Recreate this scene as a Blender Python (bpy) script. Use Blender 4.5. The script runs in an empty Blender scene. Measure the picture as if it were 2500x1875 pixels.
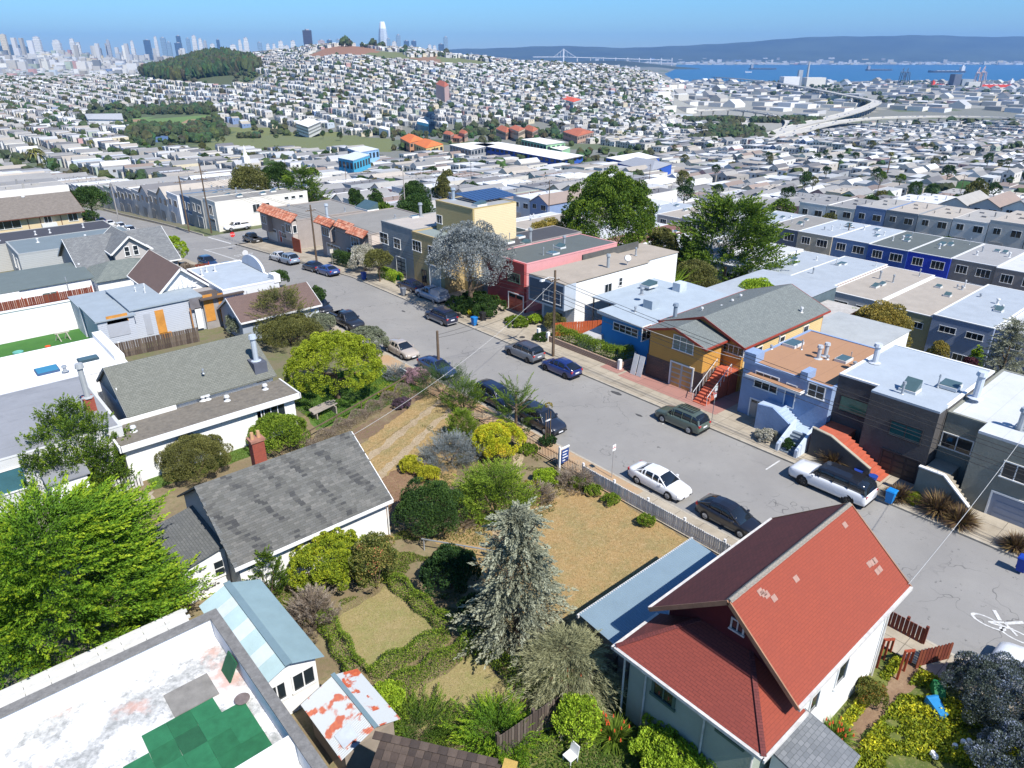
import bpy, math, random
import numpy as np
from mathutils import Vector, Matrix
D=bpy.data; S=bpy.context.scene; C=S.collection
R=random.Random(11); NR=np.random.RandomState(5)
# ---------------------------------------------------------------- camera
# world axes: X = away from the street's near side, Y = along the street; metres; street level z=0
PITCH=math.radians(24.8); AZ=math.radians(41.2); FPX=1733.0; H=28.3
SP,CP=math.sin(PITCH),math.cos(PITCH); SA,CA=math.sin(AZ),math.cos(AZ)
cam=D.objects.new('camera',D.cameras.new('camera')); C.objects.link(cam)
cam.location=(0,0,H); cam.rotation_euler=(math.pi/2-PITCH,0,-AZ)
cam.data.sensor_width=36; cam.data.sensor_fit='HORIZONTAL'; cam.data.lens=36*FPX/2500; cam.data.clip_end=90000; cam.data.clip_start=.5
S.camera=cam
# ---------------------------------------------------------------- light
SUNV=Vector((-.042,-.830,1)).normalized()
w=D.worlds.new('World'); S.world=w; w.use_nodes=True
nt=w.node_tree; bg=nt.nodes['Background']
sky=nt.nodes.new('ShaderNodeTexSky'); sky.sky_type='NISHITA'; sky.sun_disc=False
sky.sun_elevation=math.asin(SUNV.z); sky.sun_rotation=math.atan2(SUNV.x,SUNV.y)
sky.altitude=100; sky.air_density=1.0; sky.dust_density=0.0; sky.ozone_density=3.0
tint=nt.nodes.new('ShaderNodeMix'); tint.data_type='RGBA'; tint.blend_type='MULTIPLY'; tint.inputs[0].default_value=1
wg_=nt.nodes.new('ShaderNodeNewGeometry') if 0 else nt.nodes.new('ShaderNodeTexCoord'); sz_=nt.nodes.new('ShaderNodeSeparateXYZ'); nt.links.new(wg_.outputs['Generated'],sz_.inputs[0])
cr_=nt.nodes.new('ShaderNodeValToRGB'); nt.links.new(sz_.outputs[2],cr_.inputs[0]); cr_.color_ramp.elements[0].position=0; cr_.color_ramp.elements[0].color=(.30,.42,.66,1); cr_.color_ramp.elements[1].position=.075; cr_.color_ramp.elements[1].color=(.36,.62,.86,1); e_=cr_.color_ramp.elements.new(.5); e_.color=(.5,.72,.95,1)
nt.links.new(cr_.outputs[0],tint.inputs[7])
nt.links.new(sky.outputs[0],tint.inputs[6]); nt.links.new(tint.outputs[2],bg.inputs[0]); bg.inputs[1].default_value=.11
sl=D.lights.new('sun','SUN'); sl.energy=4.6; sl.angle=math.radians(.53); sl.color=(1,.955,.89)
so=D.objects.new('sun',sl); C.objects.link(so); so.rotation_euler=(-SUNV).to_track_quat('-Z','Y').to_euler()
S.view_settings.view_transform='Standard'; S.view_settings.look='None'; S.view_settings.gamma=1
S.view_settings.use_curve_mapping=False; S.view_settings.exposure=.68
S.render.engine='CYCLES'; cy=S.cycles
cy.max_bounces=6; cy.diffuse_bounces=2; cy.glossy_bounces=2; cy.transmission_bounces=2; cy.volume_bounces=0; cy.transparent_max_bounces=6
cy.use_denoising=True; cy.caustics_reflective=False; cy.caustics_refractive=False
# ---------------------------------------------------------------- helpers
def at(px,py,z=0.):
    "place on level z seen in the survey photo at px,py -> (x,y)"
    t=(py-937.5)/FPX; s=(H-z)/(SP+t*CP); X=s*(px-1250)/FPX; Y=s*(CP-t*SP)
    return (X*CA+Y*SA, -X*SA+Y*CA)
def depth(x,y,z=0.):
    Y=x*SA+y*CA; return Y*CP+(H-z)*SP
def topz(x,y,py):
    "height above which a vertical line at x,y reaches picture row py"
    Y=x*SA+y*CA; t=(py-937.5)/FPX
    return H-Y*(SP+t*CP)/(CP-t*SP)
def sstep(a,b,x):
    t=np.clip((x-a)/(b-a),0,1); return t*t*(3-2*t)
def T_near(x,y):
    f=.45+.55*sstep(18,44,x)
    zu=-.076*np.maximum(0,y-88)*f
    zv=-12.5*sstep(64,112,x)
    return np.maximum(zu,-16)+zv
PC=[-900,-300,0,150,350,600,700,800,860,1000,1150,1300,1450,1560,1700,2000,2500,3400]
def prof(hz,d1=2500,base=-78,back=-80,low=-76):
    return [(200,-14),(300,-26),(450,-42),(700,-60),(1150,base),(1500,base+.28*(hz-base)),(2000,base+.72*(hz-base)),(d1,hz),(3100,(hz+back)/2-8),(3900,back),(6500,back),(9000,-85),(16000,-85)]
left=[(200,-13),(300,-24),(450,-40),(700,-58),(1150,-74),(1450,-75),(1750,-64),(2250,-34),(2700,-48),(3600,-66),(4800,-60),(6500,5),(9000,-40),(16000,-40)]
left2=[(200,-13),(300,-24),(450,-40),(700,-58),(1150,-74),(1450,-75),(1750,-60),(2250,-22),(2700,-45),(3600,-72),(4800,-70),(6500,-40),(9000,-60),(16000,-60)]
rt=[(200,-20),(300,-33),(450,-48),(700,-64),(1150,-86),(1500,-92),(2500,-98),(4300,-104.5),(4400,-105),(4650,-112),(6500,-125),(9000,-125),(16000,-125)]
P_={-900:left,-300:left,0:left,150:left,350:left2,600:prof(22),700:prof(36),800:prof(56),860:prof(60),1000:prof(46),1150:prof(26),1300:prof(8),1450:prof(-4,2500,-82),1560:prof(-22,2500,-86,-100),1700:rt,2000:rt,2500:rt,3400:rt}
RG=np.array([200,300,450,700,1150,1500,2000,2500,3100,3900,4400,4650,6500,9000,16000],float)
TAB=np.array([[np.interp(r,[p[0] for p in P_[c]],[p[1] for p in P_[c]]) for r in RG] for c in PC])
def hn(x,y,s,k):
    return np.sin(x/s+k)*np.cos(y/s*1.3+k*2.1)+.5*np.sin(x/s*2.3+y/s*1.9+k*5)
def T(x,y):
    x=np.asarray(x,float); y=np.asarray(y,float)
    X=x*CA-y*SA; Y=x*SA+y*CA
    n=T_near(x,y)
    col=1250+FPX*X/np.maximum(Y,50)/.95
    ci=np.clip(np.interp(col,PC,np.arange(len(PC))),0,len(PC)-1.001); ri=np.clip(np.interp(Y,RG,np.arange(len(RG))),0,len(RG)-1.001)
    a=ci.astype(int); b=ri.astype(int); fa=ci-a; fb=ri-b; fa=fa*fa*(3-2*fa); 
    f=(TAB[a,b]*(1-fa)+TAB[a+1,b]*fa)*(1-fb)+(TAB[a,b+1]*(1-fa)+TAB[a+1,b+1]*fa)*fb
    f=f+np.where(Y>450,1,0)*sstep(450,900,Y)*(1-sstep(4000,4500,Y))*3*hn(x,y,130,1.)
    k=sstep(150,290,Y)
    return n*(1-k)+f*k
def tz(x,y): return float(T(x,y))
ORG={}
def reg(o,label=None,cat=None,group=None,kind=None):
    if label: o['label']=label
    if cat: o['category']=cat
    if group: o['group']=group
    if kind: o['kind']=kind
    return o
def thing(name,label,cat,loc,rz=0,group=None,kind=None):
    o=D.objects.new(name,None); C.objects.link(o); o.location=loc; o.rotation_euler=(0,0,rz); o.empty_display_size=.3
    ORG[o.name]=tuple(loc) if rz==0 else (0,0,0)
    return reg(o,label,cat,group,kind)
def uvs(me,co,loops,starts,tot,nrm):
    uvl=me.uv_layers.new(name='UVMap'); n=np.repeat(nrm,tot,axis=0)
    t=np.stack([-n[:,1],n[:,0],np.zeros(len(n))],1); ln=np.linalg.norm(t,axis=1)
    flat=ln<.05; t[flat]=(1,0,0); ln[flat]=1; t/=ln[:,None]; b=np.cross(n,t); p=co[loops]
    uvl.data.foreach_set('uv',np.stack([(p*t).sum(1),(p*b).sum(1)],1).astype('f').ravel())
class MB:
    def __init__(s): s.v=[]; s.f=[]; s.m=[]; s.c=[]
    def q(s,*p,m=0):
        i=len(s.v); s.v+= [tuple(a) for a in p]; s.f.append(tuple(range(i,i+len(p)))); s.m.append(m); return s
    def hexa(s,p,m=0):
        i=len(s.v); s.v+=[tuple(a) for a in p]
        for f in ((0,3,2,1),(4,5,6,7),(0,1,5,4),(1,2,6,5),(2,3,7,6),(3,0,4,7)):
            s.f.append(tuple(i+k for k in f)); s.m.append(m)
        return s
    def box(s,x0,y0,z0,x1,y1,z1,m=0):
        if x0>x1:x0,x1=x1,x0
        if y0>y1:y0,y1=y1,y0
        if z0>z1:z0,z1=z1,z0
        return s.hexa([(x0,y0,z0),(x1,y0,z0),(x1,y1,z0),(x0,y1,z0),(x0,y0,z1),(x1,y0,z1),(x1,y1,z1),(x0,y1,z1)],m)
    def bar(s,a,b,w,h=None,m=0):
        a=Vector(a); b=Vector(b); d=(b-a).normalized(); h=h or w
        u=Vector((0,0,1)) if abs(d.z)<.95 else Vector((1,0,0)); r=d.cross(u).normalized()*w/2; t=r.cross(d).normalized()*h/2
        return s.hexa([a-r-t,a+r-t,a+r+t,a-r+t,b-r-t,b+r-t,b+r+t,b-r+t],m)
    def cyl(s,a,b,r0,r1=None,n=10,m=0,cap=True):
        a=Vector(a); b=Vector(b); r1=r0 if r1 is None else r1; d=(b-a).normalized()
        u=Vector((0,0,1)) if abs(d.z)<.9 else Vector((1,0,0)); p=d.cross(u).normalized(); q=d.cross(p)
        i=len(s.v)
        for k in range(n):
            an=2*math.pi*k/n; e=p*math.cos(an)+q*math.sin(an); s.v.append(tuple(a+e*r0)); s.v.append(tuple(b+e*r1))
        for k in range(n):
            j=(k+1)%n; s.f.append((i+2*k,i+2*k+1,i+2*j+1,i+2*j)); s.m.append(m)
        if cap:
            s.f.append(tuple(i+2*k for k in range(n))); s.m.append(m); s.f.append(tuple(i+2*k+1 for k in reversed(range(n)))); s.m.append(m)
        return s
    def tube(s,pts,r,n=5,m=0):
        for a,b in zip(pts[:-1],pts[1:]): s.cyl(a,b,r,r,n,m,False)
        return s
    def loft(s,rings,m=0,closed=True,cap=True):
        i=len(s.v); n=len(rings[0])
        for r in rings: s.v+=[tuple(p) for p in r]
        for a in range(len(rings)-1):
            for k in range(n if closed else n-1):
                j=(k+1)%n; s.f.append((i+a*n+k,i+a*n+j,i+(a+1)*n+j,i+(a+1)*n+k)); s.m.append(m)
        if cap:
            s.f.append(tuple(i+k for k in reversed(range(n)))); s.m.append(m); s.f.append(tuple(i+(len(rings)-1)*n+k for k in range(n))); s.m.append(m)
        return s
    def mesh(s,name,mats,org=(0,0,0),smooth=False):
        me=D.meshes.new(name); co=np.array(s.v,float)-np.array(org,float)
        me.from_pydata(co.tolist(),[],s.f); me.update()
        if not isinstance(mats,(list,tuple)): mats=[mats]
        for m in mats: me.materials.append(m)
        if len(mats)>1: me.polygons.foreach_set('material_index',s.m)
        if smooth: me.polygons.foreach_set('use_smooth',[True]*len(s.f))
        n=len(me.polygons); nr=np.zeros(n*3); me.polygons.foreach_get('normal',nr); st=np.zeros(n,int); me.polygons.foreach_get('loop_start',st); tt=np.zeros(n,int); me.polygons.foreach_get('loop_total',tt)
        lp=np.zeros(len(me.loops),int); me.loops.foreach_get('vertex_index',lp)
        uvs(me,np.array(s.v,float),lp,st,tt,nr.reshape(-1,3))
        return me
    def build(s,name,mats,parent=None,smooth=False,**k):
        org=ORG.get(parent.name,(0,0,0)) if parent else (0,0,0)
        me=s.mesh(name,mats,org,smooth); return link(name,me,parent,**k)
def link(name,me,parent=None,loc=(0,0,0),rot=(0,0,0),**k):
    o=D.objects.new(name,me); C.objects.link(o); o.location=loc; o.rotation_euler=rot
    if parent: o.parent=parent; ORG[o.name]=ORG.get(parent.name,(0,0,0))
    return reg(o,**k)
def copy_tree(o,parent=None,loc=None,rz=None):
    c=o.copy(); C.objects.link(c)
    if parent: c.parent=parent
    if loc is not None: c.location=loc
    if rz is not None: c.rotation_euler=(0,0,rz)
    for ch in KIDS.get(o.name,[]): copy_tree(ch,c)
    return c
KIDS={}
def index_kids():
    KIDS.clear()
    for o in C.objects:
        if o.parent: KIDS.setdefault(o.parent.name,[]).append(o)
# ---------------------------------------------------------------- materials
MC={}
def nodes(name):
    m=D.materials.new(name); m.use_nodes=True; n=m.node_tree; b=n.nodes['Principled BSDF']; return m,n,b
def N(n,t,**k):
    a=n.nodes.new(t)
    for i,v in k.items():
        if i[0]=='i': a.inputs[int(i[1:])].default_value=v
        else: setattr(a,i,v)
    return a
def mixc(n,f,a,b,mode='MIX'):
    x=N(n,'ShaderNodeMix',data_type='RGBA',blend_type=mode)
    for i,v in ((0,f),(6,a),(7,b)):
        if hasattr(v,'links'): n.links.new(v,x.inputs[i])
        else: x.inputs[i].default_value=v if i==0 else (v if len(v)==4 else (*v,1))
    return x.outputs[2]
def ramp(n,src,p0,p1,a=0.,b=1.):
    x=N(n,'ShaderNodeMapRange',i1=p0,i2=p1,i3=a,i4=b); n.links.new(src,x.inputs[0]); return x.outputs[0]
def noise(n,vec,sc,det=5,ro=.6):
    x=N(n,'ShaderNodeTexNoise'); x.inputs['Scale'].default_value=sc; x.inputs['Detail'].default_value=det; x.inputs['Roughness'].default_value=ro
    if vec is not None: n.links.new(vec,x.inputs['Vector'])
    return x.outputs[0]
def bumpn(n,b,h,st,dist=.05):
    x=N(n,'ShaderNodeBump'); x.inputs['Strength'].default_value=st; x.inputs['Distance'].default_value=dist; n.links.new(h,x.inputs['Height']); n.links.new(x.outputs[0],b.inputs['Normal'])
def mul(c,k): return tuple(min(1,x*k) for x in c[:3])
def M(col,rough=.85,var=.25,sc=.9,bump=.25,bsc=14,metal=0,stain=0,stc=None,objcol=False,spec=.35,coat=0):
    key=('M',tuple(col),rough,var,sc,bump,bsc,metal,stain,stc,objcol,coat)
    if key in MC: return MC[key]
    m,n,b=nodes('surface'); tc=N(n,'ShaderNodeTexCoord').outputs['Object']
    base=(*col[:3],1)
    if objcol: base=N(n,'ShaderNodeObjectInfo').outputs['Color']
    n1=noise(n,tc,sc,8,.65)
    if objcol: c=mixc(n,ramp(n,n1,.3,.75,0,var),base,(.12,.11,.1))
    else: c=mixc(n,ramp(n,n1,.3,.75),mul(col,1-var),mul(col,1+var*.5))
    if stain:
        n2=noise(n,tc,sc*.35+.15,10,.7); c=mixc(n,ramp(n,n2,.52,.68,0,stain),c,stc or mul(col,.45))
    n.links.new(c,b.inputs['Base Color']); b.inputs['Roughness'].default_value=rough; b.inputs['Metallic'].default_value=metal
    b.inputs['Specular IOR Level'].default_value=spec
    if coat: b.inputs['Coat Weight'].default_value=coat; b.inputs['Coat Roughness'].default_value=.04
    if bump: bumpn(n,b,noise(n,tc,bsc,6,.7),bump)
    MC[key]=m; return m
def siding(col,pitch=.2,var=.12,axis=2):
    key=('S',tuple(col),pitch,var)
    if key in MC: return MC[key]
    m,n,b=nodes('siding'); tc=N(n,'ShaderNodeTexCoord').outputs['Object']
    sx=N(n,'ShaderNodeSeparateXYZ'); n.links.new(tc,sx.inputs[0])
    mt=N(n,'ShaderNodeMath',operation='MULTIPLY',i1=1/pitch); n.links.new(sx.outputs[axis],mt.inputs[0])
    fr=N(n,'ShaderNodeMath',operation='FRACT'); n.links.new(mt.outputs[0],fr.inputs[0])
    gap=ramp(n,fr.outputs[0],.0,.12,.35,1.); n1=noise(n,tc,1.2,8,.7)
    c=mixc(n,ramp(n,n1,.3,.75),mul(col,1-var),mul(col,1+var*.4)); c2=mixc(n,gap,mul(col,.6),c)
    n.links.new(c2,b.inputs['Base Color']); b.inputs['Roughness'].default_value=.7
    inv=N(n,'ShaderNodeMath',operation='SUBTRACT',i0=1.); n.links.new(fr.outputs[0],inv.inputs[1])
    bumpn(n,b,inv.outputs[0],.6,.03); MC[key]=m; return m
def shingle(c1,c2,w=.3,h=.14,mort=.012,c3=None,rough=.9,big=.6,bump=.5):
    key=('H',tuple(c1),tuple(c2),w,h)
    if key in MC: return MC[key]
    m,n,b=nodes('shingle'); uv=N(n,'ShaderNodeTexCoord').outputs['UV']
    br=N(n,'ShaderNodeTexBrick',offset=.5); n.links.new(uv,br.inputs['Vector'])
    br.inputs['Scale'].default_value=1; br.inputs['Brick Width'].default_value=w; br.inputs['Row Height'].default_value=h; br.inputs['Mortar Size'].default_value=mort
    br.inputs['Color1'].default_value=(*c1,1); br.inputs['Color2'].default_value=(*c2,1); br.inputs['Mortar'].default_value=(*mul(c1,.35),1); br.inputs['Bias'].default_value=0
    tc=N(n,'ShaderNodeTexCoord').outputs['Object']; n1=noise(n,tc,.7,7,.7); n3=noise(n,tc,9,4,.7)
    c=mixc(n,ramp(n,n1,.35,.7,0,big),br.outputs[0],c3 or mul(c1,.7)); c=mixc(n,ramp(n,n3,.3,.7,0,.3),c,mul(c2,1.25))
    n.links.new(c,b.inputs['Base Color']); b.inputs['Roughness'].default_value=rough; bumpn(n,b,br.outputs['Fac'],-bump,.02); MC[key]=m; return m
def vcol(name,rough=.85,nz=.25,attr='col',spec=.3):
    if name in MC: return MC[name]
    m,n,b=nodes(name); a=N(n,'ShaderNodeAttribute',attribute_name=attr); tc=N(n,'ShaderNodeTexCoord').outputs['Object']
    c=mixc(n,ramp(n,noise(n,tc,.35,6,.7),.3,.7,0,nz),a.outputs[0],(.1,.1,.09)); n.links.new(c,b.inputs['Base Color']); b.inputs['Roughness'].default_value=rough; b.inputs['Specular IOR Level'].default_value=spec
    MC[name]=m; return m
def leafm(cols,tr=.25,rough=.65):
    key=('L',cols,tr)
    if key in MC: return MC[key]
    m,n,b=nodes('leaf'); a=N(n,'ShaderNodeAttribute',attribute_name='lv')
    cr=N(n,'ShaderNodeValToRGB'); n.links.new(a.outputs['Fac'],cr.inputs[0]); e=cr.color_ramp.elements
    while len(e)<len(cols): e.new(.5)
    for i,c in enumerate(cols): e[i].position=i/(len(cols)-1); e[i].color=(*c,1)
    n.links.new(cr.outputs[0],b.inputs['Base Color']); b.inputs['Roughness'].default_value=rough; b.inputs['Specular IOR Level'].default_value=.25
    t=N(n,'ShaderNodeBsdfTranslucent'); n.links.new(cr.outputs[0],t.inputs[0]); mx=N(n,'ShaderNodeMixShader',i0=tr)
    n.links.new(b.outputs[0],mx.inputs[1]); n.links.new(t.outputs[0],mx.inputs[2]); n.links.new(mx.outputs[0],n.nodes['Material Output'].inputs[0]); MC[key]=m; return m
def npmesh(name,co,faces,mats,col=None,lv=None,smooth=False,mi=None):
    "faces: (n,k) array"
    me=D.meshes.new(name); k=faces.shape[1]; nf=len(faces)
    me.vertices.add(len(co)); me.vertices.foreach_set('co',np.asarray(co,'f').ravel())
    me.loops.add(nf*k); me.loops.foreach_set('vertex_index',faces.astype('i').ravel())
    me.polygons.add(nf); me.polygons.foreach_set('loop_start',np.arange(0,nf*k,k,dtype='i')); 
    me.update(calc_edges=True)
    if col is not None:
        a=me.attributes.new('col','FLOAT_COLOR','FACE'); a.data.foreach_set('color',np.concatenate([col,np.ones((len(col),1))],1).astype('f').ravel())
    if lv is not None:
        a=me.attributes.new('lv','FLOAT','FACE'); a.data.foreach_set('value',np.asarray(lv,'f'))
    for m in (mats if isinstance(mats,(list,tuple)) else [mats]): me.materials.append(m)
    if mi is not None: me.polygons.foreach_set('material_index',np.asarray(mi,'i'))
    me.polygons.foreach_set('use_smooth',np.full(nf,bool(smooth)))
    return me
# ================================================================ terrain, water, hills, haze
def toW(X,Y): return X*CA+Y*SA, -X*SA+Y*CA
def proj(x,y,z):
    X=x*CA-y*SA; Y=x*SA+y*CA; dz=H-z; d=Y*CP+dz*SP; d=np.where(np.abs(d)<1,1,d)
    return 1250+FPX*X/d, 937.5+FPX*(dz*CP-Y*SP)/d
def grow(a,b,s0,g):
    r=[a]; s=s0
    while r[-1]<b: r.append(r[-1]+s); s*=g
    return r
xs=grow(0,14000,4,1.0) if 0 else None
xp=[i*4. for i in range(0,40)]; xp+=grow(164,13500,6,1.055); xs=np.array([-a for a in xp[:0:-1]]+xp)
ys=np.array([-200,-150,-110,-80,-55,-35,-20]+[i*3.5 for i in range(-3,70)]+grow(245,15500,5,1.028))
GX,GY=np.meshgrid(xs,ys); wx,wy=toW(GX,GY); wz=T(wx,wy)
low=((wx>31)&(wx<53)&(wy>-40)&(wy<260))|((wy>128)&(wy<150)&(wx>18)&(wx<150))|((wx>126)&(wx<145)&(wy<260))
wz=wz-np.where(low&(GY<300),.35,.0)
ny,nx=GX.shape; idx=np.arange(nx*ny).reshape(ny,nx)
F=np.stack([idx[:-1,:-1],idx[:-1,1:],idx[1:,1:],idx[1:,:-1]],-1).reshape(-1,4)
co=np.stack([wx,wy,wz],-1).reshape(-1,3); fc=co[F].mean(1); fX=fc[:,0]*CA-fc[:,1]*SA; fY=fc[:,0]*SA+fc[:,1]*CA
pxs,pys=proj(fc[:,0],fc[:,1],fc[:,2]); ns=hn(fc[:,0],fc[:,1],60,3.)
col=np.zeros((len(F),3)); col[:]=(.17,.155,.11)
col[fY>260]=(.20,.20,.19)
g=(fY>300)&(ns>.55); col[g]=(.10,.13,.06)
def inpoly(px,py,poly):
    r=np.zeros(np.shape(px),bool); n=len(poly)
    for i in range(n):
        x1,y1=poly[i]; x2,y2=poly[(i+1)%n]
        c=((y1>py)!=(y2>py))&(px<(x2-x1)*(py-y1)/((y2-y1) or 1e-9)+x1); r^=c
    return r
HILLTOP=[(745,138),(775,122),(830,112),(880,113),(930,124),(985,130),(1000,141),(1060,138),(1130,143),(1180,150),(1205,163),(1130,162),(1060,158),(990,152),(900,142),(830,139),(760,145)]
GREEN=[(440,335),(560,312),(640,312),(720,318),(820,325),(900,335),(960,340),(960,372),(830,372),(700,372),(560,372),(450,365)]
PARK=[(190,300),(220,268),(330,262),(520,262),(540,300),(560,330),(440,370),(330,372),(300,345),(330,318),(250,300)]
GROVE=[(350,190),(380,160),(450,148),(560,150),(625,170),(645,205),(560,212),(430,206)]
BALL=[(310,296),(350,287),(515,286),(520,298),(430,308),(325,306)]
COURT=[(362,334),(478,332),(480,345),(365,346)]
SCHOOL=[(880,395),(885,335),(1000,318),(1330,300),(1420,345),(1640,385),(1540,420),(1330,420),(1080,375),(960,400)]
LOWIND=[(1640,240),(1700,200),(2100,205),(2500,215),(2500,265),(2200,262),(2000,300),(1800,330),(1650,300)]
def setc(poly,c): col[inpoly(pxs,pys,poly)&(fY>200)]=c
setc(GREEN,(.16,.18,.055)); setc(PARK,(.07,.10,.035)); setc(GROVE,(.06,.08,.03)); setc(HILLTOP,(.15,.17,.06)); 
setc([(745,140),(800,116),(880,110),(930,124),(880,136),(800,141)],(.30,.13,.08)); setc([(1000,141),(1060,138),(1085,152),(1040,156)],(.27,.14,.09))
setc(BALL,(.12,.22,.05)); setc([(425,293),(505,290),(508,297),(440,298)],(.36,.22,.13)); setc([(312,293),(350,290),(352,296),(318,297)],(.36,.22,.13)); setc(COURT,(.06,.14,.33))
col[inpoly(pxs,pys,LOWIND)&(fY>1200)]=(.34,.33,.31)
col[(fY<175)&(ns>.4)]=(.12,.14,.06)
gm,gn,gb=nodes('ground'); a=N(gn,'ShaderNodeAttribute',attribute_name='col'); tc=N(gn,'ShaderNodeTexCoord').outputs['Object']
c=mixc(gn,ramp(gn,noise(gn,tc,.3,10,.75),.35,.65),a.outputs[0],mixc(gn,.55,a.outputs[0],(.11,.13,.06)))
c=mixc(gn,ramp(gn,noise(gn,tc,4,6,.8),.3,.7,0,.5),c,mixc(gn,.5,a.outputs[0],(.05,.045,.03))); gn.links.new(c,gb.inputs['Base Color']); gb.inputs['Roughness'].default_value=.95
bumpn(gn,gb,noise(gn,tc,6,6,.7),.5)
link('ground',npmesh('ground',co,F,gm,col=col,smooth=True),kind='structure')
wm,wn,wb=nodes('bay_water'); wb.inputs['Base Color'].default_value=(.012,.085,.19,1); wb.inputs['Roughness'].default_value=.32; wb.inputs['IOR'].default_value=1.33
tcw=N(wn,'ShaderNodeTexCoord').outputs['Object']; bumpn(wn,wb,noise(wn,tcw,.02,6,.7),.35,3)
b=MB(); P=[toW(-13500,3000),toW(13500,3000),toW(13500,20500),toW(-13500,20500)]
b.q(*[(p[0],p[1],-107) for p in P]); b.build('bay_water',wm,kind='structure')
# far shore and ridges as heightfields
def ridge(name,xa,xb,ya,yb,prof,nx=140,ny=26,rough=26,colr=(.05,.065,.045),seed=1,kind='structure'):
    X=np.linspace(xa,xb,nx); t=np.linspace(0,1,ny); GX,Gt=np.meshgrid(X,t); Y=ya+(yb-ya)*Gt
    pk=np.interp(GX,[p[0] for p in prof],[p[1] for p in prof]); sh=np.interp(Gt,[0,.12,.5,.72,1],[0,.03,.55,1,.2])
    nzz=sum(np.sin(GX/(s*1.)+seed*k)*np.cos(Y/(s*.8)+k*seed*1.7)/k for k,s in ((1,900),(2,430),(3,210),(4,120)))
    Z=-109+(pk+107)*sh+nzz*rough*sh
    x,y=toW(GX,Y); idx=np.arange(nx*ny).reshape(ny,nx); F=np.stack([idx[:-1,:-1],idx[:-1,1:],idx[1:,1:],idx[1:,:-1]],-1).reshape(-1,4)
    link(name,npmesh(name,np.stack([x,y,Z],-1).reshape(-1,3),F,M(colr,.95,.5,.0009,0),smooth=True),kind=kind)
ridge('far_hills',-3600,13200,13200,19000,[(-3600,-60),(-3000,60),(-2200,140),(-800,180),(500,205),(2500,215),(4000,250),(5500,330),(7500,430),(8800,460),(10500,420),(12000,400),(13200,440)],rough=22)
ridge('headland_hill',-9600,-7400,11500,14500,[(-9600,-60),(-9200,90),(-8900,200),(-8700,225),(-8500,215),(-8200,140),(-7800,40),(-7400,-60)],40,18,8,seed=3)
ridge('island',-100,2300,8600,9800,[(-100,-107),(400,-60),(900,-20),(1300,-15),(1700,-50),(2300,-107)],60,14,8,seed=5)
hz=D.materials.new('haze'); hz.use_nodes=True; hn_=hz.node_tree; hn_.nodes.remove(hn_.nodes['Principled BSDF'])
pv=hn_.nodes.new('ShaderNodeVolumePrincipled'); pv.inputs['Color'].default_value=(.24,.52,1,1); pv.inputs['Density'].default_value=4.4e-5; pv.inputs['Anisotropy'].default_value=.1
hn_.links.new(pv.outputs[0],hn_.nodes['Material Output'].inputs['Volume'])
b=MB(); P=[toW(-14000,-400),toW(14000,-400),toW(14000,21000),toW(-14000,21000)]
b.hexa([(p[0],p[1],-140) for p in P]+[(p[0],p[1],560) for p in P]); b.build('haze',hz,kind='stuff')
# ================================================================ far city
VC=vcol('painted_city',.8,.18)
WALLS=np.array([(.78,.77,.73),(.72,.70,.66),(.66,.63,.56),(.60,.57,.52),(.80,.78,.70),(.52,.52,.52),(.42,.44,.46),(.70,.62,.45),(.55,.62,.68),(.20,.28,.45),(.62,.38,.36),(.38,.36,.33),(.80,.80,.80),(.80,.80,.78),(.30,.32,.34),(.45,.52,.42)])
WP=np.array([12,12,11,10,8,8,6,6,4,2,2,6,6,7,4,3.]); WP/=WP.sum()
ROOFS=np.array([(.62,.64,.66),(.48,.49,.50),(.36,.35,.33),(.26,.26,.26),(.16,.16,.17),(.42,.38,.33),(.75,.76,.77),(.28,.22,.19)])
RP=np.array([9,15,20,18,12,13,7,6.]); RP/=RP.sum()
def inzones(x,y,zones):
    z=T(x,y); px,py=proj(x,y,z); r=np.zeros(x.shape,bool)
    for p in zones: r|=inpoly(px,py,p)
    return r
FW=[(1740,345),(1760,290),(1690,272),(1830,262),(1990,290),(2090,260),(2090,235),(1850,200),(1930,198),(2150,235),(2160,262),(2250,275),(2500,277),(2500,300),(2100,308),(1900,350)]
NOB=[HILLTOP,GREEN,PARK,GROVE,SCHOOL]
def lattice(th,rows,lot,y0,y1,region,gap=118,gw=16,jit=.0,x0=0):
    c,s=math.cos(th),math.sin(th); out=[]
    ny=int((y1-y0)/lot); yy=y0+np.arange(ny)*lot
    for rx,depth_,face in rows:
        x=np.full(ny,rx+depth_/2); y=yy.copy(); k=((y-131)%gap)>gw; 
        out.append(np.stack([x,y,np.full(ny,depth_/2),np.full(ny,float(face))],1)[k])
    a=np.concatenate(out); x=a[:,0]*c-a[:,1]*s; y=a[:,0]*s+a[:,1]*c
    X=x*CA-y*SA; Y=x*SA+y*CA; px,py=proj(x,y,T(x,y))
    k=region(x,y,X,Y,px,py)&(px>-150)&(px<2650)&(Y>100); a=a[k]; return np.stack([x[k],y[k],a[:,2],a[:,3]],1)
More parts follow.
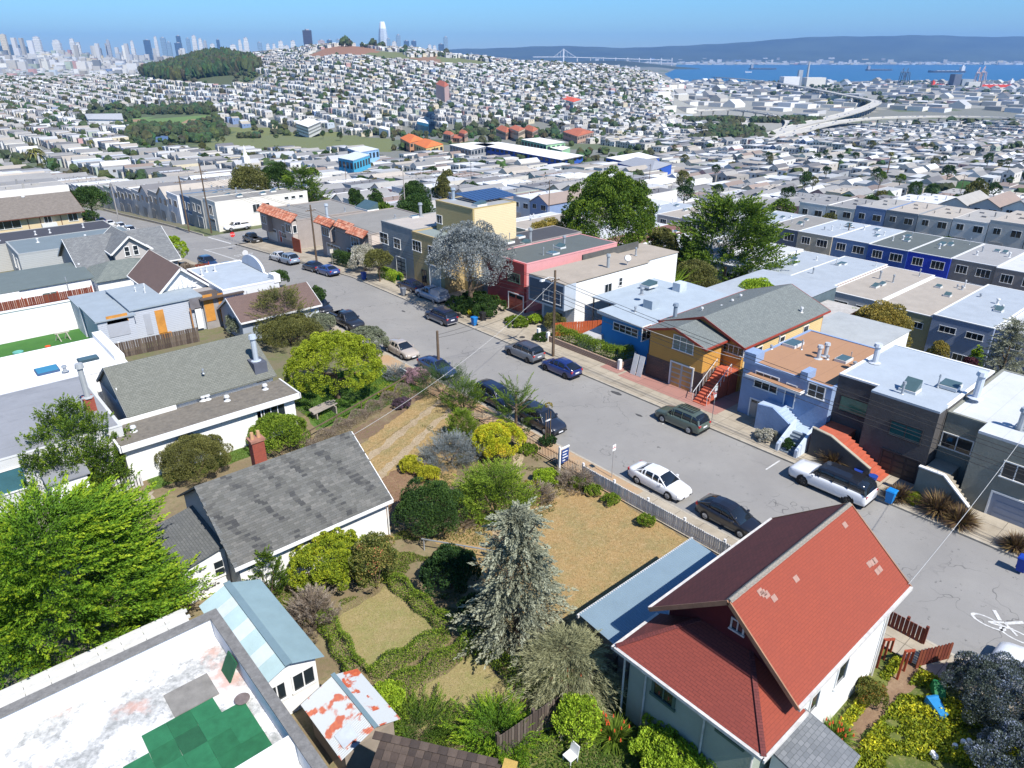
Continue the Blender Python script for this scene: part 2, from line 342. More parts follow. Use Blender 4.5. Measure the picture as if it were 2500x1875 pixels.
def batch(cx,cy,z0,hw,hd,h,th,gab,wc,rc,win=None):
    "boxes: hw half-width along rows (local y), hd half-depth (local x)"
    n=len(cx); c,s=np.cos(th),np.sin(th)
    def P(lx,ly,z): return np.stack([cx+lx*c-ly*s,cy+lx*s+ly*c,z],-1)
    zt=z0+h; zb=z0-3.5
    v=[P(-hd,-hw,zb),P(hd,-hw,zb),P(hd,hw,zb),P(-hd,hw,zb),P(-hd,-hw,zt),P(hd,-hw,zt),P(hd,hw,zt),P(-hd,hw,zt)]
    rz=zt+np.where(gab,hw*.62,.0); v+=[P(-hd,0*hw,rz),P(hd,0*hw,rz)]
    V=np.stack(v,1)
    W=[(0,4,5),(0,5,1),(1,5,6),(1,6,2),(2,6,7),(2,7,3),(3,7,4),(3,4,0)]
    Rr=[(4,8,9),(4,9,5),(8,7,6),(8,6,9)]; Gb=[(4,7,8),(5,9,6)]
    base=(np.arange(n)*10)[:,None,None]
    fw=base+np.array(W)[None,:,::-1]; fr=base+np.array(Rr)[None,:,::-1]; fg=base[gab]+np.array(Gb)[None]
    jj=.92+.16*NR.rand(n,1)
    wc=wc*.86; rc=rc*.82
    cols=[np.repeat(wc*jj,8,0),np.repeat(rc,4,0),np.repeat((wc*jj)[gab],2,0)]; Fs=[fw.reshape(-1,3),fr.reshape(-1,3),fg.reshape(-1,3)]; VV=[V.reshape(-1,3)]
    if win is not None and win.any():
        k=np.where(win)[0]; off=len(VV[0]); 
        for (ly,wz,ww,hh,side) in ((-.5,.68,.17,.13,0),(.45,.68,.2,.13,0),(-.4,.2,.3,.17,0),(.5,.22,.12,.17,0),(-.4,.66,.09,.12,1),(.3,.66,.07,.12,1)):
            hdk=hd[k]; hwk=hw[k]; zc=z0[k]+h[k]*wz; e=.06
            ck=cx[k]; sk=cy[k]; th_=th[k] if np.ndim(th) else th; cc,ss=np.cos(th_),np.sin(th_)
            def Q(lx,ly,z): return np.stack([ck+lx*cc-ly*ss,sk+lx*ss+ly*cc,z],-1)
            if side==0: q=[Q(-hdk-e,hwk*(ly-ww),zc-h[k]*hh),Q(-hdk-e,hwk*(ly+ww),zc-h[k]*hh),Q(-hdk-e,hwk*(ly+ww),zc+h[k]*hh),Q(-hdk-e,hwk*(ly-ww),zc+h[k]*hh)]
            else: q=[Q(hdk*(ly-ww),-hwk-e,zc-h[k]*hh),Q(hdk*(ly+ww),-hwk-e,zc-h[k]*hh),Q(hdk*(ly+ww),-hwk-e,zc+h[k]*hh),Q(hdk*(ly-ww),-hwk-e,zc+h[k]*hh)]
            VV.append(np.stack(q,1).reshape(-1,3)); b4=off+(np.arange(len(k))*4)[:,None,None]; off+=4*len(k)
            Fs.append((b4+np.array([(0,1,2),(0,2,3)])[None]).reshape(-1,3)); cols.append(np.full((2*len(k),3),.045))
    return np.concatenate(VV),np.concatenate(Fs),np.concatenate(cols)
def stuffmesh(name,parts,mat,**k):
    off=0; V=[];F=[];Cc=[]
    for v,f,c in parts: V.append(v); F.append(f+off); Cc.append(c); off+=len(v)
    o=link(name,npmesh(name,np.concatenate(V),np.concatenate(F),mat,col=np.concatenate(Cc)),kind='stuff',**k); return o
SUNI=np.array([SUNV.x,SUNV.y,SUNV.z])
rows=[]
for k in range(0,26): rows+=[(146+80*k,18,-1),(190+80*k,18,1)]
rows+=[(51,18,-1),(109,18,1),(14,17,1)]
for k in range(0,14): rows+=[(-31-80*k,17,-1),(-66-80*k,17,1)]
def regA(x,y,X,Y,px,py):
    near=((y<178)&(x<36))|((y<172)&(x>40)&(x<70))|((y<137)&(x<166))
    near|=((y>128)&(y<150))
    z=inzones(x,y,NOB+[FW])
    return (~near)&(~z)&(Y<1500)&~((Y>1120)&(px<1620))
A=lattice(0,rows,7.7,-700,1700,regA)
A=A[np.argsort(np.hypot(A[:,0],A[:,1]))]
def regB(x,y,X,Y,px,py): return (Y>=1120)&(Y<2900)&(px<1640)&~inzones(x,y,NOB)
rowsB=[]
for k in range(-50,60): rowsB+=[(62*k,14,-1),(62*k+30,14,1)]
B=lattice(math.radians(3),rowsB,8.8,-1500,3200,regB,gap=130,gw=13)
def regC(x,y,X,Y,px,py): return (Y>=1450)&(Y<4400)&(px>=1600)&~inzones(x,y,[FW])
rowsC=[(130*k,46,-1) for k in range(8,60)]
Cc=lattice(0,rowsC,44,-2600,4200,regC,gap=260,gw=30)
def regD(x,y,X,Y,px,py): return (Y>=2900)&(Y<8200)&(px<1560)&(X<.19*Y)&~inzones(x,y,[HILLTOP])
rowsD=[]
for k in range(-40,130): rowsD+=[(70*k,26,-1),(70*k+38,26,1)]
Dd=lattice(math.radians(-38),rowsD,30,-4000,12000,regD,gap=210,gw=26)
def mk(a,th,hr,wr,gabp,lowc=False,win=None,dj=0,wp=WP,rp=RP):
    n=len(a); wc=WALLS[NR.choice(len(WALLS),n,p=wp)]; rc=ROOFS[NR.choice(len(ROOFS),n,p=rp)]
    h=NR.uniform(*hr,n); hw=np.full(n,wr)*NR.uniform(.94,1.0,n); hd=a[:,2]*NR.uniform(.8,1.05,n)
    return batch(a[:,0]+NR.uniform(-dj,dj,n),a[:,1]+NR.uniform(-dj,dj,n),T(a[:,0],a[:,1]),hw,hd,h,np.full(n,th),NR.rand(n)<gabp,wc,rc,win if win is None else np.full(n,win))
NTH=260; AT,AS=A[:NTH],A[NTH:]
keep=NR.rand(len(AS))>.05; AS=AS[keep]
LP=WP.copy(); LP[[0,4,12,13]]*=1.5; LP/=LP.sum()
stuffmesh('distant_houses',[mk(AS,0,(5.6,7.4),3.8,.2,win=True),mk(B[NR.rand(len(B))>.08],math.radians(3),(5.5,9),3.9,.5,win=True,dj=1.2)],VC,label='mass of small houses covering the valley and the hillside',cat='houses')
stuffmesh('distant_warehouses',[mk(Cc[NR.rand(len(Cc))>.2],0,(6,12),19,.1,dj=6,wp=LP)],VC,label='low pale warehouses spread between the freeway and the bay',cat='warehouses')
nD=Dd[NR.rand(len(Dd))>.3]; n=len(nD); Yd=nD[:,0]*SA+nD[:,1]*CA; hh=NR.uniform(8,17,n)*np.where(NR.rand(n)<.06,2.2,1)
wc=WALLS[NR.choice(len(WALLS),n,p=LP)]; stuffmesh('distant_city_blocks',[batch(nD[:,0],nD[:,1],T(nD[:,0],nD[:,1]),NR.uniform(9,14.5,n),NR.uniform(8,14,n),hh,np.full(n,math.radians(-38)),np.zeros(n,bool),wc,ROOFS[NR.choice(len(ROOFS),n,p=RP)])],VC,label='dense pale city blocks below the downtown towers',cat='city blocks')
n=900; Y=NR.uniform(4800,7800,n); pxc=np.where(NR.rand(n)<.6,NR.uniform(200,960,n),NR.uniform(-60,1120,n)); X=(pxc-1250)/FPX*Y*CP; x,y=toW(X,Y); hm=NR.uniform(18,60,n)*np.where(NR.rand(n)<.2,1.9,1)*np.where(Y>6000,1.5,.7)
stuffmesh('midrise_blocks',[batch(x,y,T(x,y),NR.uniform(10,24,n),NR.uniform(10,22,n),hm,np.full(n,-.5),np.zeros(n,bool),WALLS[NR.choice(len(WALLS),n,p=LP)]*NR.uniform(.6,1,(n,1)),ROOFS[NR.choice(len(ROOFS),n,p=RP)])],VC,label='mid-rise blocks packed between the downtown towers',cat='city blocks')
n=520; Y=NR.uniform(4700,6500,n); pxc=NR.uniform(-120,420,n); X=(pxc-1250)/FPX*Y*CP; x,y=toW(X,Y)
stuffmesh('ridge_apartment_blocks',[batch(x,y,T(x,y),NR.uniform(14,34,n),NR.uniform(14,30,n),NR.uniform(20,60,n),np.full(n,-.5),np.zeros(n,bool),WALLS[NR.choice(len(WALLS),n,p=LP)]*NR.uniform(.7,1,(n,1)),ROOFS[NR.choice(len(ROOFS),n,p=RP)])],VC,label='apartment blocks crowding the ridge left of downtown',cat='city blocks')
# far-shore port: pale specks
n=900; X=NR.uniform(1500,9500,n); Y=NR.uniform(13150,13900,n)+NR.rand(n)**3*1500; x,y=toW(X,Y)
zb=-107+np.maximum(0,Y-13600)*.04; stuffmesh('far_shore_port',[batch(x,y,zb,NR.uniform(12,60,n),NR.uniform(12,30,n),NR.uniform(8,30,n)*np.where(NR.rand(n)<.08,2.5,1),np.full(n,.6),np.zeros(n,bool),WALLS[NR.choice(len(WALLS),n,p=LP)],ROOFS[NR.choice(len(ROOFS),n,p=RP)])],VC,label='port buildings strung along the far shore of the bay',cat='port')
# ================================================================ far trees (masses) and hand-placed far things
def ico(sub=1):
    t=(1+5**.5)/2; v=[(-1,t,0),(1,t,0),(-1,-t,0),(1,-t,0),(0,-1,t),(0,1,t),(0,-1,-t),(0,1,-t),(t,0,-1),(t,0,1),(-t,0,-1),(-t,0,1)]
    f=[(0,11,5),(0,5,1),(0,1,7),(0,7,10),(0,10,11),(1,5,9),(5,11,4),(11,10,2),(10,7,6),(7,1,8),(3,9,4),(3,4,2),(3,2,6),(3,6,8),(3,8,9),(4,9,5),(2,4,11),(6,2,10),(8,6,7),(9,8,1)]
    v=[np.array(p)/np.linalg.norm(p) for p in v]
    for _ in range(sub):
        mid={}; nf=[]
        def mp(a,b):
            k=(min(a,b),max(a,b))
            if k not in mid: p=v[a]+v[b]; v.append(p/np.linalg.norm(p)); mid[k]=len(v)-1
            return mid[k]
        for a,b,c in f: x,y,z=mp(a,b),mp(b,c),mp(c,a); nf+=[(a,x,z),(b,y,x),(c,z,y),(x,y,z)]
        f=nf
    return np.array(v),np.array(f)
IV,IF=ico(1)
def lumps(x,y,z,r,hr,cols):
    n=len(x); j=NR.uniform(.62,1.25,(n,len(IV),1)); P=IV[None]*j*np.stack([r,r,hr],-1)[:,None,:]+np.stack([x,y,z],-1)[:,None,:]
    F=IF[None]+(np.arange(n)*len(IV))[:,None,None]; c=np.repeat(cols,len(IF),0)*NR.uniform(.65,1.3,(n*len(IF),1))
    return P.reshape(-1,3),F.reshape(-1,3),c
def treecol(n,k=1.): return np.stack([NR.uniform(.028,.06,n),NR.uniform(.045,.08,n),NR.uniform(.015,.028,n)],1)*k
def scatter(n,fn,zones_only=None):
    "fn(px,py)->keep; sampled evenly on ground between distances"
    return None
def trees_in(n,Y0,Y1,X0f,X1f,cond,rr,hf,nl=2):
    Y=np.sqrt(NR.uniform(Y0**2,Y1**2,n)); X=Y*NR.uniform(X0f,X1f,n); x,y=toW(X,Y); z=T(x,y); px,py=proj(x,y,z); k=cond(x,y,X,Y,px,py,z); x,y,z=x[k],y[k],z[k]
    out=[]
    for i in range(nl):
        r=NR.uniform(rr[0],rr[1],len(x))*(1 if i==0 else .75)
        out.append(lumps(x+i*NR.uniform(-.7,.7,len(x))*r,y+i*NR.uniform(-.7,.7,len(x))*r,z+r*hf*(.75+.3*i),r,r*hf,treecol(len(x))))
    return out
P_tr=[]
clus=lambda x,y,s,k,t: hn(x,y,s,k)>t
P_tr+=trees_in(7000,1100,2900,-.8,.28,lambda x,y,X,Y,px,py,z:(px<1640)&((NR.rand(len(x))<.42)|clus(x,y,140,2.,.75))&~inpoly(px,py,HILLTOP)&~inpoly(px,py,BALL)&~inpoly(px,py,GREEN),(3,7.5),1.0)
P_tr+=trees_in(2600,330,1150,-.85,.85,lambda x,y,X,Y,px,py,z:(NR.rand(len(x))<.4)&~inpoly(px,py,BALL)&~inpoly(px,py,COURT)&~inpoly(px,py,GREEN)&~inzones(x,y,[FW]),(2.2,5),1.0)
P_tr+=trees_in(9000,900,1900,-.75,.1,lambda x,y,X,Y,px,py,z:inpoly(px,py,PARK)&~inpoly(px,py,[(300,280),(530,280),(530,310),(300,312)])&~inpoly(px,py,COURT)&~inpoly(px,py,[(205,270),(305,268),(310,300),(210,305)]),(2.5,7),1.15)
P_tr+=trees_in(1500,1000,1800,-.5,.0,lambda x,y,X,Y,px,py,z:inpoly(px,py,GREEN)&(clus(x,y,60,2.,.65)),(3,6),.9)
P_tr+=trees_in(1400,2900,5200,-.8,.1,lambda x,y,X,Y,px,py,z:(px<1400)&(clus(x,y,260,4.,.35)),(8,18),.7)
P_tr+=trees_in(2500,1000,1500,.22,.6,lambda x,y,X,Y,px,py,z:(clus(x,y,45,2.,.1))&(NR.rand(len(x))<.7)&inpoly(px,py,[(1600,345),(1640,262),(1760,250),(1880,285),(1990,262),(2080,240),(2110,262),(2060,285),(1900,330),(1850,350)])&~inpoly(px,py,[(1760,338),(1800,325),(1835,310),(1830,285),(1795,285),(1815,300),(1790,320)]),(4,8),1.)
P_tr+=trees_in(2600,1250,4300,.25,.85,lambda x,y,X,Y,px,py,z:(px>1640)&clus(x,y,170,4.,.45)&~inpoly(px,py,[(1700,255),(2150,262),(2500,270),(2500,300),(2100,305),(1900,335),(1740,345)]),(5,10),.8)
stuffmesh('distant_trees',[p for p in P_tr if len(p[0])],vcol('far_foliage',.9,.1),label='dark trees scattered between the far houses',cat='trees')
GR=trees_in(9000,1900,2600,-.6,-.15,lambda x,y,X,Y,px,py,z:inpoly(px,py,GROVE),(5,12),1.9,3)
stuffmesh('hilltop_grove',GR,vcol('far_foliage',.9,.1),label='dark grove of tall trees crowning the low hill before downtown',cat='grove')
def gpos(px,Y,z=-40):
    X=(px-1250)/FPX*(Y*CP+(H-z)*SP); return toW(X,Y)
def pxm(w,Y): return w/FPX*(Y*CP+60*SP)
# lone trees on the hill top, tall palms and dark clumps
tv=MC['far_foliage']
for i,(px,py,w,lab) in enumerate([(835,120,12,'dark tree on the bare top of the hill, leftmost'),(855,116,14,'round dark tree on the hilltop beside the tallest tower'),(912,112,20,'wide clump of dark trees on the highest point of the hill'),(933,130,16,'dark tree just below the hilltop clump'),(885,133,10,'small lone tree on the red earth slope'),(990,146,12,'dark tree on the grassy saddle of the hill'),(1090,158,16,'dark tree at the foot of the second bare patch'),(845,135,22,'broad dark tree on the slope under the red earth')]):
    Y=2420; x,y=gpos(px,Y,50); z=tz(x,y); r=pxm(w,Y)/2
    ps=[lumps(np.array([x+r*a]),np.array([y+r*b_]),np.array([z+r*1.1+c_*r]),np.array([r*.7]),np.array([r*.8]),treecol(1)) for a,b_,c_ in ((0,0,.3),(.5,.2,0),(-.6,.1,-.1))]
    t=thing('hilltop_tree',lab,'tree',(x,y,z),group='trees on the bare hilltop')
    V=np.concatenate([p[0] for p in ps])-np.array([x,y,z]); Fq=np.concatenate([p[1]+len(IV)*j for j,p in enumerate(ps)]); link('crown',npmesh('crown',V,Fq,tv,col=np.concatenate([p[2] for p in ps])),t)
    MB().cyl((x,y,z-1),(x,y,z+r),r*.12,n=6).build('trunk',M((.09,.07,.05)),t)
# ---- downtown towers
TW=[(15,84,14,'b','cream tower at the far left end of the skyline'),(95,90,18,'w','broad pale apartment slab on the ridge left of downtown'),(142,98,20,'w','wide low white block on the left ridge'),(180,95,12,'w','slim white tower of the pair on the left ridge'),(193,105,10,'w','shorter white tower of the pair on the left ridge'),(267,98,9,'g','grey tower alone between the ridge and downtown'),(325,100,8,'w','small white tower left of the dark blue group'),(362,98,16,'n','dark blue office block at the left of downtown'),(384,90,8,'w','slim white tower rising behind the dark blue blocks'),(402,92,13,'s','tall blue-grey slab in the left downtown group'),(414,103,11,'s','pale blue slab leaning against the taller blue-grey slab'),(440,88,11,'n','dark tower with bright edge in the left downtown group'),(437,105,18,'n','squat dark blue block in front of the left downtown group'),(462,94,10,'s','blue tower right of the bright edged tower'),(478,88,12,'w','white tower with stepped top, tallest of the left cluster'),(492,95,10,'w','white tower right of the stepped one'),(503,100,9,'g','grey tower at the right of the left cluster'),(535,97,8,'n','slim blue tower between two clusters'),(588,98,9,'w','pale tower with rounded top'),(603,93,13,'w','broad white tower left of the gap in the skyline'),(635,104,12,'s','blue glass block in the middle of the skyline'),(655,108,10,'w','low pale tower right of the blue glass block'),(670,108,9,'w','small pale tower beside the trees'),(687,101,14,'w','white striped tower left of the big dark tower'),(717,100,14,'w','second white tower left of the big dark tower'),(754,74,24,'d','massive dark brown bank tower standing above all its neighbours'),(786,99,18,'p','pinkish grey tower right of the big dark tower'),(806,98,15,'n','blue tower just left of the hilltop'),(828,97,14,'s','light blue tower showing behind the hill'),(855,97,10,'g','grey tower peeking over the hilltop'),(950,95,10,'s','blue tower tucked beside the tallest tower'),(963,102,14,'w','white tower right of the tallest tower'),(974,86,12,'s','tall blue glass tower with slanted top'),(993,100,14,'n','dark blue tower, left one of the matching two'),(1011,100,13,'n','dark blue tower, right one of the matching two'),(1005,112,10,'w','short white tower between the matching blue two'),(1049,110,11,'w','white ribbed tower, left one of the hillside two'),(1061,112,11,'w','white ribbed tower, right one of the hillside two'),(1077,108,14,'n','dark glass block beside the tall white-tipped tower'),(1089,91,11,'s','tall tower with a white tip at the right end of downtown'),(1105,132,9,'w','tiny pale tower right of the white-tipped tower'),(1150,130,8,'s','lone blue tower at the foot of the hill crest'),(700,112,16,'w','low pale block between the two white towers'),(570,110,18,'w','wide pale block low in the skyline'),(520,108,14,'w','pale block right of the left cluster')]
TC={'b':(.62,.55,.42),'w':(.62,.62,.60),'g':(.38,.40,.42),'n':(.07,.12,.2),'s':(.22,.32,.42),'d':(.06,.055,.07),'p':(.42,.36,.36)}
def towermat(c):
    k=('T',c)
    if k in MC: return MC[k]
    m,n,b=nodes('tower_facade'); tc=N(n,'ShaderNodeTexCoord').outputs['UV']; br=N(n,'ShaderNodeTexBrick',offset=0); n.links.new(tc,br.inputs[0])
    br.inputs['Scale'].default_value=1; br.inputs['Brick Width'].default_value=9; br.inputs['Row Height'].default_value=13; br.inputs['Mortar Size'].default_value=2.4; br.inputs['Color1'].default_value=(*mul(c,.45),1); br.inputs['Color2'].default_value=(*mul(c,.6),1); br.inputs['Mortar'].default_value=(*c,1)
    n.links.new(br.outputs[0],b.inputs[0]); b.inputs['Roughness'].default_value=.4; MC[k]=m; return m
for px,yt,wp,k,lab in TW:
    Y=6600+R.uniform(-250,500); x,y=gpos(px,Y,80); z0=tz(x,y)-4; zt=topz(x,y,yt); w2=pxm(wp,Y)/2*.86; t=thing('skyscraper',lab,'tower',(x,y,z0),group='downtown towers'); b=MB(); c,s=math.cos(-.5),math.sin(-.5)
    def ring(sc,z): return [(x+(a*c-b_*s)*w2*sc,y+(a*s+b_*c)*w2*sc,z) for a,b_ in ((-1,-.75),(1,-.75),(1,.75),(-1,.75))]
    hh=zt-z0; tp={'w':.8,'g':.85}.get(k,1)
    b.loft([ring(1,z0),ring(1,z0+hh*.88),ring(tp,z0+hh*.885),ring(tp,zt)]); b.build('facade',towermat(TC[k]),t)
    MB().box(x-w2*.4,y-w2*.3,zt,x+w2*.4,y+w2*.3,zt+hh*.03).build('penthouse',M((.4,.4,.42)),t)
Y=6900; x,y=gpos(936,Y,150); z0=tz(x,y); zt=topz(x,y,53); t=thing('skyscraper','tallest tower, white and tapered with a rounded open crown','tower',(x,y,z0),group='downtown towers'); b=MB(); w2=pxm(26,Y)/2
def oct_(r,z): return [(x+r*math.cos(a),y+r*math.sin(a),z) for a in [math.pi/8+k*math.pi/4 for k in range(8)]]
hh=zt-z0; b.loft([oct_(w2*s_,z0+hh*f) for f,s_ in ((0,1.05),(.3,1.02),(.5,.96),(.68,.86),(.82,.72),(.86,.66))]); b.build('shaft',towermat((.5,.56,.62)),t)
b=MB(); b.loft([oct_(w2*s_,z0+hh*f) for f,s_ in ((.86,.66),(.93,.56),(.98,.46),(1,.38))]); b.build('crown_screen',M((.8,.82,.84)),t)
# ---- bridge on the bay
Y=9300; x,y=gpos(1375,Y,-40); zt=topz(x,y,119); zd=topz(x,y,139)
t=thing('bay_bridge','white single-mast suspension bridge with its long low causeway','bridge',(x,y,-107)); b=MB(); x2,y2=gpos(1640,Y+1500,-40); x3,y3=gpos(1300,Y-200,-40)
b.bar((x,y,-107),(x,y,zt),14,14); b.build('mast',M((.8,.8,.8)),t)
b=MB(); b.bar((x3,y3,zd),(x,y,zd),22,6); b.bar((x,y,zd),(x2,y2,topz(x2,y2,147)),22,6)
for k in range(10): f=k/9; b.box(x+(x2-x)*f-5,y+(y2-y)*f-5,-107,x+(x2-x)*f+5,y+(y2-y)*f+5,zd-4-f*10)
b.build('deck',M((.7,.7,.7)),t); b=MB()
for (ax,ay) in (gpos(1352,Y,-40),gpos(1405,Y,-40)):
    b.bar((x,y,zt-4),(ax,ay,zd),4)
    for f in (.3,.6): b.bar((x+(ax-x)*f,y+(ay-y)*f,zt+(zd-zt)*f),(x+(ax-x)*f,y+(ay-y)*f,zd),2)
b.build('cable',M((.75,.75,.75)),t)
# ---- freeways on piers
conc=M((.50,.48,.43),.8,.25,.05,0); pier=M((.40,.38,.34)); rail=M((.56,.54,.49))
def freeway(label,pts,w,z0=-82,z1=-82,step=34):
    P=[]
    for i,(px,py) in enumerate(pts):
        z=z0+(z1-z0)*i/(len(pts)-1); x,y=at(px,py,z); P.append(Vector((x,y,z)))
    Q=[]
    for i in range(len(P)-1):
        a,b_,c,d=P[max(i-1,0)],P[i],P[i+1],P[min(i+2,len(P)-1)]
        for k in range(8):
            t=k/8; Q.append(.5*((2*b_)+(c-a)*t+(2*a-5*b_+4*c-d)*t*t+(3*b_-a-3*c+d)*t**3))
    Q.append(P[-1]); t=thing('elevated_freeway',label,'freeway',tuple(Q[0]),group='freeway viaducts'); b=MB(); b2=MB(); b3=MB(); rings=[];rl=[];rr=[]
    acc=0
    for i,q in enumerate(Q):
        d=(Q[min(i+1,len(Q)-1)]-Q[max(i-1,0)]); d.z=0; d.normalize(); n=Vector((-d.y,d.x,0))*w/2
        rings.append([q-n,q+n,q+n-Vector((0,0,1.6)),q-n-Vector((0,0,1.6))])
        for s_,L in ((1,rl),(-1,rr)): e=n*s_*.985; o=n*s_*.025; L.append([q+e-o,q+e+o,q+e+o+Vector((0,0,1.1)),q+e-o+Vector((0,0,1.1))])
        if i: acc+=(q-Q[i-1]).length
        if acc>step:
            acc=0; g=tz(q.x,q.y)-3
            if q.z-g>3: b3=MB(); b3.cyl((q.x,q.y,g),(q.x,q.y,q.z-2.6),1.3,n=7); b3.bar(q-n*.8-Vector((0,0,2.2)),q+n*.8-Vector((0,0,2.2)),2,1.4); b3.build('pier',pier,t)
    b.loft(rings); b.build('deck',conc,t); b2.loft(rl); b2.build('parapet',rail,t); b2=MB(); b2.loft(rr); b2.build('parapet',rail,t)
    # cars as one joined part
    b=MB(); L=0
    for i in range(2,len(Q)-1):
        if R.random()<.5:
            d=(Q[i]-Q[i-1]).normalized(); n=Vector((-d.y,d.x,0)); q=Q[i]+n*w*R.choice((-.33,-.15,.15,.33)); b.bar(q-d*2.2+Vector((0,0,.8)),q+d*2.2+Vector((0,0,.8)),1.9,1.4)
    if b.v: b.build('traffic',M((.35,.36,.4),.4),t,kind='stuff')
freeway('long curved viaduct sweeping in from the right edge, nearest of the freeways',[(1895,341),(1960,318),(2040,299),(2130,289),(2260,285),(2400,286),(2560,292)],21,-80,-78)
freeway('viaduct climbing left to right above the nearest freeway, then bending away',[(1880,331),(1950,306),(2030,287),(2100,268),(2140,250),(2125,243)],24,-80,-78)
freeway('distant dark viaduct running back toward the bay chimney',[(2125,243),(2060,231),(2000,219),(1940,209),(1880,200),(1800,192),(1740,188)],22,-78,-84)
freeway('ramp looping behind the trees to join the freeways',[(1905,322),(1925,307),(1922,293),(1890,281),(1830,272),(1770,268),(1700,270)],14,-82,-80)
freeway('low curved freeway bend among trees left of the viaducts',[(1760,338),(1800,325),(1825,310),(1822,298),(1795,288)],22,-86,-86)
# ---- landmark buildings given by their roof corners
def lm(label,cat,cs,zr,h,wall,roof,hip=0,name='building',win=0,wz=.55,wcol=(.03,.045,.06),ov=.5,group=None,bands=1):
    P=[at(*c,zr) for c in cs]; cx=sum(p[0] for p in P)/len(P); cy=sum(p[1] for p in P)/len(P)
    t=thing(name,label,cat,(cx,cy,zr-h),group=group); b=MB(); n=len(P)
    for i in range(n):
        a,c=P[i],P[(i+1)%n]; b.q((a[0],a[1],zr-h-2),(c[0],c[1],zr-h-2),(c[0],c[1],zr),(a[0],a[1],zr))
    b.build('wall',wall,t); b=MB()
    E=[(cx+(p[0]-cx)*(1+ov/20),cy+(p[1]-cy)*(1+ov/20),zr+.05) for p in P]
    if hip:
        a=Vector(E[0])+Vector(E[3]); c=Vector(E[1])+Vector(E[2]); m0=a*.5;m1=c*.5; r0=m0.lerp(m1,.22);r1=m1.lerp(m0,.22); r0.z=r1.z=zr+hip
        b.q(E[0],E[1],r1,r0); b.q(E[1],E[2],r1); b.q(E[2],E[3],r0,r1); b.q(E[3],E[0],r0)
    else: b.q(*E); b.q(*[(e[0],e[1],e[2]-.5) for e in reversed(E)])
    b.build('roof',roof,t)
    if win:
        g=M(wcol,.15,.1,1,0)
        for i in range(n):
            a,c=Vector((*P[i],0)),Vector((*P[(i+1)%n],0)); L=(c-a).length; d=(c-a)/L; nn=Vector((d.y,-d.x,0))*.15
            if ((a+c)/2+nn-Vector((cx,cy,0))).length<((a+c)/2-Vector((cx,cy,0))).length: nn=-nn
            if nn.dot(Vector((SA,CA,0)))>.12: continue
            k=max(2,int(L/win))
            for bd in range(bands):
                z0=zr-h*(1-(bd+.35)/bands); z1=zr-h*(1-(bd+.8)/bands)
                for j in range(k):
                    p=a+d*L*(j+.2)/k+nn; q=a+d*L*(j+.8)/k+nn; MB().q((p.x,p.y,z0),(q.x,q.y,z0),(q.x,q.y,z1),(p.x,p.y,z1)).build('window',g,t)
    return t
wht=M((.74,.73,.70),.8,.1,.2,0); gr=M((.34,.35,.36),.8,.2,.2,0); rt_=M((.42,.13,.07),.85,.3,.3,0); tan=M((.48,.33,.25),.85,.2,.2,0); blu=M((.03,.10,.42),.7,.15,.3,0); cyn=M((.08,.42,.62),.7,.15,.3,0)
lm('very long white-roofed school wing with a blue window band','school',[(1157,352),(1369,390),(1423,379),(1219,347)],-45,9,blu,wht,name='school_building',win=7,bands=2)
lm('low grey school block left of the long blue wing','school',[(1098,353),(1150,366),(1210,352),(1157,347)],-45,7,gr,wht,name='school_building',win=6)
lm('pale green school hall behind the long blue wing','school',[(1273,340),(1334,353),(1380,347),(1318,336)],-43,9,M((.30,.52,.30),.8,.1,.2,0),wht,name='school_building',win=6,bands=1)
lm('lower green annex on the right end of the green hall','school',[(1334,358),(1372,367),(1392,360),(1362,353)],-46,6,M((.30,.52,.30),.8,.1,.2,0),wht,name='school_building')
lm('blue sided gymnasium with a broad grey metal roof','gymnasium',[(1508,398),(1590,418),(1640,400),(1560,385)],-36,7,blu,M((.30,.31,.33),.5,.1,.2,0),name='gymnasium',hip=3)
lm('blue school block with white roof above the gymnasium','school',[(1480,385),(1520,393),(1610,385),(1560,372)],-42,8,blu,wht,name='school_building',win=7)
lm('yellow-walled building with bright orange tiled roofs','building',[(1010,350),(1040,362),(1082,352),(1050,341)],-52,10,M((.68,.48,.2),.8,.1,.2,0),M((.62,.17,.05),.8,.2,.3,0),hip=4,win=8)
lm('orange-roofed building left of the yellow-walled one','building',[(977,337),(1000,349),(1035,340),(1010,329)],-52,13,M((.55,.30,.18),.8,.1,.2,0),M((.62,.17,.05),.8,.2,.3,0),hip=4,win=8,bands=2)
for i,(cs,lab) in enumerate([([(1082,326),(1100,330),(1108,326),(1090,322)],'left brick tower with red pyramid roof of the arcaded school'),([(1120,323),(1134,327),(1142,323),(1128,319)],'right brick tower with red pyramid roof of the arcaded school')]):
    lm(lab,'tower',cs,-56,16,tan,rt_,hip=3,name='brick_tower',win=5,bands=2)
lm('brick arcade block between the two red-roofed towers','school',[(1095,335),(1122,338),(1138,331),(1110,328)],-60,12,tan,rt_,name='brick_school',win=4,bands=2)
lm('long brick school with red hipped roofs and a domed centre','school',[(1211,314),(1235,324),(1252,317),(1228,308)],-58,14,tan,rt_,hip=4,name='brick_school',win=5,bands=2)
lm('right brick wing of the long red-roofed school','school',[(1278,314),(1300,322),(1314,315),(1292,308)],-58,14,tan,rt_,hip=4,name='brick_school',win=5,bands=2)
lm('tall cream centre block of the long red-roofed school','school',[(1243,312),(1266,321),(1282,314),(1258,305)],-54,17,M((.58,.46,.33),.8,.1,.2,0),rt_,hip=2,name='brick_school',win=5,bands=2)
lm('third brick school building with small red towers','school',[(1375,321),(1410,333),(1450,322),(1415,312)],-60,13,tan,rt_,hip=3,name='brick_school',win=6,bands=2)
